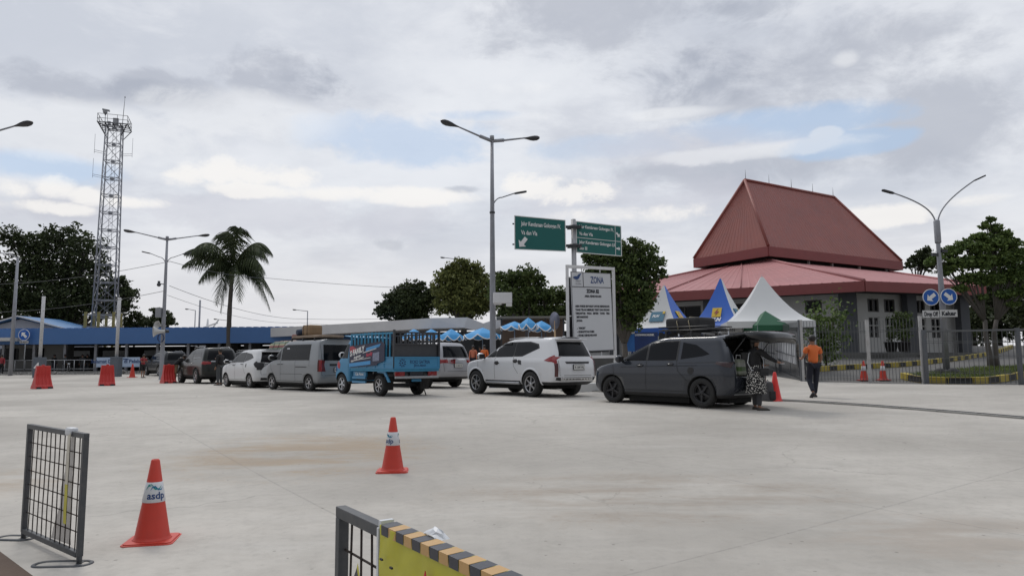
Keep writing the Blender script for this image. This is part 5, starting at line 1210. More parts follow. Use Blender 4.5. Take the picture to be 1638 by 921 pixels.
# ================================================================ CONES AND BARRIERS
M_cone = mat('cone_orange_red', (.52, .040, .022), .5, 0, .10, 6, dirt=.18, dirtcol=(.25, .05, .03))
M_coneb = mat('cone_bright', (.72, .035, .03), .45, 0, .06, 6)
M_band = mat('cone_band_white', (.62, .64, .67), .4, 0, .04, 6, dirt=.15)
M_logob = mat('logo_blue', (.01, .16, .33), .5); M_logot = mat('logo_teal', (.02, .27, .25), .5)
def cone(p, H, label, rz=0, group='orange traffic cones', big=True, mt=None, band=True, txt=0.0, flip=0.0):
    e = empty('traffic_cone', p, rz, label, 'traffic cone', group); s = H / .75; m = mt or M_cone
    bw = .215 * s; mb = MB()
    pl = []
    for i in range(4):
        for q in range(4): a = R(90 * i + 22.5 * q + 11); cx, cy = [(1, 1), (-1, 1), (-1, -1), (1, -1)][i]; pl.append((cx * (bw - .05 * s) + math.cos(a) * .05 * s, cy * (bw - .05 * s) + math.sin(a) * .05 * s))
    mb.prism(pl, Matrix.Translation((0, 0, .008)), .03 * s)
    mb.prism([(x * .93, y * .93) for x, y in pl], Matrix.Translation((0, 0, .036 * s)), .012 * s); mb.build('base', m, e, bevel=.006)
    rb, rt = .145 * s, .035 * s
    def rad(z): return lerp(rb, rt, (z - .05 * s) / (H - .05 * s))
    mb = MB(); mb.lathe([(rb * 1.22, .04 * s), (rb * 1.08, .055 * s), (rb, .08 * s), (rad(H * .5), H * .5), (rad(H * .985), H * .985), (rt * .8, H), (rt * .55, H), (rt * .5, H * .93)], 32); mb.build('cone_body', m, e)
    if band:
        z0, z1 = H * .50, H * .735; mb = MB(); mb.lathe([(rad(z0) + .001, z0), (rad(z0) + .004, z0 + .003), (rad(z1) + .004, z1 - .003), (rad(z1) + .001, z1)], 32, caps=False); bd = mb.build('reflective_band', M_band, e)
        if txt is not None:
            zc = (z0 + z1) / 2 - .015 * s
            def wrap(a0, zz):
                def f(co):
                    z = zz + co.y; r = rad(z) + .006 + co.z; a = a0 + co.x / rad(zz); return Vector((math.cos(a) * r, math.sin(a) * r, z))
                return f
            for k in range(2):
                a0 = txt + math.pi * k * .9
                lettering('asdp', .085 * s, None, mat('logo_navy', (.015, .05, .17), .5), bd, fn=wrap(a0, zc - .04 * s), bold=.002)
                swoosh = [(-.07, .0), (-.05, .05), (-.02, .055), (.01, .02), (.04, .015), (.07, .04), (.045, .005), (.01, .004), (-.02, .036), (-.045, .035)]
                f = wrap(a0 - .25, zc + .035 * s); mb = MB(); mb.add([f(Vector((x * s, y * s, .001))) for x, y in swoosh], [tuple(range(len(swoosh)))]); mb.build('wave_emblem', M_logot, bd, fix=False)
                f = wrap(a0 + .1, zc + .030 * s); mb = MB(); mb.add([f(Vector((x * s * .8, y * s * .8, .0015))) for x, y in swoosh], [tuple(range(len(swoosh)))]); mb.build('wave_emblem', M_logob, bd, fix=False)
    return e
cam_ang = lambda p: math.atan2(-p[1], -p[0])
pc = gnd(243, 869); cone(pc, .74, 'orange cone with a white lettered band beside the left barrier panel', R(12), txt=cam_ang(pc) - R(12) + .22)
pc = gnd(628, 756); cone(pc, .74, 'orange cone with a white lettered band standing alone mid yard', R(5), txt=cam_ang(pc) - R(5) + -.8)
pc = gnd(1241, 642.5); cone(pc, .78, 'tall plain red cone beside the woman in the spotted skirt', R(20), mt=M_coneb, band=False)
for px, lab in ((1381.5, 'left of two banded cones behind the mesh fence'), (1412, 'right of two banded cones behind the mesh fence')):
    pc = gnd(px, 612.3); pc = atg(px, lp[1].y + .9); cone(pc, .78, lab, 0, txt=None)
pc = atg(212, 52); cone(pc, 1.0, 'small distant orange cone before the pale banner at the left', 0, band=False)
M_barr = mat('barrier_red', (.50, .03, .025), .45, 0, .08, 3, dirt=.15, dirtcol=(.28, .05, .04))
def water_barrier():
    e = empty('water_barrier', (0, 0, 0), 0, 'x', 'barrier', 'red plastic water filled barriers'); mb = MB(); L, H = .70, 1.0
    prof = [(-.26, 0), (.26, 0), (.26, .12), (.20, .20), (.10, .50), (.085, .60), (.085, H), (-.085, H), (-.085, .60), (-.10, .50), (-.20, .20), (-.26, .12)]
    n = 18; vs = []
    for i in range(n + 1):
        t = i / n; x = (t - .5) * L; ribs = (.028 * (1 if int(t * 9) % 2 else 0))
        for y, z in prof: vs.append((x * (1 - .26 * (z / H)), y - math.copysign(ribs, y) * (1 if .1 < z < .9 else 0), z))
    k = len(prof); fs = [(i * k + j, (i + 1) * k + j, (i + 1) * k + (j + 1) % k, i * k + (j + 1) % k) for i in range(n) for j in range(k)] + [tuple(range(k)), tuple(reversed(range(n * k, n * k + k)))]
    mb.add(vs, fs); mb.build('shell', M_barr, e, bevel=.012); mb = MB(); mb.lathe([(.06, H), (.06, H + .04), (.01, H + .045)], 12); mb.build('filler_cap', M_barr, e)
    for s in (-1, 1): mb = MB(); mb.box((s * .22, -.2 + .0, .06), (.18, .16, .09)); mb.build('foot_slot', M_ink, e)
    return e
wb0 = water_barrier(); first = True
for px, py, rz, lab in ((67, 622.5, R(55), 'leftmost red water barrier, seen nearly end on'), (170.5, 617.5, R(35), 'second red water barrier, before the pale banner'), (269, 613.5, R(50), 'third red water barrier, at the rear of the black SUV')):
    w = wb0 if first else copy_tree(wb0); first = False; p = gnd(px, py); w.location = p; w.rotation_euler = (0, 0, rz); w['label'] = lab
# ================================================================ FOREGROUND BARRIER PANELS
M_rust = mat('mesh_rusty', (.030, .022, .018), .8, .2, .4, 20, dirt=.4, dirtcol=(.10, .045, .025))
M_bfr = mat('barrier_frame_grey', (.060, .065, .072), .5, .2, .12, 5, dirt=.35, dirtcol=(.16, .15, .14))
def panel(pa, pb, H, label, z0=.10, cols=12, rowz=7):
    e = empty('mesh_barrier', pa, 0, label, 'barrier panel', 'grey mesh barrier panels'); pa = Vector(pa); d = Vector((pb[0] - pa.x, pb[1] - pa.y, 0)); L = d.length; d.normalize(); n = Vector((-d.y, d.x, 0)); zz = gz(pb[0], pb[1]) - pa.z
    A, B = Vector((0, 0, 0)), d * L + Vector((0, 0, zz)); up = Vector((0, 0, 1)); t = .042
    mb = MB(); mb.beam(A + up * z0, A + up * H, t, t, up=d); mb.build('frame_post', M_bfr, e, bevel=.004); mb = MB(); mb.beam(B + up * z0, B + up * H, t, t, up=d); mb.build('frame_post', M_bfr, e, bevel=.004)
    mb = MB(); mb.beam(A - d * t / 2 + up * (H + t / 2), B + d * t / 2 + up * (H + t / 2), t, t); mb.build('frame_rail', M_bfr, e, bevel=.004); mb = MB(); mb.beam(A + up * (z0 + .01) + d * .026, B + up * (z0 + .01) - d * .026, t, t); mb.build('frame_rail', M_bfr, e, bevel=.004)
    rnd = random.Random(int(L * 1000)); mb = MB()
    for i in range(1, cols):
        q = A.lerp(B, i / cols); w = [rnd.uniform(-.006, .006) for _ in range(5)]
        mb.tube([q + up * lerp(z0 + .03, H, k / 4) + d * w[k] for k in range(5)], .0048, 5)
    for i in range(1, rowz):
        z = lerp(z0 + .05, H, i / rowz); mb.tube([A + up * z + n * .006, A.lerp(B, .5) + up * (z + rnd.uniform(-.006, .004)) + n * .006, B + up * z + n * .006], .0048, 5)
    mb.build('mesh', M_rust, e)
    return e, d, n, L, A, B
pb_, pa_ = gnd(126, 908), gnd(37, 866)
E1 = panel(pa_, pb_, 1.01, 'left foreground mesh barrier panel on curled tube feet', .09, 12, 7)
def foot(E, P, d, n, s, name='foot'):
    mb = MB(); pts = []
    for i in range(15):
        a = math.pi * (i / 14); pts.append(P + n * (s * .07 * math.cos(a) + 0) + (-d * 0) + Vector((0, 0, .045)) + n * s * .0 + (n * s) * (.22 + .10 * math.sin(a)) * 1.0 - n * s * .02)
    # U-shaped foot: out from the post, round and back
    pts = [P - n * s * .10 + d * .045, P + n * s * .24 + d * .045] + [P + n * s * (.24 + .07 * math.sin(a)) + d * (.045 * math.cos(a)) for a in [math.pi * k / 8 for k in range(1, 8)]] + [P + n * s * .24 - d * .045, P - n * s * .10 - d * .045]
    mb.tube([Vector((q.x, q.y, q.z + .022)) for q in pts], .020, 8); return mb.build(name, M_bfr, E)
def foot2(E, P, ax, w, l0, l1):
    """flat closed loop of bent tube lying on the ground, its long axis along ax, centred on the post"""
    ax = Vector(ax).normalized(); sd = Vector((-ax.y, ax.x, 0)); pts = []
    for c, s in ((l1 - w, 1), (-l0 + w, -1)):
        for k in range(9):
            a = -math.pi / 2 + math.pi * k / 8; pts.append(P + ax * (c + s * w * math.cos(a)) + sd * (w * math.sin(a) * s) + Vector((0, 0, .024)))
    mb = MB(); mb.tube(pts, .021, 8, closed=True, caps=False); mb.tube([P + sd * w * -1 + Vector((0, 0, .024)), P + sd * w + Vector((0, 0, .024))], .018, 6); mb.tube([P + Vector((0, 0, .02)), P + Vector((0, 0, .12))], .021, 6); return mb.build('foot', M_bfr, E)
e, d, n, L, A, B = E1
foot2(e, A, (-.98, .1, 0), .08, .10, .24); foot2(e, B, (-.98, -.05, 0), .08, .09, .34)
# plastic film remains and tape on the left panel
e2 = empty('plastic_film', Vector(pa_) + d * L * .72, 0, 'torn translucent plastic and yellow tape stuck to the left barrier panel', 'plastic film')
mf = mat('film_pale', (.42, .40, .36), .4, 0, .3, 6); mfy = mat('tape_yellow', (.55, .50, .05), .5, 0, .2, 10)
rnd = random.Random(3); vs = []; zs_ = [.12, .25, .4, .55, .7, .85, .97, 1.06]
for i, z in enumerate(zs_):
    w = lerp(.42, .07, (i / 7) ** .7); c = lerp(-.10, .05, i / 7)
    for k in range(5): vs.append(d * (c - w / 2 + w * k / 4) + n * (.012 + rnd.uniform(0, .02)) * (1 if i < 7 else 1) + Vector((0, 0, z)))
mb = MB(); mb.add(vs, [(i * 5 + k, i * 5 + k + 1, i * 5 + k + 6, i * 5 + k + 5) for i in range(7) for k in range(4)], 0, True)
def film_material(name, col, alpha):
    m = mat(name, col, .4, 0, .3, 8); b = m.node_tree.nodes['Principled BSDF']; b.inputs['Alpha'].default_value = alpha; return m
mb.build('film', film_material('film_translucent', (.36, .34, .33), .78), e2, fix=False)
vs = []
for i in range(8): z = lerp(.30, 1.03, i / 7); c = .10 + rnd.uniform(-.008, .008); vs += [d * (c - .03) - n * .032 + Vector((0, 0, z)), d * (c + .03) - n * .032 + Vector((0, 0, z))]
mb = MB(); mb.add(vs, [(2 * i, 2 * i + 1, 2 * i + 3, 2 * i + 2) for i in range(3)], 0); mb.add(vs, [(2 * i, 2 * i + 1, 2 * i + 3, 2 * i + 2) for i in range(3, 7)], 1); mb.build('tape', [mfy, film_material('film_cream', (.60, .56, .46), .9)], e2, fix=False)
mb = MB(); mb.box(d * .06 + Vector((0, 0, 1.035)), (.12, .07, .07), math.atan2(d.y, d.x)); mb.build('tape_knot', M_band, e2, bevel=.02)
# right foreground panel with banner
Ytop = 2.95; tp = at(548, 806, Ytop); H2 = tp.z - gz(tp.x, Ytop) - .05; pA = Vector((tp.x, Ytop, gz(tp.x, Ytop))); q = at(850, 924, 1.86); pB = Vector((q.x, q.y, gz(q.x, q.y)))
E2 = panel(pA, pB, H2, 'right foreground mesh barrier panel partly covered by a yellow banner', .09, 13, 7)
e, d, n, L, A, B = E2
foot2(e, A, (n.x, n.y, 0), .085, .26, .26); foot2(e, B, (n.x, n.y, 0), .085, .26, .26)
fr = -n if n.y > 0 else n       # towards the camera side
eb = empty('banner_cloth', pA + d * .44, 0, 'yellow banner with a red warning mark wrapped over the right barrier panel', 'banner')
nb = fr
M_yb = mat('banner_yellow', (.50, .47, .030), .45, 0, .10, 4, dirt=.25, dirtcol=(.30, .27, .05))
U, V = 40, 24; vs = []; rnd = random.Random(9); W = L * .98 - .46; hb = .93
for j in range(V + 1):
    z = H2 + .052 - hb * j / V
    for i in range(U + 1):
        x = W * i / U; o = .030 + .008 * mnoise.noise(Vector((x * 3.5, z * 2.2, 1))) + .008 * math.sin(x * 9 + z * 11) * (j / V) + .007 * mnoise.noise(Vector((x * 14, z * 9, 4))) + .006 * math.sin((x * 1.2 - z) * 26) * max(0, 1 - abs(x - .12) * 4)
        vs.append(d * x + nb * o + Vector((0, 0, z)))
mb = MB(); mb.add(vs, [(j * (U + 1) + i, j * (U + 1) + i + 1, (j + 1) * (U + 1) + i + 1, (j + 1) * (U + 1) + i) for j in range(V) for i in range(U)], 0, True)
topb = [v for v in vs[:U + 1]]; k0 = len(mb.v); mb.add(topb + [Vector(v) - nb * .055 + Vector((0, 0, .002)) for v in topb] + [Vector(v) - nb * .058 - Vector((0, 0, .35)) for v in topb], [(i, i + 1, U + 2 + i, U + 1 + i) for i in range(U)] + [(U + 1 + i, U + 2 + i, 2 * U + 3 + i, 2 * U + 2 + i) for i in range(U)], 0, True)
mb.build('cloth', M_yb, eb, fix=False)
# black and ochre tape folded over the top edge: alternating blocks
mt_ = [mat('tape_black', (.03, .032, .045), .4, 0, .1, 8), mat('tape_ochre', (.50, .30, .11), .45, 0, .12, 8)]
mb = MB(); nbk = 13
for i in range(nbk):
    x0, x1 = .02 + (W - .04) * i / nbk, .02 + (W - .04) * (i + .93) / nbk; sl = .022
    o = .034; mb.add([d * x0 + nb * o + Vector((0, 0, H2 + .056)), d * x1 + nb * o + Vector((0, 0, H2 + .056)), d * (x1 + sl * .2) + nb * (o + .001) + Vector((0, 0, H2 + .024)), d * (x0 + sl * .2) + nb * (o + .001) + Vector((0, 0, H2 + .024)), d * x0 - nb * .024 + Vector((0, 0, H2 + .060)), d * x1 - nb * .024 + Vector((0, 0, H2 + .060))], [(0, 3, 2, 1), (0, 1, 5, 4)], i % 2)
mb.build('edge_tape', mt_, eb, fix=False)
Mp = frameM(nb * .045 + Vector((0, 0, H2 + .052)), d, (0, 0, 1))
if Mp.col[2].xyz.dot(nb) < 0: Mp = Mp @ Matrix.Diagonal((1, 1, -1, 1))
mb = MB(); mb.prism([(.27, -.34), (.49, -.34), (.38, -.065)], Mp, .003); mb.build('warning_triangle', mat('warning_red', (.55, .02, .04), .5), eb)
mb = MB(); mb.prism([(.335, -.31), (.425, -.31), (.385, -.15)], Mp @ Matrix.Translation((0, 0, .004)), .003); mb.build('triangle_centre', M_whiteink, eb)
lettering('AWAS', .17, Mp @ Matrix.Translation((.38, -.54, .002)), M_ink, eb, bold=.006)
mb = MB()
for x, z in ((.06, -.10), (.14, -.11), (.05, -.28), (.12, -.35)): mb.box(Mp @ Vector((x, z, .004)), (.018, .006, .006), math.atan2(d.y, d.x))
mb.build('mark', M_ink, eb)
# white tie, plastic scrap and hazard tape tail
e3 = empty('plastic_wrap', pA + d * .44, 0, 'white plastic tie and crumpled scrap on the right panel top rail', 'plastic wrap')
mb = MB(); mb.box(Vector((0, 0, H2 + .035)) - d * .012, (.020, .05, .058), math.atan2(d.y, d.x)); mb.box(Vector((0, 0, H2 - .22)) - d * .012 + nb * .030, (.014, .006, .52), math.atan2(d.y, d.x)); mb.build('tie', M_band, e3)
vs = []; rnd = random.Random(6)
for j in range(5):
    for i in range(7): vs.append(d * (.22 + .018 * i + rnd.uniform(-.01, .01)) - nb * (.020 + .012 * j) + Vector((0, 0, H2 + .052 + .030 * math.sin(i / 6 * math.pi) * math.sin((j + .5) / 5 * math.pi) + rnd.uniform(0, .006))))
mb = MB(); mb.add(vs, [(j * 7 + i, j * 7 + i + 1, j * 7 + i + 8, j * 7 + i + 7) for j in range(4) for i in range(6)]); mb.build('scrap', M_band, e3, fix=False)
e4 = empty('hazard_tape', pA + d * .12 , 0, 'short twisted tail of black and yellow tape tied to the right panel mesh', 'tape'); mb = MB()
P4 = [Vector((0, 0, H2 - .30)) - d * .03, Vector((0, 0, H2 - .25)) + d * .0, Vector((0, 0, H2 - .18)) + d * .05, Vector((0, 0, H2 - .16)) + d * .06]
for i in range(3):
    a, b = P4[i], P4[i + 1]; w = Vector((0, 0, .022)) - d * .01; mb.add([a - w, b - w, b + w, a + w], [(0, 1, 2, 3)], (i + 1) % 2)
mb.build('tail', [mt_[0], mfy], e4, fix=False)
# brown board at the bottom left corner
q0, q1 = gnd(-25, 872), gnd(52, 935); mb = MB(); dd = (q1 - q0).normalized(); nn = Vector((-dd.y, dd.x, 0)); nn = nn if nn.x < 0 else -nn
mb.box((q0 + q1) / 2 + nn * .5 + Vector((0, 0, .03)), ((q1 - q0).length + 1.2, 1.0, .06), math.atan2(dd.y, dd.x)); tag(mb.build('timber_board', mat('brown_timber', (.075, .045, .028), .8, 0, .3, 6, bump=.3), bevel=.006), 'brown timber board lying at the bottom left corner', 'board')
# ================================================================ WIRES
def wire(pts, label, r=.02):
    base = Vector(pts[0]); e = None; mb = MB(); P = []
    for i in range(len(pts) - 1):
        a, b = Vector(pts[i]), Vector(pts[i + 1]); sag = (b - a).length * .018
        for k in range(12): t = k / 12; P.append(a.lerp(b, t) - base - Vector((0, 0, sag * 4 * t * (1 - t))))
    P.append(Vector(pts[-1]) - base); mb.tube(P, r, 4); o = mb.build('overhead_wire', M_darkmetal, loc=base); tag(o, label, 'wire', 'overhead wires')
wire([at(-80, 455, 60), at(272, 418, 47), at(430, 445, 60), at(1000, 460, 75)], 'upper overhead wire passing behind the lamp with loudspeakers', .016)
wire([at(-80, 498, 62), at(264, 465, 47)], 'overhead wire crossing the huge dark tree at the left', .016)
wire([at(271, 457, 47), at(490, 510, 80), at(730, 500, 90)], 'overhead wire running from the left lamp down past the palm', .016)
wire([at(268, 472, 47), at(480, 516, 80), at(640, 518, 90)], 'lowest overhead wire running from the left lamp past the palm', .012)
# distant ship superstructure over the canopy
c = atg(328, 220); e = empty('ship_mast', c, 0, 'distant white ship mast showing over the blue canopy', 'ship'); mb = MB(); zt = at(330, 510, 220).z - c.z; mb.tube([(0, 0, 0), (.3, 0, zt)], [1.2, .25], 6); mb.beam((-2.6, 0, zt - 3.2), (3.4, 0, zt - 1.2), .4, .35); mb.beam((1, 0, zt - 4), (3.6, 0, zt - .3), .3, .3); mb.build('mast', M_white, e)
mb = MB(); mb.box((0, 0, zt / 2 - 3), (10, 6, zt - 4.5)); mb.build('deck_house', M_white, e)
# ================================================================ VEHICLES
def pchip(t, y, tt):
    t = np.asarray(t, float); y = np.asarray(y, float); h = np.diff(t); dl = np.diff(y) / h; m = np.zeros_like(y)
    for i in range(1, len(y) - 1):
        if dl[i - 1] * dl[i] > 0: w1 = 2 * h[i] + h[i - 1]; w2 = h[i] + 2 * h[i - 1]; m[i] = (w1 + w2) / (w1 / dl[i - 1] + w2 / dl[i])
    m[0] = dl[0]; m[-1] = dl[-1]; k = np.clip(np.searchsorted(t, tt, side='right') - 1, 0, len(h) - 1); s = (tt - t[k]) / h[k]
    return (2 * s ** 3 - 3 * s ** 2 + 1) * y[k] + (s ** 3 - 2 * s ** 2 + s) * h[k] * m[k] + (-2 * s ** 3 + 3 * s ** 2) * y[k + 1] + (s ** 3 - s ** 2) * h[k] * m[k + 1]
class Shell:
    """Body surface as a stack of rounded plan sections. lv rows: (z, rear x, front x, half width); x=0 at the rear axle, +y is the left side."""
    def __init__(s, lv, cr=.35, cf=.5, nr=3.2, nf=2.8, rows=64):
        a = np.array(lv, float); seg = np.sqrt(((np.diff(a, axis=0) * [1, .6, .6, 1]) ** 2).sum(1)); t = np.concatenate([[0], np.cumsum(seg)]); tt = np.linspace(0, t[-1], rows)
        s.Z, s.R, s.F, s.W = [pchip(t, a[:, i], tt) for i in range(4)]
        for i in range(1, rows): s.Z[i] = max(s.Z[i], s.Z[i - 1] + 1e-4)
        s.cr, s.cf, s.nr, s.nf = cr, cf, nr, nf
    def at(s, z): return tuple(float(np.interp(z, s.Z, q)) for q in (s.R, s.F, s.W))
    def corner(s, z):
        r, f, w = s.at(z); L = f - r; return min(s.cr, L * .45), min(s.cf, L * .45)
    def side(s, x, z):
        r, f, w = s.at(z); cr, cf = s.corner(z); x = min(max(x, r + 1e-3), f - 1e-3)
        if x < r + cr: q = (r + cr - x) / cr; return w * (1 - q ** s.nr) ** (1 / s.nr)
        if x > f - cf: q = (x - f + cf) / cf; return w * (1 - q ** s.nf) ** (1 / s.nf)
        return w
    def end(s, y, z, back=True):
        r, f, w = s.at(z); cr, cf = s.corner(z); q = min(abs(y) / w, .999)
        if back: return r + cr - cr * (1 - q ** s.nr) ** (1 / s.nr)
        return f - cf + cf * (1 - q ** s.nf) ** (1 / s.nf)
    def ring(s, i):
        z, r, f, w = s.Z[i], s.R[i], s.F[i], s.W[i]; cr, cf = min(s.cr, (f - r) * .45), min(s.cf, (f - r) * .45); P = []; k = 12
        for j in range(k + 1):
            a = math.pi / 2 * j / k; P.append((f - cf + cf * math.cos(a) ** (2 / s.nf), w * math.sin(a) ** (2 / s.nf)))
        for j in range(1, 14): t = j / 14; P.append((lerp(f - cf, r + cr, t), w))
        for j in range(k, -1, -1):
            a = math.pi / 2 * j / k; P.append((r + cr - cr * math.cos(a) ** (2 / s.nr), w * math.sin(a) ** (2 / s.nr)))
        return [(x, y, z) for x, y in P] + [(x, -y, z) for x, y in reversed(P[1:-1])]
    def body(s, name, mats, e, zclad, cuts=(), boxcuts=()):
        vs = []; n = None
        for i in range(len(s.Z)): r = s.ring(i); n = len(r); vs += r
        mb = MB(); K = len(s.Z)
        for i in range(K - 1):
            mb_f = [(i * n + j, i * n + (j + 1) % n, (i + 1) * n + (j + 1) % n, (i + 1) * n + j) for j in range(n)]
            for f in mb_f: mb.f.append(f); mb.m.append(1 if s.Z[i] < zclad else 0); mb.sm.append(True)
        mb.v = vs; mb.f.append(tuple(reversed(range(n)))); mb.m.append(1); mb.sm.append(False); mb.f.append(tuple(range((K - 1) * n, K * n))); mb.m.append(0); mb.sm.append(True)
        o = mb.build(name, list(mats) + [M_wheelwell], e, fix=True); cutters = []
        for x, r, w, side in cuts:
            c = MB(); c.lathe([(r, -.01), (r, .34)], 36, 0, Matrix.Translation((x, (w + .12) * side, 0)) @ Matrix.Rotation(R(90) * side, 4, 'X') @ Matrix.Translation((0, 0, -0.02)), sm=True); c.m = [0] * len(c.m)
            c.v = [(a, b, z_) for a, b, z_ in c.v]; k = c.build('cutter', M_wheelwell); k.location = (0, 0, r - .045 if False else 0); cutters.append((k, x, r))
        for b0, b1 in boxcuts:
            c = MB(); b0, b1 = Vector(b0), Vector(b1); c.box((b0 + b1) / 2, b1 - b0); cutters.append((c.build('cutter', M_wheelwell), None, None))
        return o, cutters
    def apply(s, o, cutters, rw):
        for k, x, r in cutters:
            if x is not None: k.location.z = rw
            k.parent = o.parent; md = o.modifiers.new('b', 'BOOLEAN'); md.object = k; md.operation = 'DIFFERENCE'; md.solver = 'EXACT'; md.material_mode = 'TRANSFER'
        me = evaluated(o); o.modifiers.clear(); old = o.data; o.data = me; bpy.data.meshes.remove(old); me.name = o.name
        for k, *_ in cutters: bpy.data.objects.remove(k)
    def patch(s, poly, mode, off=.004, rows=10, cols=14, edge=.012):
        """Skin panel over the body: poly in (x,z) for sides 'L','R', in (y,z) for ends 'B','F'. Bevelled skirt closes its edge."""
        zs = [p[1] for p in poly]; z0, z1 = min(zs), max(zs); lv = sorted(set([z0 + (z1 - z0) * i / rows for i in range(rows + 1)] + zs)); V = []; n = len(poly)
        for z in lv:
            zz = min(max(z, z0 + 1e-5), z1 - 1e-5); X = []
            for i in range(n):
                (xa, za), (xb, zb) = poly[i], poly[(i + 1) % n]
                if (za - zz) * (zb - zz) <= 0 and abs(za - zb) > 1e-9: X.append(xa + (xb - xa) * (zz - za) / (zb - za))
            a, b = min(X), max(X); V.append([lerp(a, b, k / cols) for k in range(cols + 1)])
        def P(u, z, o):
            if mode == 'L': return (u, s.side(u, z) + o, z)
            if mode == 'R': return (u, -s.side(u, z) - o, z)
            if mode == 'B': return (s.end(u, z) - o, u, z)
            return (s.end(u, z, False) + o, u, z)
        mb = MB(); R_, C_ = len(lv), cols + 1; vs = [P(V[j][i], lv[j], off) for j in range(R_) for i in range(C_)]
        mb.add(vs, [(j * C_ + i, j * C_ + i + 1, (j + 1) * C_ + i + 1, (j + 1) * C_ + i) for j in range(R_ - 1) for i in range(C_ - 1)], 0, True)
        loop = [(0, i) for i in range(C_)] + [(j, C_ - 1) for j in range(1, R_)] + [(R_ - 1, i) for i in range(C_ - 2, -1, -1)] + [(j, 0) for j in range(R_ - 2, 0, -1)]
        top = [P(V[j][i], lv[j], off) for j, i in loop]; bot = [P(V[j][i], lv[j], -edge) for j, i in loop]; m = len(loop)
        mb.add(top + bot, [(k, (k + 1) % m, m + (k + 1) % m, m + k) for k in range(m)], 0)
        return mb
    def seam(s, pts, mode, w=.011, off=.0025):
        """Thin dark gap line following the body along a polyline in (x,z) or (y,z)."""
        mb = MB(); P = []
        for i in range(len(pts) - 1):
            for k in range(8): P.append((lerp(pts[i][0], pts[i + 1][0], k / 8), lerp(pts[i][1], pts[i + 1][1], k / 8)))
        P.append(pts[-1]); vs = []
        for i, (u, z) in enumerate(P):
            a = P[max(0, i - 1)]; b = P[min(len(P) - 1, i + 1)]; d = Vector((b[0] - a[0], b[1] - a[1])).normalized(); nx, nz = -d.y * w / 2, d.x * w / 2
            for q in (-1, 1):
                uu, zz = u + nx * q, z + nz * q
                vs.append({'L': lambda: (uu, s.side(uu, zz) + off, zz), 'R': lambda: (uu, -s.side(uu, zz) - off, zz), 'B': lambda: (s.end(uu, zz) - off, uu, zz), 'F': lambda: (s.end(uu, zz, False) + off, uu, zz)}[mode]())
        mb.add(vs, [(2 * i, 2 * i + 1, 2 * i + 3, 2 * i + 2) for i in range(len(P) - 1)]); return mb
M_wheelwell = mat('wheel_well_black', (.010, .010, .010), .95, 0, .1)
M_clad = mat('cladding_black', (.025, .025, .027), .6, 0, .15, 6)
M_rimdark = mat('rim_dark', (.035, .035, .038), .4, .5, .1, 5)
def wheel(e, x, y, r, w=.22, style='six', rimf=.66, rim_m=None, steer=0):
    side = 1 if y > 0 else -1; T = Matrix.Translation((x, y, r)) @ Matrix.Rotation(steer, 4, 'Z') @ Matrix.Rotation(R(-90) * side, 4, 'X'); rr = r * rimf; rm = rim_m or M_alloy
    mb = MB(); mb.lathe([(rr, -w * .5), (rr * 1.06, -w * .5), (r * .93, -w * .48), (r * .985, -w * .40), (r, -w * .3), (r, w * .3), (r * .985, w * .40), (r * .93, w * .48), (rr * 1.06, w * .5), (rr, w * .44), (rr * .96, w * .3)], 36, 0, T, caps=False)
    for g in (-.15, .15): mb.lathe([(r * 1.001, w * (g - .03)), (r * 1.004, w * (g - .02)), (r * 1.001, w * (g + .03))], 36, 0, T, caps=False)
    o = mb.build('wheel', M_rubber, e, fix=True)
    mb = MB(); mb.lathe([(rr * 1.0, w * .45), (rr * 1.02, w * .47), (rr * .97, w * .485), (rr * .93, w * .40)], 36, 0, T, caps=False)
    if style == 'steel':
        mb.lathe([(rr * .93, w * .3), (rr * .8, w * .22), (rr * .6, w * .34), (rr * .45, w * .36), (rr * .3, w * .22), (rr * .05, w * .22)], 30, 0, T, caps=True)
    else:
        n = {'six': 6, 'five': 5, 'ten': 10, 'multi': 8}[style]
        for k in range(n):
            a = 2 * math.pi * k / n + .2; tw = .25 if style in ('six',) else .0
            ca, sa = math.cos(a), math.sin(a); wd = {'six': .15, 'five': .15, 'ten': .07, 'multi': .10}[style] * rr * 1.6
            q = [(rr * .14, -wd * .45), (rr * .14, wd * .45), (rr * .95, wd * .55 + tw * rr * .6), (rr * .95, -wd * .25 + tw * rr * .6)]
            q = [(u * ca - v * sa, u * sa + v * ca) for u, v in q]; mb.prism([(u, v) for u, v in q][::-1], T @ Matrix.Translation((0, 0, w * .30)), w * .10)
        mb.lathe([(rr * .22, w * .28), (rr * .22, w * .42), (rr * .16, w * .45), (rr * .01, w * .45)], 16, 0, T)
    mb.build('rim', rm, o, bevel=0)
    mb = MB(); mb.lathe([(rr * .935, w * .41), (rr * .93, w * .06), (rr * .93, w * .09), (rr * .5, w * .12), (rr * .02, w * .12)], 24, 0, T, caps=False); mb.build('brake_disc', M_rimdark, o); return o
def plate(e, sh, yc, zc, txt, w=.43, h=.135, x=None, frame=True):
    x = (sh.end(yc, zc) if x is None else x) - .03; mb = MB(); mb.box((x + .008, yc, zc), (.02, w + .03, h + .03)); mb.build('plate_frame', M_black, e) if frame else None
    mb = MB(); mb.box((x - .006, yc, zc), (.01, w, h)); p = mb.build('number_plate', M_plate, e)
    lettering(txt, h * .62, frameM((x - .0125, yc, zc - h * .22), (0, -1, 0), (0, 0, 1)), M_ink, p, sx=.95, bold=.002)
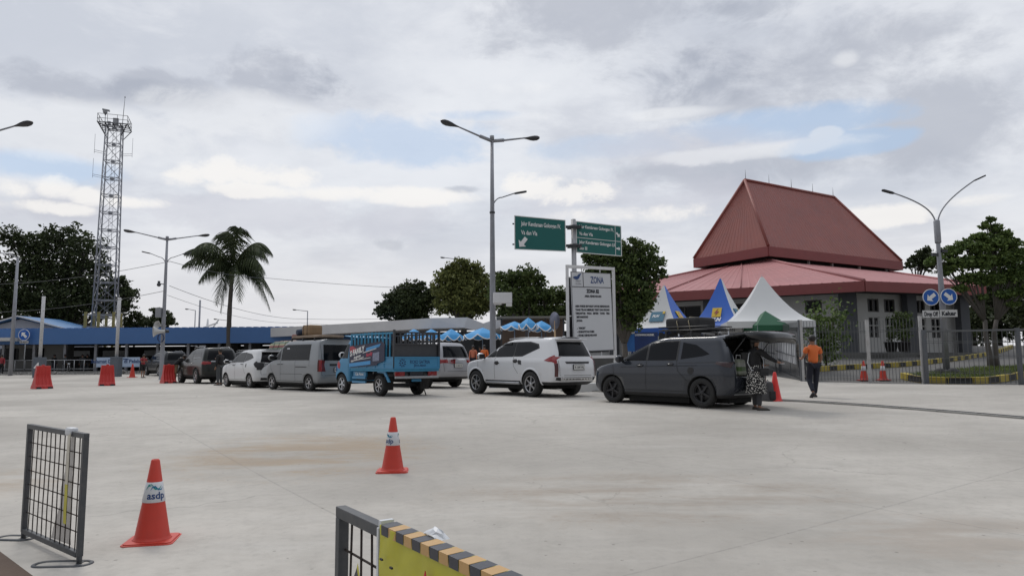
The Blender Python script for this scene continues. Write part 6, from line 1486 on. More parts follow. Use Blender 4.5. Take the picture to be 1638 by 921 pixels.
def mirror(e, sh, x, z, m, s=1.0):
    for sd in (1, -1):
        y = sh.side(x, z) * sd; mb = MB(); mb.ball((x, y + sd * .17 * s, z + .06), .125 * s, 8, sc=(.62, 1.0, .78)); mb.build('door_mirror', m, e)
        mb = MB(); mb.beam((x + .02, y - sd * .02, z), (x, y + sd * .1, z + .02), .06, .04); mb.box((x - .07 * s, y + sd * .17 * s, z + .055), (.02, .19 * s, .13 * s)); mb.build('mirror_arm', M_black, e)
def handle(e, sh, x, z, m, l=.19):
    for sd in (1, -1):
        y = sh.side(x, z); mb = MB(); mb.tube([(x - l / 2, sd * (y + .005), z), (x - l / 3, sd * (y + .035), z + .003), (x + l / 3, sd * (y + .035), z + .003), (x + l / 2, sd * (y + .005), z)], .013, 6); mb.build('door_handle', m, e)
def arch_trim(e, sh, x, r, rw, m, wd=.05):
    for sd in (1, -1):
        mb = MB(); vs = []; n = 22
        for k in range(n + 1):
            a = R(-12) + R(204) * k / n
            for q, o in ((r - .004, .012), (r + wd, .010), (r + wd + .006, -.004)):
                xx, zz = x + q * math.cos(a), rw + q * math.sin(a); zz = max(zz, sh.Z[0] + .005); vs.append((xx, sd * (sh.side(xx, zz) + o), zz))
        mb.add(vs, [(3 * k + j, 3 * k + 3 + j, 3 * k + 4 + j, 3 * k + 1 + j) for k in range(n) for j in range(2)], 0, True); mb.build('arch_trim', m, e, fix=True)
def both(fn):
    for md in ('L', 'R'): fn(md)
def make_car(spec, label, cat, group, paint):
    e = empty(spec.get('name', 'parked_car'), (0, 0, 0), 0, label, cat, group); wb, rw, hw = spec['wb'], spec['rw'], spec['hw']
    sh = Shell(spec['lv'], **spec.get('shell', {})); ar = rw * spec.get('arch', 1.16)
    o, cut = sh.body('body', (paint, spec.get('clad', M_clad)), e, spec['zclad'], [(x, ar, hw, sd) for x in (0, wb) for sd in (1, -1)], spec.get('boxcuts', ()))
    sh.apply(o, cut, rw)
    for x in (0, wb):
        for sd in (1, -1): wheel(e, x, sd * (hw - .115), rw, spec.get('tw', .22), spec.get('style', 'six'), spec.get('rimf', .66), spec.get('rim'))
        if spec.get('trim'): arch_trim(e, sh, x, ar, rw, spec['trim'])
    gm = spec.get('glass', M_glass)
    for poly in spec['side_glass']:
        for md in 'LR': sh.patch(poly, md, .004).build('side_window', gm, e, fix=True)
    for poly in spec.get('surround', ()):
        for md in 'LR': sh.patch(poly, md, .002).build('window_surround', M_black, e, fix=True)
    if spec.get('wind'): sh.patch(spec['wind'], 'F', .004, 12, 20).build('windscreen', gm, e)
    if spec.get('rear_glass'): sh.patch(spec['rear_glass'], 'B', .004, 10, 20).build('rear_window', gm, e)
    for pts in spec.get('seams', ()):
        for md in 'LR': sh.seam(pts, md).build('door_gap', M_joint, e)
    for pts in spec.get('rear_seams', ()): sh.seam(pts, 'B').build('tailgate_gap', M_joint, e)
    for nm, mode, poly, m in spec.get('patches', ()): sh.patch(poly, mode, .010 if 'lamp' in nm or 'light' in nm else .006, 6, 10, .02).build(nm, m, e)
    if spec.get('mir'): mirror(e, sh, *spec['mir'])
    for h in spec.get('handles', ()): handle(e, sh, *h)
    mb = MB(); zb = sh.Z[0] + .03; mb.box((wb / 2, 0, zb - .07), (wb - rw * 2.6, hw * 1.62, .20)); mb.box((wb / 2, 0, zb - .04), (wb + 1.0, hw * 1.1, .22)); mb.beam((0, -hw * .8, rw), (0, hw * .8, rw), .1, .1); mb.beam((wb, -hw * .8, rw), (wb, hw * .8, rw), .08, .08); mb.build('chassis', M_wheelwell, e)
    return e, sh
def place(e, rear_px, front_x, wb, hw):
    """Stand the car so its left wheels touch the ground where the photograph shows them."""
    G = gnd(*rear_px); best = None
    for k in range(0, 1800):
        a = R(k * .1); p = G + Vector((math.cos(a), math.sin(a), 0)) * wb; x, y = topx(p.x, p.y, gz(p.x, p.y)); er = abs(x - front_x)
        if p.y > G.y and (best is None or er < best[0]): best = (er, a)
    a = best[1]; e.rotation_euler.z = a; left = Vector((-math.sin(a), math.cos(a), 0)); c = G - left * hw; f = c + Vector((math.cos(a), math.sin(a), 0)) * wb
    e.location = (c.x, c.y, gz(c.x, c.y) + .03); pitch = math.atan2(gz(f.x, f.y) - gz(c.x, c.y), wb); e.rotation_euler = (0, -pitch, a); print('PLACE', e['label'][:30], round(c.x, 2), round(c.y, 2), round(math.degrees(a), 1))
def paint(name, col, rough=.28, coat=.6, dirt=.12, metal=0.0): return mat(name, col, rough, metal, .03, 1.2, coat=coat * .3, spec=.35, dirt=dirt, dirtcol=tuple(c * .75 + .03 for c in col))
P_white = paint('paint_white', (.66, .67, .69)); P_white2 = paint('paint_white_small_car', (.62, .63, .64)); P_grey = paint('paint_dark_grey', (.030, .035, .046), .16, 2.4, .1, .3); P_black = paint('paint_black', (.010, .011, .012), .22, .8, .05)
P_silver = paint('paint_silver', (.27, .285, .30), .35, .5, .15, .45); P_silver2 = paint('paint_silver_light', (.38, .38, .40), .35, .5, .15, .3); P_black2 = paint('paint_blackish_green', (.012, .014, .013), .28, .6, .08); P_char = paint('paint_charcoal', (.022, .024, .028), .25, .7, .08)
G_C = 'vehicles waiting in the yard'
def suv_levels(wb, hw, H, fo, ro, zh=1.10, zc=1.2, z0=.34, ws=(.25, .62, 1.05, 1.5), rs=0.0):
    """Generic tall SUV outline: front and rear overhang, hood and cowl height."""
    return [(z0, -ro + .22, wb + fo - .22, hw * .90), (z0 + .10, -ro + .06, wb + fo - .06, hw * .965), (.62, -ro, wb + fo, hw * .99), (.85, -ro + .02, wb + fo - .01, hw), (zh - .08, -ro + .05, wb + fo - .08, hw * .985), (zh, -ro + .07, wb + fo - .25, hw * .965), (zc, -ro + .10, wb - ws[0], hw * .93),
            (lerp(zc, H, .38), -ro + .17 + rs, wb - ws[1], hw * .87), (lerp(zc, H, .70), -ro + .25 + rs, wb - ws[2], hw * .80), (H - .10, -ro + .31 + rs, wb - ws[2] - .28, hw * .755), (H - .035, -ro + .38 + rs, wb - ws[3], hw * .68), (H, -ro + .75 + rs, wb - ws[3] - .5, hw * .35)]
# ---- white SUV
wb, hw, rw = 2.80, .905, .385
lvP = [(.36, -.92, wb + .55, .80), (.46, -1.10, wb + .76, .875), (.62, -1.18, wb + .83, .895), (.86, -1.18, wb + .81, .905), (1.02, -1.15, wb + .72, .90), (1.10, -1.13, wb + .42, .885), (1.17, -1.10, wb - .12, .86), (1.36, -1.02, wb - .46, .80), (1.56, -.92, wb - .90, .735), (1.68, -.86, wb - 1.18, .69), (1.76, -.84, wb - 1.48, .62), (1.80, -.98, wb - 1.85, .42)]
specP = dict(name='parked_suv', wb=wb, rw=rw, hw=hw, lv=lvP, zclad=.44, style='six', rimf=.64, tw=.26, trim=paint('paint_white', (.66, .67, .69)), arch=1.17,
    side_glass=[[(wb - .30, 1.20), (wb - .98, 1.205), (wb - .98, 1.64), (wb - 1.12, 1.655), (wb - .62, 1.42)], [(wb - 1.04, 1.205), (wb - 1.90, 1.215), (wb - 1.93, 1.66), (wb - 1.10, 1.66)], [(wb - 1.97, 1.22), (wb - 2.35, 1.25), (wb - 3.02, 1.47), (wb - 2.98, 1.56), (wb - 2.60, 1.655), (wb - 1.97, 1.665)]],
    surround=[[(wb - .22, 1.185), (wb - 2.36, 1.22), (wb - 3.10, 1.47), (wb - 3.02, 1.60), (wb - 2.60, 1.68), (wb - 1.15, 1.68), (wb - .60, 1.435)]],
    wind=[(-.72, 1.22), (.72, 1.22), (.60, 1.66), (-.60, 1.66)], rear_glass=[(-.66, 1.22), (.66, 1.22), (.62, 1.32), (.55, 1.66), (-.55, 1.66), (-.62, 1.32)],
    seams=[[(wb - .10, 1.18), (wb - .12, .70), (wb - .28, .46)], [(wb - 1.01, 1.20), (wb - 1.02, .45)], [(wb - 1.94, 1.21), (wb - 2.0, .92), (wb - 2.20, .70)], [(wb - 2.0, 1.06), (.55, 1.04)], [(wb - .35, .47), (.42, .47)]],
    rear_seams=[[(-.72, 1.10), (-.70, .66), (.70, .66), (.72, 1.10)], [(-.66, .60), (.66, .60)]],
    patches=[('tail_light', 'L', [(-.62, 1.10), (-1.02, 1.03), (-1.05, 1.20), (-.92, 1.24)], M_red), ('tail_light', 'R', [(-.62, 1.10), (-1.02, 1.03), (-1.05, 1.20), (-.92, 1.24)], M_red), ('tail_light', 'B', [(.76, 1.02), (.84, 1.0), (.80, 1.24), (.76, 1.26)], M_red), ('tail_light', 'B', [(-.76, 1.02), (-.84, 1.0), (-.80, 1.24), (-.76, 1.26)], M_red),
             ('tail_light', 'B', [(.76, .62), (.84, .62), (.84, 1.0), (.74, 1.02)], mat('tail_dark', (.07, .012, .014), .2, 0, .1, coat=.5)), ('tail_light', 'B', [(-.76, .62), (-.84, .62), (-.84, 1.0), (-.74, 1.02)], mat('tail_dark', (.07, .012, .014))),
             ('garnish', 'B', [(-.50, 1.065), (-.46, 1.005), (.46, 1.005), (.50, 1.065)], M_black), ('bumper_trim', 'B', [(-.68, .50), (.68, .50), (.62, .575), (-.62, .575)], M_chrome), ('bumper_slot', 'B', [(-.55, .53), (.55, .53), (.55, .56), (-.55, .56)], M_black), ('reflector', 'B', [(.64, .50), (.80, .52), (.80, .60), (.68, .60)], M_clad), ('reflector', 'B', [(-.64, .50), (-.80, .52), (-.80, .60), (-.68, .60)], M_clad),
             ('headlight', 'F', [(.50, .92), (.84, .95), (.84, 1.02), (.50, 1.0)], M_chrome), ('headlight', 'F', [(-.50, .92), (-.84, .95), (-.84, 1.02), (-.50, 1.0)], M_chrome), ('grille', 'F', [(-.48, .6), (.48, .6), (.48, 1.0), (-.48, 1.0)], M_black),
             ('fuel_cap', 'L', [(.42, .97), (.58, .99), (.60, 1.12), (.45, 1.10)], M_clad), ('step_trim', 'L', [(.5, .40), (wb - .5, .40), (wb - .5, .44), (.5, .44)], M_clad)],
    mir=(wb - .42, 1.18, M_chrome, 1.15), handles=[(wb - 1.15, 1.02, M_black, .22), (wb - 2.08, 1.08, M_black, .22)])
e, sh = make_car(specP, 'white SUV with chrome mirrors and red tail lights in front of the zone notice board', 'car', G_C, P_white)
plate(e, sh, 0, .90, 'B 1268 VKJ'); mb = MB(); mb.box((sh.end(0, 1.72) - .0, 0, 1.735), (.30, 1.12, .035)); mb.build('roof_spoiler', P_white, e, bevel=.012); mb = MB(); mb.box((-.55, 0, 1.815), (.16, .05, .05), None, taper=.5); mb.build('roof_antenna', P_white, e)
for sd in (1, -1):
    mb = MB(); mb.tube([(-.3, sd * .60, 1.765), (0, sd * .61, 1.80), (.8, sd * .615, 1.805), (1.35, sd * .61, 1.775)], .018, 6); mb.build('roof_rail', M_steel, e)
    mb = MB(); mb.tube([(.55, sd * .86, .40), (wb - .55, sd * .86, .40)], .045, 8); mb.build('side_step', M_steel, e)
for x, z in ((wb - 1.12, 1.02), (wb - 2.06, 1.08)):
    for md in 'LR': sh.patch([(x - .12, z), (x - .05, z - .06), (x + .06, z - .05), (x + .13, z + .02), (x + .05, z + .06), (x - .06, z + .06)], md, .006, 6, 8).build('handle_cup', M_black, e)
sh.patch([(wb - .9, 1.655), (wb - 1.7, 1.665), (wb - 1.72, 1.60), (wb - .78, 1.585)], 'L', .03, 4, 12).build('window_visor', M_glass, e)
place(e, (848, 636.5), 761, wb, hw)
# ---- dark grey MPV with open tailgate
wb, hw, rw = 2.75, .875, .345
lvV = [(.22, -.58, wb + .60, .78), (.32, -.76, wb + .76, .85), (.50, -.84, wb + .84, .868), (.76, -.84, wb + .82, .875), (.90, -.83, wb + .74, .87), (.99, -.82, wb + .48, .86), (1.07, -.81, wb + .05, .835), (1.25, -.77, wb - .30, .775), (1.45, -.68, wb - .72, .71), (1.58, -.62, wb - 1.02, .665), (1.66, -.60, wb - 1.32, .60), (1.70, -.72, wb - 1.75, .40)]
specV = dict(name='parked_mpv', wb=wb, rw=rw, hw=hw, lv=lvV, zclad=.30, style='five', rimf=.67, rim=M_rimdark, tw=.21, arch=1.15, clad=M_clad, boxcuts=[((-1.2, -.62, .72), (-.05, .62, 1.60))],
    side_glass=[[(wb - .28, 1.09), (wb - 1.10, 1.10), (wb - 1.10, 1.55), (wb - .92, 1.54), (wb - .55, 1.35)], [(wb - 1.17, 1.10), (wb - 2.02, 1.12), (wb - 2.02, 1.565), (wb - 1.17, 1.56)], [(wb - 2.16, 1.13), (wb - 2.75, 1.20), (wb - 2.95, 1.25), (wb - 2.55, 1.47), (wb - 2.16, 1.54)]],
    surround=[[(wb - .20, 1.075), (wb - 2.07, 1.10), (wb - 2.07, 1.585), (wb - .95, 1.575), (wb - .52, 1.37)]],
    wind=[(-.72, 1.12), (.72, 1.12), (.58, 1.56), (-.58, 1.56)],
    seams=[[(wb - .02, 1.05), (wb - .10, .6), (wb - .32, .36)], [(wb - 1.14, 1.09), (wb - 1.12, .36)], [(wb - 2.05, 1.10), (wb - 2.10, .85), (wb - 2.35, .62)], [(wb - 2.1, 1.04), (-.55, 1.06)], [(wb - .36, .36), (.42, .36)], [(wb - .3, .93), (.1, .98)]],
    patches=[('tail_light', 'L', [(-.40, 1.02), (-.74, .93), (-.76, 1.06), (-.42, 1.07)], mat('tail_smoke', (.035, .012, .014), .2, 0, .1, coat=.6)), ('tail_light', 'R', [(-.40, 1.02), (-.74, .93), (-.76, 1.06), (-.42, 1.07)], mat('tail_smoke', (.035, .012, .014))),
             ('headlight', 'F', [(.48, .80), (.82, .84), (.82, .93), (.48, .90)], M_chrome), ('headlight', 'F', [(-.48, .80), (-.82, .84), (-.82, .93), (-.48, .90)], M_chrome), ('grille', 'F', [(-.5, .42), (.5, .42), (.45, .76), (-.45, .76)], M_black), ('sill_chrome', 'B', [(-.6, .30), (.6, .30), (.6, .33), (-.6, .33)], M_steel)],
    mir=(wb - .36, 1.08, P_grey, 1.0), handles=[(wb - .95, .975, P_grey, .2), (wb - 1.88, 1.01, P_grey, .2)])
e, sh = make_car(specV, 'dark grey MPV with raised tailgate and a bag strapped on its roof rack', 'car', G_C, P_grey)
for x, z in ((wb - .95, .97), (wb - 1.88, 1.005)):
    for md in 'LR': sh.patch([(x - .10, z + .0), (x - .04, z - .045), (x + .06, z - .045), (x + .13, z + .01), (x + .05, z + .05), (x - .05, z + .05)], md, .004, 6, 8).build('handle_cup', M_black, e)
mb = MB(); y = sh.side(.28, .86); mb.lathe([(.09, -.01), (.09, .004), (.085, .006)], 20, 0, Matrix.Translation((.28, y, .86)) @ Matrix.Rotation(R(-90), 4, 'X')); mb.build('fuel_cap', M_black, e)
# rear opening lining and tailgate swung up
mb = MB(); mb.box((-.03, 0, 1.15), (.04, 1.2, .86)); mb.box((-.42, 0, .735), (.74, 1.22, .03)); mb.build('cargo_lining', M_int, e)
hinge = Vector((-.55, 0, 1.665)); tg = Vector((-.93, 0, .16)).normalized(); upv = Vector((-.16, 0, -.98)).normalized()
mb = MB(); T = frameM(hinge, (0, 1, 0), tg)    # u across, v out along the gate, w thickness
def gate_pt(u, v, w): return T @ Vector((u, v, w))
rowsg = [(.0, .60, .0, .10), (.25, .63, .02, .09), (.55, .67, .0, .10), (.62, .70, -.02, .16), (.85, .72, -.06, .20), (1.02, .70, -.12, .22), (1.08, .62, -.17, .20)]
vs = []
for v, w_, top, th in rowsg:
    for u in (-1, -.5, 0, .5, 1): vs.append(gate_pt(u * w_, v - .04 * abs(u), top + .02 * (1 - u * u)))
n = len(rowsg)
for v, w_, top, th in rowsg:
    for u in (-1, -.5, 0, .5, 1): vs.append(gate_pt(u * w_ * .95, v - .04 * abs(u), top - th + .02 * (1 - u * u)))
sgn = 1
fs = [(j * 5 + i, j * 5 + i + 1, (j + 1) * 5 + i + 1, (j + 1) * 5 + i) for j in range(n - 1) for i in range(4)]; fs += [tuple(reversed([q + 5 * n for q in f])) for f in fs[:]]
for j in range(n - 1):
    for i in (0, 4): fs.append((j * 5 + i, (j + 1) * 5 + i, (j + 1) * 5 + i + 5 * n, j * 5 + i + 5 * n))
for i in range(4):
    for j in (0, n - 1): fs.append((j * 5 + i, j * 5 + i + 1, j * 5 + i + 1 + 5 * n, j * 5 + i + 5 * n))
zdir = (T @ Vector((0, 0, 1)) - T @ Vector((0, 0, 0))).z
if zdir < 0:
    T2 = frameM(hinge, (0, -1, 0), tg); vs = [T2 @ (T.inverted() @ v) for v in vs]; T = T2
mb.add(vs, fs, 0, True); gate = mb.build('tailgate', P_black, e, bevel=0)
mb = MB(); mb.box((0, .3, .022), (1.02, .42, .01)); mb.v = [tuple(T @ Vector(v)) for v in mb.v]; mb.build('rear_window', M_glass, gate)
mb = MB(); mb.box((0, .85, -.28), (.46, .14, .02)); mb.box((.45, .8, -.27), (.22, .10, .02)); mb.v = [tuple(T @ Vector(v)) for v in mb.v]; mb.build('inner_trim', M_clad, gate)
mb = MB(); mb.box((-.42, .95, -.30), (.24, .12, .015)); mb.v = [tuple(T @ Vector(v)) for v in mb.v]; mb.build('number_plate', M_plate, gate)
for sd in (1, -1): mb = MB(); mb.tube([(-.62, sd * .60, 1.15), tuple(T @ Vector((sd * .58, .5, -.1)))], .012, 6); mb.build('gas_strut', M_black, e)
for x in (wb - 1.55, wb - 2.3):
    mb = MB(); mb.box((x, 0, 1.80), (.06, 1.14, .035))
    for sd in (1, -1): mb.beam((x, sd * .54, 1.66), (x, sd * .54, 1.79), .07, .05)
    mb.build('roof_bar', M_black, e)
mb = MB()
for y in (-.5, -.25, 0, .25, .5): mb.tube([(wb - 1.3, y, 1.845), (wb - 2.75, y, 1.845)], .014, 5)
for z in (1.845, 1.93):
    mb.tube([(wb - 1.3, -.52, z), (wb - 1.3, .52, z), (wb - 2.75, .52, z), (wb - 2.75, -.52, z)], .016, 5, closed=True, caps=False)
mb.build('roof_basket', M_black, e); car_mpv = e
place(e, (1122, 655), 979, wb, hw)
def on_car(car, p): return car.matrix_world @ Vector(p)
bpy.context.view_layer.update()
def sub(name, car, p, label, cat, group=None): o = empty(name, on_car(car, p), car.rotation_euler.z, label, cat, group); return o
M_bag = mat('bag_black', (.02, .02, .022), .75, 0, .2, 8, bump=.4, bscale=9)
b = sub('roof_bag', car_mpv, (wb - 1.93, .05, 1.865), 'black soft roof bag tied with pale rope on the grey MPV rack', 'bag')
mb = MB(); mb.box((0, 0, .16), (.98, .78, .27)); o = mb.build('bag', M_bag, b, bevel=.07); mb = MB(); mb.box((-.1, 0, .0), (1.35, .86, .05)); mb.build('cargo_sheet', M_black, b, bevel=.02)
mb = MB()
for x in (-.2, .15): mb.tube([(x - .1, .45, 0), (x - .03, .41, .2), (x, .3, .305), (x + .05, -.3, .305), (x + .08, -.41, .2), (x + .1, -.45, 0)], .010, 5)
mb.build('rope', mat('rope_tan', (.35, .30, .20), .8), b)
b = sub('shopping_bag', car_mpv, (-.66, .30, .752), 'stuffed pale green and white bag standing in the open boot', 'bag'); mb = MB(); mb.box((0, 0, .19), (.28, .3, .38), None, taper=.8); mb.build('bag', stripes_mat('bag_green_white', [(.28, .30, .24), (.08, .14, .05), (.34, .35, .32)], 2, .30), b, bevel=.06); mb = MB(); mb.tube([(0, .1, .36), (0, .08, .47), (0, -.08, .47), (0, -.1, .36)], .01, 5); mb.build('handles', M_band, b)
b = sub('suitcase', car_mpv, (-.40, -.25, .752), 'dark suitcase inside the open boot of the grey MPV', 'suitcase'); mb = MB(); mb.box((0, 0, .27), (.3, .46, .54)); mb.build('case', M_bag, b, bevel=.04); mb = MB(); mb.tube([(0, -.1, .53), (0, -.08, .6), (0, .08, .6), (0, .1, .53)], .012, 5); mb.build('handle', M_black, b)
b = sub('travel_bag', car_mpv, (-.30, .28, .752), 'maroon travel bag deep inside the open boot of the grey MPV', 'bag'); mb = MB(); mb.box((0, 0, .17), (.4, .4, .34)); mb.build('bag', mat('bag_maroon', (.08, .02, .025), .7), b, bevel=.06)
# ---- small white hatchback-like MPV
wb, hw, rw = 2.525, .83, .29
lvC = [(.20, -.50, wb + .50, .73), (.30, -.66, wb + .66, .80), (.48, -.74, wb + .74, .825), (.72, -.74, wb + .73, .83), (.86, -.73, wb + .66, .825), (.95, -.72, wb + .40, .81), (1.02, -.71, wb + .0, .79), (1.18, -.68, wb - .28, .74), (1.36, -.60, wb - .64, .675), (1.48, -.54, wb - .90, .63), (1.555, -.50, wb - 1.16, .57), (1.60, -.62, wb - 1.55, .38)]
specC = dict(wb=wb, rw=rw, hw=hw, lv=lvC, zclad=.27, style='multi', rimf=.67, tw=.19, arch=1.17,
    side_glass=[[(wb - .24, 1.05), (wb - 1.0, 1.06), (wb - 1.0, 1.44), (wb - .86, 1.43), (wb - .50, 1.26)], [(wb - 1.05, 1.06), (wb - 1.85, 1.08), (wb - 1.85, 1.455), (wb - 1.05, 1.45)], [(wb - 1.90, 1.08), (wb - 2.45, 1.17), (wb - 2.72, 1.25), (wb - 2.42, 1.40), (wb - 1.90, 1.455)]],
    surround=[[(wb - .18, 1.035), (wb - 1.88, 1.06), (wb - 1.88, 1.475), (wb - .90, 1.47), (wb - .48, 1.28)]],
    wind=[(-.66, 1.06), (.66, 1.06), (.54, 1.46), (-.54, 1.46)], rear_glass=[(-.62, 1.05), (.62, 1.05), (.50, 1.47), (-.50, 1.47)],
    seams=[[(wb - .02, 1.0), (wb - .06, .6), (wb - .28, .34)], [(wb - 1.02, 1.04), (wb - 1.02, .34)], [(wb - 1.87, 1.06), (wb - 1.9, .82), (wb - 2.12, .58)], [(wb - .3, .34), (.38, .34)]],
    rear_seams=[[(-.64, 1.0), (-.60, .55), (.60, .55), (.64, 1.0)]],
    patches=[('tail_light', 'L', [(-.40, 1.0), (-.70, .74), (-.72, 1.04), (-.52, 1.10)], M_black), ('tail_light', 'R', [(-.40, 1.0), (-.70, .74), (-.72, 1.04), (-.52, 1.10)], M_black), ('tail_light', 'B', [(.60, .74), (.76, .74), (.76, 1.02), (.62, 1.04)], M_black), ('tail_light', 'B', [(-.60, .74), (-.76, .74), (-.76, 1.02), (-.62, 1.04)], M_black),
             ('garnish', 'B', [(-.5, .95), (-.5, .99), (.5, .99), (.5, .95)], M_black), ('bumper_slot', 'B', [(-.6, .32), (.6, .32), (.6, .42), (-.6, .42)], M_clad), ('side_sticker', 'L', [(.32, .86), (.40, .86), (.40, 1.0), (.34, 1.0)], M_black), ('grille', 'F', [(-.4, .4), (.4, .4), (.4, .7), (-.4, .7)], M_black), ('headlight', 'F', [(.45, .76), (.76, .8), (.76, .9), (.45, .86)], M_chrome), ('headlight', 'F', [(-.45, .76), (-.76, .8), (-.76, .9), (-.45, .86)], M_chrome)],
    mir=(wb - .34, 1.03, P_white2, .95), handles=[(wb - .88, .93, M_black, .18), (wb - 1.72, .98, M_black, .18)])
e, sh = make_car(specC, 'small white car with black side window trim ahead of the silver van', 'car', G_C, P_white2); plate(e, sh, 0, .76, 'B 2195 TOK'); mb = MB(); mb.box((-.55, 0, 1.50), (.26, 1.02, .03)); mb.build('roof_spoiler', P_white2, e, bevel=.01)
place(e, (397, 621.5), 360, wb, hw)
# ---- silver van
wb, hw, rw = 2.65, .825, .30
lvG = [(.24, -.60, wb + .44, .75), (.34, -.70, wb + .60, .805), (.52, -.76, wb + .66, .82), (.80, -.76, wb + .65, .825), (.95, -.76, wb + .58, .825), (1.05, -.755, wb + .38, .82), (1.12, -.75, wb + .18, .815), (1.35, -.72, wb - .08, .785), (1.60, -.68, wb - .38, .745), (1.76, -.66, wb - .60, .705), (1.85, -.66, wb - .78, .65), (1.90, -.74, wb - 1.05, .48)]
specG = dict(name='parked_van', wb=wb, rw=rw, hw=hw, lv=lvG, zclad=.30, style='five', rimf=.64, tw=.19, arch=1.15, shell=dict(cr=.16, cf=.42, nr=2.6),
    side_glass=[[(wb + .05, 1.15), (wb - .62, 1.15), (wb - .62, 1.70), (wb - .42, 1.69)], [(wb - .74, 1.15), (wb - 1.70, 1.16), (wb - 1.70, 1.70), (wb - .74, 1.70)], [(wb - 1.74, 1.16), (wb - 2.62, 1.16), (wb - 2.62, 1.70), (wb - 1.74, 1.70)]],
    surround=[[(wb - .70, 1.125), (wb - 2.68, 1.13), (wb - 2.68, 1.725), (wb - .70, 1.725)]],
    wind=[(-.68, 1.2), (.68, 1.2), (.60, 1.72), (-.60, 1.72)], rear_glass=[(-.64, 1.12), (.64, 1.12), (.60, 1.70), (-.60, 1.70)],
    seams=[[(wb + .12, 1.12), (wb + .02, .8), (wb - .32, .40)], [(wb - .66, 1.74), (wb - .67, .36)], [(wb - 1.72, 1.12), (wb - 1.74, .36)], [(wb - 1.76, .88), (wb - 2.55, .88)], [(wb - 2.66, 1.74), (wb - 2.70, .9)], [(wb - .35, .36), (.40, .36)], [(wb - .66, .62), (.42, .62)]],
    rear_seams=[[(-.70, 1.75), (-.70, .58), (.70, .58), (.70, 1.75)]],
    patches=[('tail_light', 'L', [(-.62, .72), (-.735, .72), (-.72, 1.14), (-.62, 1.14)], mat('tail_dark2', (.10, .015, .015), .25)), ('tail_light', 'B', [(.70, .72), (.80, .72), (.79, 1.14), (.70, 1.14)], M_red), ('tail_light', 'B', [(-.70, .72), (-.80, .72), (-.79, 1.14), (-.70, 1.14)], M_red), ('garnish', 'B', [(-.4, .92), (.4, .92), (.4, 1.0), (-.4, 1.0)], M_black),
             ('rail_trim', 'L', [(wb - 1.76, .87), (wb - 2.50, .87), (wb - 2.50, .90), (wb - 1.76, .90)], M_black), ('headlight', 'F', [(.45, .76), (.78, .8), (.78, .95), (.45, .9)], M_chrome), ('headlight', 'F', [(-.45, .76), (-.78, .8), (-.78, .95), (-.45, .9)], M_chrome), ('window_sticker', 'L', [(wb - 1.02, 1.56), (wb - 1.22, 1.56), (wb - 1.22, 1.60), (wb - 1.02, 1.60)], M_band)],
    mir=(wb - .02, 1.18, P_silver, 1.1), handles=[(wb - .55, .98, M_black, .17), (wb - .80, .98, M_black, .08)])
e, sh = make_car(specG, 'silver van with luggage and mats piled on its roof rack behind the pickup', 'van', G_C, P_silver); plate(e, sh, 0, .78, 'BE 1490 AM'); car_van = e
for x in (wb - 1.1, wb - 1.9, wb - 2.7):
    mb = MB(); mb.beam((x, -.62, 1.95), (x, .62, 1.95), .05, .035)
    for sd in (1, -1): mb.beam((x, sd * .61, 1.84), (x, sd * .60, 1.96), .05, .05)
    mb.build('roof_bar', M_black, e)
place(e, (492, 627), 433, wb, hw); bpy.context.view_layer.update()
M_mat = mat('woven_mat', (.26, .20, .15), .85, 0, .6, 3.5); M_card = mat('cardboard_tan', (.25, .17, .10), .8, 0, .15, 4)
b = sub('rolled_mats', car_van, (wb - 1.95, 0, 1.97), 'flat bundle of patterned mats on the silver van roof rack', 'mats'); mb = MB(); mb.box((0, 0, .05), (1.9, 1.1, .10)); mb.build('bundle', M_mat, b, bevel=.04); mb = MB(); mb.tube([(.97, -.5, .08), (.97, .5, .08)], .09, 8); mb.build('roll', mat('mat_pink', (.30, .14, .12), .85, 0, .4, 6), b)
b = sub('cardboard_parcel', car_van, (wb - 1.62, .05, 2.07), 'rounded tan parcel tied with cord on top of the silver van load', 'parcel'); mb = MB(); mb.box((0, 0, .21), (.55, .6, .42)); mb.build('parcel', M_card, b, bevel=.10); mb = MB()
for s in (-.12, .14): mb.tube([(s, .305, .02), (s, .30, .4), (s, -.30, .4), (s, -.305, .02)], .012, 5)
mb.build('cord', M_black, b)
b = sub('duffel_bag', car_van, (wb - 1.12, .1, 2.07), 'dark blue duffel bag beside the tan parcel on the van roof', 'bag'); mb = MB(); mb.tube([(-.02, -.3, .14), (0, -.1, .15), (0, .1, .15), (.02, .3, .14)], [.10, .15, .15, .10], 10); mb.build('bag', mat('bag_navy', (.02, .035, .07), .7), b); mb = MB(); mb.tube([(0, -.12, .28), (0, 0, .34), (0, .12, .28)], .012, 5); mb.build('handles', M_black, b)
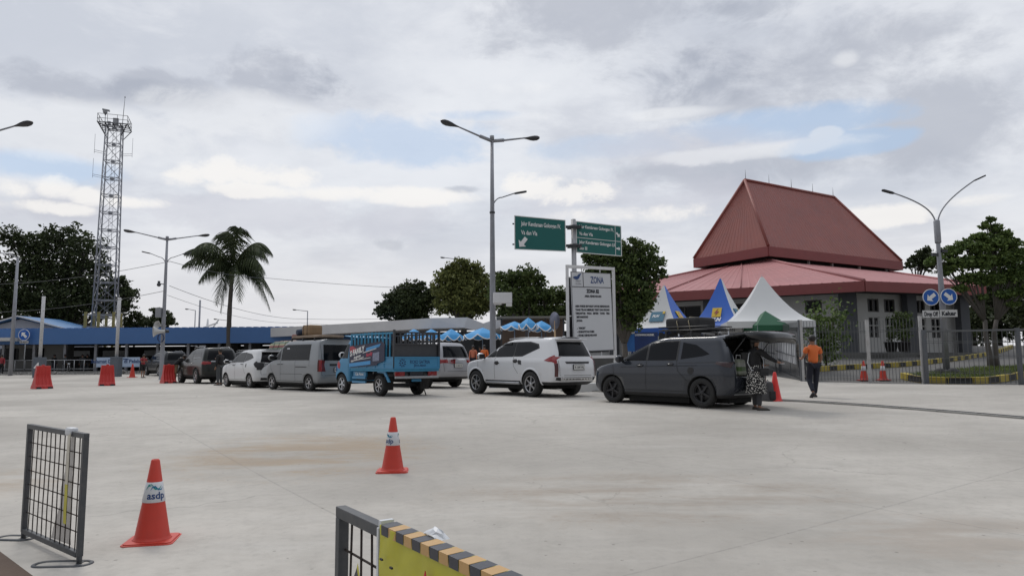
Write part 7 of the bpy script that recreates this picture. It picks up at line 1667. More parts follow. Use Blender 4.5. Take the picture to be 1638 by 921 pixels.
# ---- black SUVs
def suv(label, pm, rear_px, fx, wb=2.745, hw=.925, rw=.385, H=1.83, fo=.82, ro=1.18, txt='B 1077 SJK', chrome=True, style='six', rails=True, red=True):
    lv = suv_levels(wb, hw, H, fo, ro); zc = 1.2
    sp = dict(name='parked_suv', wb=wb, rw=rw, hw=hw, lv=lv, zclad=.44, style=style, rimf=.66, tw=.25, arch=1.17,
        side_glass=[[(wb - .45, zc + .03), (wb - 1.02, zc + .03), (wb - 1.02, H - .17), (wb - 1.15, H - .16), (wb - .78, zc + .27)], [(wb - 1.08, zc + .03), (wb - 1.90, zc + .03), (wb - 1.90, H - .15), (wb - 1.12, H - .15)], [(wb - 1.96, zc + .03), (wb - 2.75, zc + .06), (wb - 3.25, zc + .12), (wb - 3.15, H - .20), (wb - 2.7, H - .16), (wb - 1.96, H - .15)]],
        wind=[(-.7, zc + .03), (.7, zc + .03), (.6, H - .15), (-.6, H - .15)], rear_glass=[(-.68, zc + .0), (.68, zc + .0), (.58, H - .15), (-.58, H - .15)],
        seams=[[(wb - .15, 1.18), (wb - .18, .7), (wb - .4, .46)], [(wb - 1.05, 1.2), (wb - 1.05, .46)], [(wb - 1.93, 1.2), (wb - 1.96, .9), (wb - 2.2, .7)]], rear_seams=[[(-.74, 1.1), (-.70, .66), (.70, .66), (.74, 1.1)]],
        patches=[('tail_light', 'B', [(.52, 1.0), (.86, .96), (.85, 1.14), (.52, 1.09)], M_red if red else M_clad), ('tail_light', 'B', [(-.52, 1.0), (-.86, .96), (-.85, 1.14), (-.52, 1.09)], M_red if red else M_clad), ('tail_light', 'L', [(-.80, 1.0), (-1.06, .96), (-1.06, 1.13), (-.86, 1.12)], M_red if red else M_clad), ('chrome_bar', 'B', [(-.52, 1.10), (.52, 1.10), (.52, 1.155), (-.52, 1.155)], M_chrome if chrome else M_black), ('grille', 'F', [(-.5, .6), (.5, .6), (.5, 1.0), (-.5, 1.0)], M_black), ('headlight', 'F', [(.52, .92), (.86, .95), (.86, 1.04), (.52, 1.0)], M_chrome), ('headlight', 'F', [(-.52, .92), (-.86, .95), (-.86, 1.04), (-.52, 1.0)], M_chrome)],
        mir=(wb - .55, 1.19, pm, 1.1), handles=[(wb - 1.18, 1.04, M_chrome if chrome else M_black, .2), (wb - 2.05, 1.06, M_chrome if chrome else M_black, .2)])
    e, sh = make_car(sp, label, 'car', G_C, pm); plate(e, sh, 0, .88, txt)
    if rails:
        for sd in (1, -1): mb = MB(); mb.tube([(-.5, sd * .60, H - .04), (-.2, sd * .63, H + .04), (wb - 1.7, sd * .63, H + .04), (wb - 1.4, sd * .62, H - .03)], .018, 6); mb.build('roof_rail', M_steel, e)
    place(e, rear_px, fx, wb, hw); return e
SUV_B = suv('black SUV with a chrome tail bar behind the third red barrier', P_black2, (312, 614.5), 287, txt='B 1403 UJF')
SUV_A = suv('farthest left black SUV, beside the person in the red shirt', P_char, (253, 602), 232.5, txt='BE 1820 GA', chrome=False, red=False)
SUV_C = suv('dark SUV mostly hidden between the black SUV and the small white car', P_black, (388, 607), 352, txt='B 2210 PFD')
# ---- silver MPV behind the pickup
wb, hw, rw = 2.75, .915, .34
e = suv('silver MPV seen from behind between the pickup and the white SUV', P_silver2, (677, 622), 607, wb=2.75, hw=.915, rw=.34, H=1.80, fo=.86, ro=1.05, txt='D 1025 PG', rails=False); car_innova = e
# ---- loaded van roof with striped tarpaulin, behind the small white car
b = None
specH = dict(specG); specH['mir'] = None; specH['handles'] = ()
e, sh = make_car(specH, 'dark van with a striped tarpaulin load, hidden behind the small white car', 'van', G_C, P_char)
place(e, (455, 611), 420, 2.65, .825); bpy.context.view_layer.update(); car_load = e
b = sub('tarpaulin_load', car_load, (1.0, 0, 1.9), 'red and green striped tarpaulin bundle on the roof behind the small white car', 'bundle'); mb = MB()
n = 14; vs = []
for j in range(7):
    a = math.pi * j / 6
    for i in range(n + 1):
        x = -1.25 + 2.5 * i / n; rr = .52 * (1 + .06 * math.sin(i * 2.1) + .05 * math.sin(j * 3 + i)); vs.append((x, -math.cos(a) * .72, -.14 + math.sin(a) ** .5 * rr))
mb.add(vs, [(j * (n + 1) + i, j * (n + 1) + i + 1, (j + 1) * (n + 1) + i + 1, (j + 1) * (n + 1) + i) for j in range(6) for i in range(n)] + [tuple(j * (n + 1) for j in range(7)), tuple(j * (n + 1) + n for j in range(6, -1, -1))], 0, True)
mb.build('bundle', stripes_mat('tarp_stripes', [(.20, .05, .05), (.30, .28, .18), (.06, .13, .09), (.26, .16, .12), (.12, .18, .12)], 2, .55), b)
mb = MB()
for x in (-.6, .1, .7): mb.tube([(x, -.75, -.1), (x, -.6, .3), (x, 0, .45), (x, .6, .3), (x, .75, -.1)], .012, 5)
mb.build('cord', M_black, b)
# ================================================================ BLUE PICKUP
def pickup():
    wb, hw, rw = 2.35, .84, .335; P = paint('paint_light_blue', (.06, .25, .44), .4, .3, .25); P2 = mat('stake_blue', (.05, .27, .45), .6, 0, .15, 3, dirt=.3, dirtcol=(.03, .1, .15))
    e = empty('pickup_truck', (0, 0, 0), 0, 'light blue pickup truck with stake rack and lettered side banner', 'truck', G_C)
    lv = [(.34, wb - .52, wb + .42, .76), (.42, wb - .56, wb + .60, .80), (.60, wb - .58, wb + .66, .82), (.86, wb - .60, wb + .64, .825), (1.02, wb - .60, wb + .56, .825), (1.16, wb - .60, wb + .38, .815), (1.40, wb - .60, wb + .14, .785), (1.66, wb - .60, wb - .10, .745), (1.80, wb - .60, wb - .22, .70), (1.86, wb - .60, wb - .30, .62), (1.88, wb - .58, wb - .36, .50)]
    sh = Shell(lv, cr=.08, cf=.38, nr=2.4, nf=2.8); o, cut = sh.body('cab', (P, M_clad), e, .42, [(wb + .02, rw * 1.2, .84, sd) for sd in (1, -1)]); sh.apply(o, cut, rw)
    for md in 'LR':
        sh.patch([(wb + .22, 1.20), (wb - .40, 1.20), (wb - .40, 1.68), (wb - .14, 1.68)], md, .005).build('side_window', M_glass, e)
        sh.seam([(wb + .30, 1.18), (wb + .34, .95), (wb + .30, .75)], md).build('door_gap', M_joint, e); sh.seam([(wb - .46, 1.74), (wb - .46, .5)], md).build('door_gap', M_joint, e)
        sh.patch([(wb + .08, 1.00), (wb + .20, 1.12), (wb + .30, 1.04), (wb + .26, .88), (wb + .12, .84)], md, .005, 8, 8).build('door_decal', mat('decal_red', (.42, .04, .05), .5, 0, .5, 12), e)
        sh.patch([(wb + .30, .80), (wb + .42, .95), (wb + .50, .86), (wb + .40, .74)], md, .006, 6, 6).build('door_decal', mat('decal_navy', (.02, .05, .2), .5), e)
    sh.patch([(-.66, 1.2), (.66, 1.2), (.58, 1.72), (-.58, 1.72)], 'F', .005).build('windscreen', M_glass, e); sh.patch([(-.55, 1.25), (.55, 1.25), (.5, 1.68), (-.5, 1.68)], 'B', .005).build('rear_window', M_glass, e)
    sh.patch([(.48, .72), (.78, .74), (.78, .90), (.48, .88)], 'F', .01).build('headlight', M_chrome, e); sh.patch([(-.48, .72), (-.78, .74), (-.78, .90), (-.48, .88)], 'F', .01).build('headlight', M_chrome, e)
    mirror(e, sh, wb + .25, 1.25, M_band, 1.1)
    mb = MB(); mb.box((wb - .3, 0, 1.93), (.9, 1.3, .03), Matrix.Rotation(-.10, 3, 'Y')); mb.build('roof_visor', P, e, bevel=.01)
    for x in (0, wb):
        for sd in (1, -1): wheel(e, x, sd * (.70 if x == 0 else .715), rw, .2, 'five' if x else 'six', .62, M_band if x else M_alloy)
    # chassis and bed: floor, side boards, tailgate
    x0, x1, bw, zf_, zs = -.98, wb - .68, .86, .86, 1.24
    mb = MB()
    for sd in (1, -1): mb.beam((x0 + .05, sd * .35, .62), (wb + .3, sd * .35, .62), .09, .16)
    for x in (x0 + .15, -.3, .4, 1.1): mb.beam((x, -.75, .74), (x, .75, .74), .07, .09)
    mb.beam((0, -.7, rw), (0, .7, rw), .11, .11); mb.build('chassis', M_darkmetal, e)
    mb = MB(); mb.box(((x0 + x1) / 2, 0, zf_ - .04), (x1 - x0, bw * 2, .08)); mb.build('bed_floor', P2, e)
    for sd in (1, -1):
        mb = MB(); mb.box(((x0 + x1) / 2, sd * bw, (zf_ + zs) / 2), (x1 - x0, .04, zs - zf_))
        for z in (zf_ + .02, (zf_ + zs) / 2, zs - .02): mb.box(((x0 + x1) / 2, sd * (bw + .025), z), (x1 - x0, .02, .03))
        for x in [x0 + .02 + (x1 - x0 - .04) * k / 5 for k in range(6)]: mb.box((x, sd * (bw + .028), (zf_ + zs) / 2), (.04, .018, zs - zf_))
        mb.build('side_board', P, e)
    mb = MB(); mb.box((x0, 0, (zf_ + zs) / 2), (.04, bw * 2 - .05, zs - zf_)); mb.box((x0 - .028, 0, zs - .02), (.02, bw * 2, .04)); mb.box((x0 - .028, 0, zf_ + .02), (.02, bw * 2, .04))
    for sd in (1, -1): mb.box((x0 - .028, sd * (bw - .03), (zf_ + zs) / 2), (.02, .06, zs - zf_ - .08))
    tg_ = mb.build('tailboard', P, e); mbk = mat('tail_navy', (.01, .03, .10), .6)
    lettering('ROJO SATRIA', .15, frameM((x0 - .024, -.10, 1.03), (0, -1, 0), (0, 0, 1)), mbk, tg_, bold=.002, sx=.85); lettering('JAYA ABADI', .085, frameM((x0 - .024, -.10, .94), (0, -1, 0), (0, 0, 1)), mbk, tg_, bold=.002)
    mb = MB(); 
    for k in range(9): a = k * .7; mb.box((x0 - .024, .56 + .10 * math.cos(a), 1.05 + .10 * math.sin(a)), (.006, .06, .03), Matrix.Rotation(a, 3, 'X'))
    mb.box((x0 - .024, .56, 1.05), (.006, .05, .05)); mb.build('wheel_emblem', mbk, tg_)
    # black bed cover / net and stake rack
    ztop = 1.98
    for sd in (1, -1):
        mb = MB(); zt0 = 1.92; n = 12
        for k in range(n + 1):
            x = x0 + .03 + (x1 - x0 - .06) * k / n; mb.beam((x, sd * (bw - .01), zs), (x, sd * (bw - .01), ztop + .05 * math.sin(k / n * math.pi)), .045 if k % 3 else .06, .03)
        mb.beam((x0, sd * (bw - .01), ztop), (x1, sd * (bw - .01), ztop), .04, .05); mb.build('stake_rack', P2 if sd > 0 else M_darkmetal, e)
        mb = MB(); mb.box(((x0 + x1) / 2, sd * (bw - .045), 1.42), (x1 - x0 - .04, .02, .36)); mb.build('inner_board', mat('board_black', (.008, .008, .009), .95), e)
    mb = MB(); n = 6
    for k in range(n + 1): y = -bw + .04 + (2 * bw - .08) * k / n; mb.beam((x1, y, zs - .3), (x1, y, ztop), .04, .04)
    mb.beam((x1, -bw, ztop), (x1, bw, ztop), .05, .05); mb.box((x1 - .03, 0, 1.45), (.02, bw * 2 - .08, .75)); mb.build('headboard', M_darkmetal, e)
    mb = MB(); n = 8
    for k in range(n + 1): y = -bw + .03 + (2 * bw - .06) * k / n; mb.beam((x0 + .02, y, 1.62), (x0 + .02, y, ztop + .04), .03, .04)
    mb.beam((x0 + .02, -bw, ztop + .02), (x0 + .02, bw, ztop + .02), .04, .05); mb.beam((x0 + .02, -bw, 1.64), (x0 + .02, bw, 1.64), .03, .04); mb.box((x0 + .06, 0, 1.42), (.03, bw * 2 - .06, .40)); mb.build('rear_rack', M_darkmetal, e)
    for y in (bw, -bw): mb = MB(); mb.beam((x0 + .01, y, .9), (x0 + .01, y, ztop + .1), .06, .06); mb.build('corner_post', M_darkmetal, e)
    # side banner, lettered, standing proud of the stakes
    bx0, bx1 = x0 + .45, x1 - .02; y = bw + .05; M = frameM((bx1, y, 1.0), (-1, 0, 0), (0, 0, 1)); W = bx1 - bx0
    navy = mat('side_banner_navy', (.018, .020, .055), .5, 0, .3, 2)
    def flat(nm, poly, m, dz): mb = MB(); mb.prism(poly, M @ Matrix.Translation((0, 0, dz)), .004); return mb.build(nm, m, sb)
    mb = MB(); mb.prism([(0, -.10), (W * .80, -.03), (W * .80, .02), (W, .12), (W, .62), (W * .92, .72), (.0, .60)], M, .012); sb = mb.build('side_banner', navy, e)
    lb = mat('banner_light_blue', (.06, .30, .62), .5, 0, .15, 3); pb2 = mat('banner_mid_blue', (.03, .12, .42), .5)
    flat('banner_stripe', [(0, -.09), (W * .62, -.0), (W * .62, .12), (.0, .03)], lb, .013); flat('banner_stripe', [(W * .48, .42), (W * .86, .56), (W * .90, .66), (W * .50, .53)], lb, .013); flat('banner_stripe', [(W * .05, .10), (W * .62, .21), (W * .62, .225), (W * .05, .12)], M_whiteink, .014)
    flat('banner_stripe', [(W * .40, .36), (W * .78, .50), (W * .78, .52), (W * .40, .385)], M_whiteink, .014); flat('banner_stripe', [(W * .68, .10), (W * .86, .12), (W * .86, .40), (W * .68, .36)], mat('banner_grey', (.22, .24, .33), .6, 0, .6, 14), .013); flat('banner_patch', [(.02, .42), (W * .16, .36), (W * .22, .50), (W * .10, .60), (.02, .58)], mat('banner_red', (.40, .05, .07), .5, 0, .4, 9), .013)
    Rz = Matrix.Rotation(R(11), 4, 'Z')
    for t, x, z, s, m, sx, b_ in (('S FAMILY', .06, .26, .24, M_whiteink, .95, .012), ('Angkutan', .30, .17, .12, M_whiteink, 1, .004), ('Family', W * .50, .24, .15, mat('banner_red2', (.55, .05, .10), .5), 1, .006), ('Kota Agung - Lampung', .12, .06, .09, M_whiteink, 1, .002)):
        me = lettering(t, s, M @ Matrix.Translation((x, z, .020)) @ Rz, m, sb, align='LEFT', bold=b_, sx=sx, shear=.25)
    # tool box, ladder step, mud flaps, bumper
    mb = MB()
    for z in (.42, .56): mb.box((1.2, .80, z), (.85, .05, .07))
    mb.box((1.2, .76, .68), (.8, .06, .16)); mb.build('side_guard', P, e); mb = MB(); mb.box((1.2, .55, .60), (.7, .3, .22)); mb.build('tool_box', M_darkmetal, e)
    lettering('Cak Amat', .13, frameM((1.2, .795, .64), (-1, 0, 0), (0, 0, 1)), M_whiteink, e, bold=.003)
    for sd in (1, -1):
        mb = MB(); mb.box((-.42, sd * .68, .40), (.02, .34, .42)); mb.build('mud_flap', M_rubber, e)
        mb = MB(); mb.box((x0 + .04, sd * .62, .72), (.05, .34, .16)); mb.build('tail_light', M_red, e)
    mb = MB(); mb.prism([(-.42, .45), (-.12, .80), (.30, .80), (.35, .74), (-.05, .72), (-.30, .45)], frameM((-.25, .80, 0), (1, 0, 0), (0, 0, 1)), .04); mb.build('wheel_guard', P, e)
    mb = MB(); mb.box((x0 - .02, 0, .60), (.06, 1.64, .07)); mb.build('rear_bumper', M_steel, e, bevel=.01); mb = MB(); mb.box((x0 + .02, 0, .71), (.03, .5, .15)); mb.build('plate_holder', M_ink, e)
    mb = MB(); mb.box((x0 + .1, -.05, .50), (.04, .35, .08)); mb.build('tow_plate', P, e); mb = MB(); mb.tube([(x0 + .12, -.30, .5), (x0 + .06, -.33, .2), (x0 + .0, -.36, .03)], .02, 5); mb.build('hanging_strap', M_rubber, e)
    place(e, (604, 635), 545.5, wb, .82); bpy.context.view_layer.update(); return e
car_truck = pickup()
b = sub('sack', car_truck, (-.75, .35, 1.25), 'pale sack lying on the pickup bed beside the tailboard', 'sack'); mb = MB(); mb.tube([(-.05, -.28, .12), (0, -.1, .16), (0, .12, .16), (.04, .3, .1)], [.09, .15, .14, .07], 10); mb.build('sack_body', mat('sack_tan', (.34, .26, .18), .85, 0, .15, 6, bump=.3), b); mb = MB(); mb.tube([(.04, .3, .1), (.04, .35, .12)], [.03, .05], 7); mb.build('tied_end', mat('sack_tan', (.34, .26, .18), .85), b)
b = sub('cargo_crates', car_truck, (.2, 0, .87), 'dark crates carried inside the pickup stake rack', 'crates'); mb = MB(); mb.box((0, 0, .3), (1.4, 1.2, .6)); mb.build('crate_body', M_int, b, bevel=.02); mb = MB()
for k in range(4): mb.box((-.5 + .33 * k, 0, .61), (.05, 1.2, .03))
mb.build('crate_slats', M_card, b)
# ================================================================ PEOPLE
def person(name, loc, rz, label, J, skin=M_skin, top=None, legs=None, hair=True, shoes=M_black, H=1.68, group=None, sleeves='long', skirt=None, hijab=None, leg_len='full', cap=None):
    """J: joint positions in metres for a figure facing +x (left = +y), standing height 1.70; scaled to H."""
    s = H / 1.70; e = empty(name, loc, rz, label, 'person', group)
    D = dict(pelvis=(0, 0, .93), waist=(0, 0, 1.06), chest=(0, 0, 1.25), collar=(0, 0, 1.40), neck=(.01, 0, 1.47), head=(.025, 0, 1.60), crown=(.01, 0, 1.665),
             shL=(0, .17, 1.38), elL=(0, .22, 1.12), wrL=(.06, .22, .88), haL=(.08, .22, .80), shR=(0, -.17, 1.38), elR=(0, -.22, 1.12), wrR=(.06, -.22, .88), haR=(.08, -.22, .80),
             hiL=(0, .09, .88), knL=(.02, .10, .49), anL=(0, .10, .09), toL=(.17, .11, .035), hiR=(0, -.09, .88), knR=(.02, -.10, .49), anR=(0, -.10, .09), toR=(.17, -.11, .035))
    D.update(J); D = {k: Vector(v) * s for k, v in D.items()}; g = lambda k, r, r2=None: (*D[k], r * s, (r2 or r) * s)
    names = ['pelvis', 'waist', 'chest', 'collar', 'neck', 'head', 'crown', 'shL', 'elL', 'wrL', 'haL', 'shR', 'elR', 'wrR', 'haR', 'hiL', 'knL', 'anL', 'toL', 'hiR', 'knR', 'anR', 'toR']
    rad = dict(pelvis=.12, waist=.105, chest=.12, collar=.085, neck=.05, head=.088, crown=.055, shL=.058, elL=.040, wrL=.026, haL=.030, shR=.058, elR=.040, wrR=.026, haR=.030, hiL=.085, knL=.055, anL=.036, toL=.03, hiR=.085, knR=.055, anR=.036, toR=.03)
    ix = {n: i for i, n in enumerate(names)}; ed = [('pelvis', 'waist'), ('waist', 'chest'), ('chest', 'collar'), ('collar', 'neck'), ('neck', 'head'), ('head', 'crown')]
    for q in 'LR': ed += [('collar', 'sh' + q), ('sh' + q, 'el' + q), ('el' + q, 'wr' + q), ('wr' + q, 'ha' + q), ('pelvis', 'hi' + q), ('hi' + q, 'kn' + q), ('kn' + q, 'an' + q), ('an' + q, 'to' + q)]
    if top: rad.update(collar=.055, shL=.045, shR=.045, chest=.10, waist=.09)
    pts = [g(n, rad[n]) for n in names]
    # fingers and thumb on each hand
    E_ = [(ix[a], ix[b]) for a, b in ed]
    body = skinned('body', pts, E_, skin, e, 2)
    for q in 'LR':
        h = D['ha' + q]; w = D['wr' + q]; d = (h - w).normalized(); sd = d.orthogonal().normalized() if abs(d.z) > .95 else Vector((0, 0, 1)).cross(d).normalized(); up = d.cross(sd)
        P = []; Ed = []
        for k, (o, l) in enumerate(((-.028, .058), (-.010, .070), (.010, .066), (.028, .050))):
            b = h + sd * o * s; P += [(*b, .010 * s), (*(b + d * l * .55 * s + up * .006 * s), .009 * s), (*(b + d * l * s + up * .022 * s), .007 * s)]; Ed += [(3 * k, 3 * k + 1), (3 * k + 1, 3 * k + 2)]
        i0 = len(P); P += [(*(w.lerp(h, .5) + sd * .028 * s), .011 * s), (*(w.lerp(h, .9) + sd * .052 * s + up * .012 * s), .009 * s)]; Ed += [(i0, i0 + 1)]
        P.append((*w.lerp(h, .75), .02 * s)); Ed += [(i0 + 2, 0), (i0 + 2, 3), (i0 + 2, 6), (i0 + 2, 9), (i0 + 2, i0)]
        if H: skinned('hand', P, Ed, skin, e, 1, root=i0 + 2)
    hd = D['head']; fw = Vector((1, 0, 0)) if 'face' not in J else Vector(J['face']).normalized()
    if 'face' in J: pass
    sd = Vector((0, 0, 1)).cross(fw)
    mb = MB(); mb.ball(hd + fw * .092 * s + Vector((0, 0, -.005)), .016 * s, 6, sc=(1.0, .8, 1.4)); mb.build('nose', skin, e)
    for q in (-1, 1):
        mb = MB(); mb.ball(hd + sd * q * .088 * s - fw * .005, .022 * s, 6, sc=(.7, .45, 1.2)); mb.build('ear', skin, e)
        mb = MB(); mb.ball(hd + sd * q * .032 * s + fw * .080 * s + Vector((0, 0, .02 * s)), .011 * s, 6); mb.build('eye', M_ink, e)
    mb = MB(); mb.ball(hd + fw * .082 * s + Vector((0, 0, -.045 * s)), .016 * s, 6, sc=(.5, 1.5, .4)); mb.build('mouth', mat('lips', (.2, .07, .06), .5), e)
    if hair:
        mb = MB(); mb.ball(hd - fw * .018 * s + Vector((0, 0, .028 * s)), .108 * s, 10, sc=(.98, .93, .95)); o = mb.build('hair', M_hair, e)
        if hair == 'bun':
            mb = MB(); mb.ball(hd - fw * .10 * s + Vector((0, 0, .0)), .06 * s, 8); mb.tube([hd - fw * .08 * s, hd - fw * .11 * s + Vector((0, 0, -.10 * s)), hd - fw * .09 * s + Vector((0, 0, -.2 * s))], [.05 * s, .045 * s, .02 * s], 8); mb.build('hair_tail', M_hair, e)
    if cap: mb = MB(); mb.ball(hd + Vector((0, 0, .04 * s)), .115 * s, 8, sc=(1, .95, .75)); mb.box(hd + fw * .12 * s + Vector((0, 0, .045 * s)), (.12 * s, .14 * s, .012)); mb.build('cap', cap, e)
    if top:
        n2 = ['pelvis', 'waist', 'chest', 'collar', 'shL', 'elL', 'wrL', 'shR', 'elR', 'wrR', 'nb']; r2 = dict(nb=.060, pelvis=.142, waist=.135, chest=.150, collar=.118, shL=.082, elL=.056, wrL=.040, shR=.082, elR=.056, wrR=.040)
        D2 = dict(D); D2['nb'] = D['collar'].lerp(D['neck'], .75); D2['collar'] = D['collar'] + Vector((0, 0, .0))
        if sleeves == 'short':
            for q in 'LR': D2['el' + q] = D['sh' + q].lerp(D['el' + q], .72)
            n2 = [n for n in n2 if not n.startswith('wr')]; r2['elL'] = r2['elR'] = .068
        i2 = {n: i for i, n in enumerate(n2)}; e2 = [('pelvis', 'waist'), ('waist', 'chest'), ('chest', 'collar'), ('collar', 'nb')] + [('collar', 'sh' + q) for q in 'LR'] + [('sh' + q, 'el' + q) for q in 'LR'] + ([('el' + q, 'wr' + q) for q in 'LR'] if sleeves != 'short' else [])
        skinned('shirt', [(*D2[n], r2[n] * s) for n in n2], [(i2[a], i2[b]) for a, b in e2], top, e, 2)
    if legs:
        kz = 'an' if leg_len == 'full' else 'kn'
        P = [(*(D['pelvis'] + Vector((0, 0, .03))), .130 * s)]; Ed = []
        for q in 'LR':
            i0 = len(P); P += [(*D['hi' + q], .105 * s), (*D['kn' + q], .078 * s)]; Ed += [(0, i0), (i0, i0 + 1)]
            if leg_len == 'full': P.append((*(D['an' + q] + Vector((0, 0, .02))), .055 * s)); Ed.append((i0 + 1, i0 + 2))
        skinned('trousers', P, Ed, legs, e, 2)
    if skirt:
        mb = MB(); prof = [(.125, 1.03), (.155, .96), (.185, .86), (.215, .66), (.24, .46), (.235, .40)]; n = 36; vs = []
        for r, z in prof:
            for k in range(n): a = 2 * math.pi * k / n; f = 1 + (.06 * math.sin(a * 9) + .03 * math.sin(a * 5 + 1)) * max(0, (1.0 - z)) * 1.6; vs.append((math.cos(a) * r * f * .92 * s, math.sin(a) * r * f * 1.12 * s, z * s))
        mb.add(vs, [(j * n + k, j * n + (k + 1) % n, (j + 1) * n + (k + 1) % n, (j + 1) * n + k) for j in range(len(prof) - 1) for k in range(n)], 0, True); mb.build('skirt', skirt, e)
    for q in 'LR':
        a, t = D['an' + q], D['to' + q]; d = (t - a).normalized(); heel = a - d * .05 * s - Vector((0, 0, .045 * s)); toe = t + d * .06 * s
        mb = MB(); mb.tube([heel, a.lerp(t, .25) - Vector((0, 0, .03 * s)), t, toe], [.040 * s, .050 * s, .046 * s, .030 * s], 8); mb.build('shoe', shoes, e)
    return e
def spots_mat():
    m = bpy.data.materials.new('spotted_cloth'); m.use_nodes = True; nt = m.node_tree; b = nt.nodes['Principled BSDF']; b.inputs['Roughness'].default_value = .8
    v = nt.nodes.new('ShaderNodeTexVoronoi'); v.inputs['Scale'].default_value = 30; tc = nt.nodes.new('ShaderNodeTexCoord'); nt.links.new(tc.outputs['Object'], v.inputs['Vector']); mr = nt.nodes.new('ShaderNodeMapRange'); mr.inputs[1].default_value = .34; mr.inputs[2].default_value = .42; nt.links.new(v.outputs['Distance'], mr.inputs[0])
    mx = nt.nodes.new('ShaderNodeMix'); mx.data_type = 'RGBA'; mx.inputs[6].default_value = (.62, .60, .56, 1); mx.inputs[7].default_value = (.012, .012, .013, 1); nt.links.new(mr.outputs[0], mx.inputs[0]); nt.links.new(mx.outputs[2], b.inputs['Base Color']); return m
M_tblack = mat('cloth_black', (.012, .012, .014), .85, 0, .2, 10, bump=.7, bscale=9); M_torange = mat('cloth_orange', (.66, .15, .035), .8, 0, .10, 6, bump=.8, bscale=9); M_navy = mat('cloth_navy', (.012, .014, .025), .85, 0, .2, 10, bump=.7, bscale=9)
M_tred = mat('cloth_red', (.28, .03, .04), .8, 0, .2, 8, bump=.7, bscale=9); M_grey = mat('cloth_grey', (.06, .065, .07), .85); M_khaki = mat('cloth_khaki', (.30, .23, .14), .85); M_legg = mat('leggings', (.05, .05, .055), .85)
# woman: facing right of the picture, right arm resting in the car, far arm held out
p = gnd(1211, 657.5); p2 = gnd(1216, 656)
W = person('person', p, R(8), 'woman in black top and spotted skirt holding one arm out beside the open boot', dict(pelvis=(-.02, 0, .93), waist=(-.01, 0, 1.06), chest=(.0, 0, 1.25), head=(.06, 0, 1.585), crown=(.05, 0, 1.655), neck=(.03, 0, 1.46), elR=(.22, -.22, 1.20), wrR=(.44, -.18, 1.10), haR=(.53, -.17, 1.08), shR=(.01, -.16, 1.37), shL=(.0, .16, 1.37), elL=(.10, .22, 1.13), wrL=(.28, .20, 1.03), haL=(.36, .19, 1.02), toL=(.17, .14, .035), toR=(.16, -.16, .035), anR=(.0, -.12, .09), anL=(.02, .13, .09)),
           top=M_tblack, legs=M_legg, skirt=spots_mat(), hair='bun', shoes=mat('sandal_dark', (.05, .045, .04), .7), H=1.72)
mb = MB(); mb.tube([(-.02, .07, 1.39), (-.13, .02, 1.30), (-.19, -.02, 1.10), (-.15, -.12, .93), (0, -.18, .90)], .010, 5); mb.tube([(-.02, .07, 1.39), (.10, .0, 1.35), (.16, -.1, 1.15), (.12, -.16, .96), (.06, -.18, .90)], .010, 5); mb.build('bag_strap', M_band, W)
e = empty('handbag', p + Vector((.10, -.20, .80)), R(8), 'small dark handbag hanging at the woman with the spotted skirt', 'bag'); mb = MB(); mb.box((.02, -.02, .09), (.20, .07, .17)); mb.build('pouch', M_bag, e, bevel=.02); mb = MB(); mb.box((.02, -.06, .12), (.18, .01, .08)); mb.build('flap', M_black, e)
e = empty('paper_slip', p + Vector((.56, -.10, 1.075)), R(8), 'small white card held out in the woman\'s hand', 'card'); mb = MB(); mb.box((.02, 0, 0), (.10, .05, .012)); mb.build('card', M_band, e)
# child crouched / bag behind the woman
p = gnd(1229, 643); e = empty('backpack', p, .4, 'grey backpack on the ground between the woman and the red cone', 'bag'); mb = MB(); mb.box((0, 0, .27), (.24, .34, .54), None, taper=.72); mb.build('pack', mat('pack_grey', (.07, .07, .075), .8, 0, .2, 6), e, bevel=.06); mb = MB(); mb.box((0, -.17, .18), (.18, .06, .22)); mb.build('front_pocket', M_bag, e, bevel=.02); mb = MB(); mb.tube([(-.06, 0, .5), (0, 0, .58), (.06, 0, .5)], .012, 5); mb.build('strap', M_black, e)
# man in orange, walking away
p = gnd(1304, 637); person('person', p, R(97), 'man in orange shirt and dark trousers walking away before the mesh fence', dict(hiL=(0, .09, .88), knL=(.05, .12, .50), anL=(-.20, .16, .17), toL=(-.10, .17, .04), hiR=(0, -.09, .88), knR=(.06, -.08, .49), anR=(.10, -.06, .09), toR=(.26, -.05, .035), elL=(.06, .24, 1.14), wrL=(.26, .20, 1.06), haL=(.34, .17, 1.08), elR=(.03, -.26, 1.12), wrR=(.14, -.25, .90), haR=(.18, -.24, .83)),
       top=M_torange, legs=M_navy, sleeves='short', H=1.74)
# man in khaki behind the fence post
p = atg(1283, lp[2].y + 1.0); person('person', p, R(-60), 'person in khaki partly hidden behind the mesh gate post', {}, top=M_khaki, legs=M_navy, sleeves='long', H=1.7)
# person in red at the left
p = gnd(228, 604.5); person('person', p, R(-30), 'person in a red shirt and black shorts looking down beside the left SUV', dict(head=(.08, 0, 1.57), crown=(.09, 0, 1.64), neck=(.04, 0, 1.46), elL=(.10, .22, 1.14), wrL=(.30, .12, 1.16), haL=(.36, .08, 1.18), elR=(.10, -.22, 1.14), wrR=(.30, -.12, 1.16), haR=(.36, -.08, 1.18), anL=(-.08, .12, .09), toL=(.08, .13, .035), anR=(.08, -.12, .09), toR=(.24, -.13, .035)), top=M_tred, legs=M_tblack, sleeves='short', leg_len='half', H=1.70)
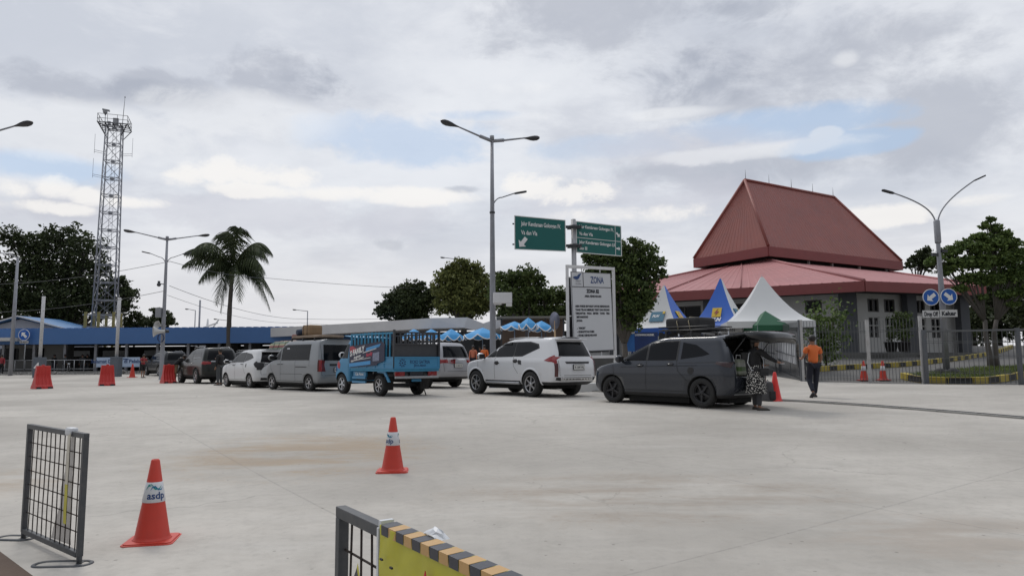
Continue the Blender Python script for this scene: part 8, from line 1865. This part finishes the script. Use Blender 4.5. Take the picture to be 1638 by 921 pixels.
# man leaning into the black SUV
p = gnd(279, 613); person('person', p, R(38), 'man in dark shirt and khaki shorts leaning into the black SUV door', dict(pelvis=(-.02, 0, .92), waist=(.07, 0, 1.04), chest=(.20, 0, 1.18), collar=(.31, 0, 1.28), neck=(.38, 0, 1.33), head=(.48, 0, 1.40), crown=(.53, 0, 1.45), shL=(.29, .17, 1.27), elL=(.50, .20, 1.14), wrL=(.68, .16, 1.10), haL=(.76, .15, 1.10), shR=(.29, -.17, 1.27), elR=(.50, -.20, 1.14), wrR=(.68, -.16, 1.10), haR=(.76, -.15, 1.10)), top=M_tblack, legs=M_khaki, sleeves='short', leg_len='half', H=1.72)
# man in black standing behind the black SUV
p = gnd(351, 617); person('person', p, R(160), 'man in black standing between the black SUV and the small white car', dict(elR=(.12, -.24, 1.14), wrR=(.32, -.2, 1.22), haR=(.40, -.18, 1.24)), top=M_tblack, legs=M_grey, sleeves='long', H=1.72)
# figures in the shade of the terminal
for x, Y, rz, tp_, lg, lab in ((2, 60, -80, M_tred, M_tblack, 'person in dark red at the far left edge before the booth'), (86, 62.6, 90, M_tblack, M_navy, 'person in dark clothes waiting under the blue fascia left of the motorbike'), (103, 62.4, 60, M_grey, M_tblack, 'person standing directly behind the motorbike under the blue fascia'), (131, 63, -60, M_grey, M_grey, 'person in grey walking under the blue fascia right of the motorbike'), (139, 63.4, -90, M_tblack, M_grey, 'person in black under the blue fascia beside the left white column')):
    p = atg(x, Y); person('person', p, R(rz), lab, {}, top=tp_, legs=lg, H=1.68, group='people under the blue fascia')
for x, Y, tp_, lab in ((757, 44, mat('cloth_salmon', (.50, .16, .09), .8), 'person in orange top among the stalls left of the tall lamp post'), (775, 43.5, M_torange, 'person in orange beside the tall lamp post behind the white car'), (768, 45.5, M_tblack, 'person in black among the stalls behind the white car')):
    p = atg(x, Y); p.z += .35; person('person', p, R(-100), lab, {}, top=tp_, legs=M_navy, H=1.68, group='people at the stalls')
    mb = MB(); mb.box((p.x, p.y, p.z - .18), (1.3, 1.0, .34)); tag(mb.build('stall_platform', mat('pale_concrete', (.5, .5, .49), .8)), lab.replace('person', 'step under the person'), 'platform')
# ================================================================ MOTORBIKE
def motorbike(loc, rz, label):
    e = empty('motorbike', loc, rz, label, 'motorbike')
    for x in (-.62, .62):
        T = Matrix.Translation((x, 0, .29)) @ Matrix.Rotation(R(90), 4, 'X'); mb = MB(); mb.lathe([(.20, -.04), (.26, -.045), (.29, 0), (.26, .045), (.20, .04)], 24, 0, T, caps=False); w = mb.build('wheel', M_rubber, e)
        mb = MB(); mb.lathe([(.20, -.03), (.21, 0), (.20, .03)], 20, 0, T, caps=False)
        for k in range(5): a = k * 1.257; mb.beam((x, 0, .29), (x + .2 * math.cos(a), 0, .29 + .2 * math.sin(a)), .03, .02)
        mb.build('rim', M_alloy, w)
    mb = MB(); mb.tube([(.62, .07, .29), (.50, .07, .65), (.40, .05, .95)], .025, 6); mb.tube([(.62, -.07, .29), (.50, -.07, .65), (.40, -.05, .95)], .025, 6); mb.build('fork', M_alloy, e)
    mb = MB(); mb.tube([(.38, .32, 1.0), (.36, .15, 1.03), (.38, 0, .98), (.36, -.15, 1.03), (.38, -.32, 1.0)], .016, 6); mb.build('handlebar', M_black, e)
    mb = MB(); mb.prism([(-.75, .62), (-.55, .50), (-.30, .34), (.15, .30), (.36, .45), (.50, .78), (.46, .98), (.34, .98), (.22, .60), (-.05, .52), (-.30, .66), (-.80, .74)], frameM((0, .10, 0), (1, 0, 0), (0, 0, 1)), .20); mb.build('fairing', P_black, e, bevel=.03)
    mb = MB(); mb.box((-.38, 0, .74), (.72, .24, .09)); mb.build('seat', M_bag, e, bevel=.03); mb = MB(); mb.box((.50, 0, .88), (.06, .18, .12)); mb.build('headlight', M_band, e, bevel=.02); mb = MB(); mb.box((-.82, 0, .72), (.05, .16, .08)); mb.build('tail_light', M_red, e)
    mb = MB(); mb.tube([(-.1, -.14, .25), (-.5, -.17, .30), (-.85, -.18, .38)], [.03, .04, .05], 8); mb.build('exhaust', M_chrome, e); return e
motorbike(atg(110, 61.9), R(-60), 'black motorbike parked at the railing under the blue fascia')
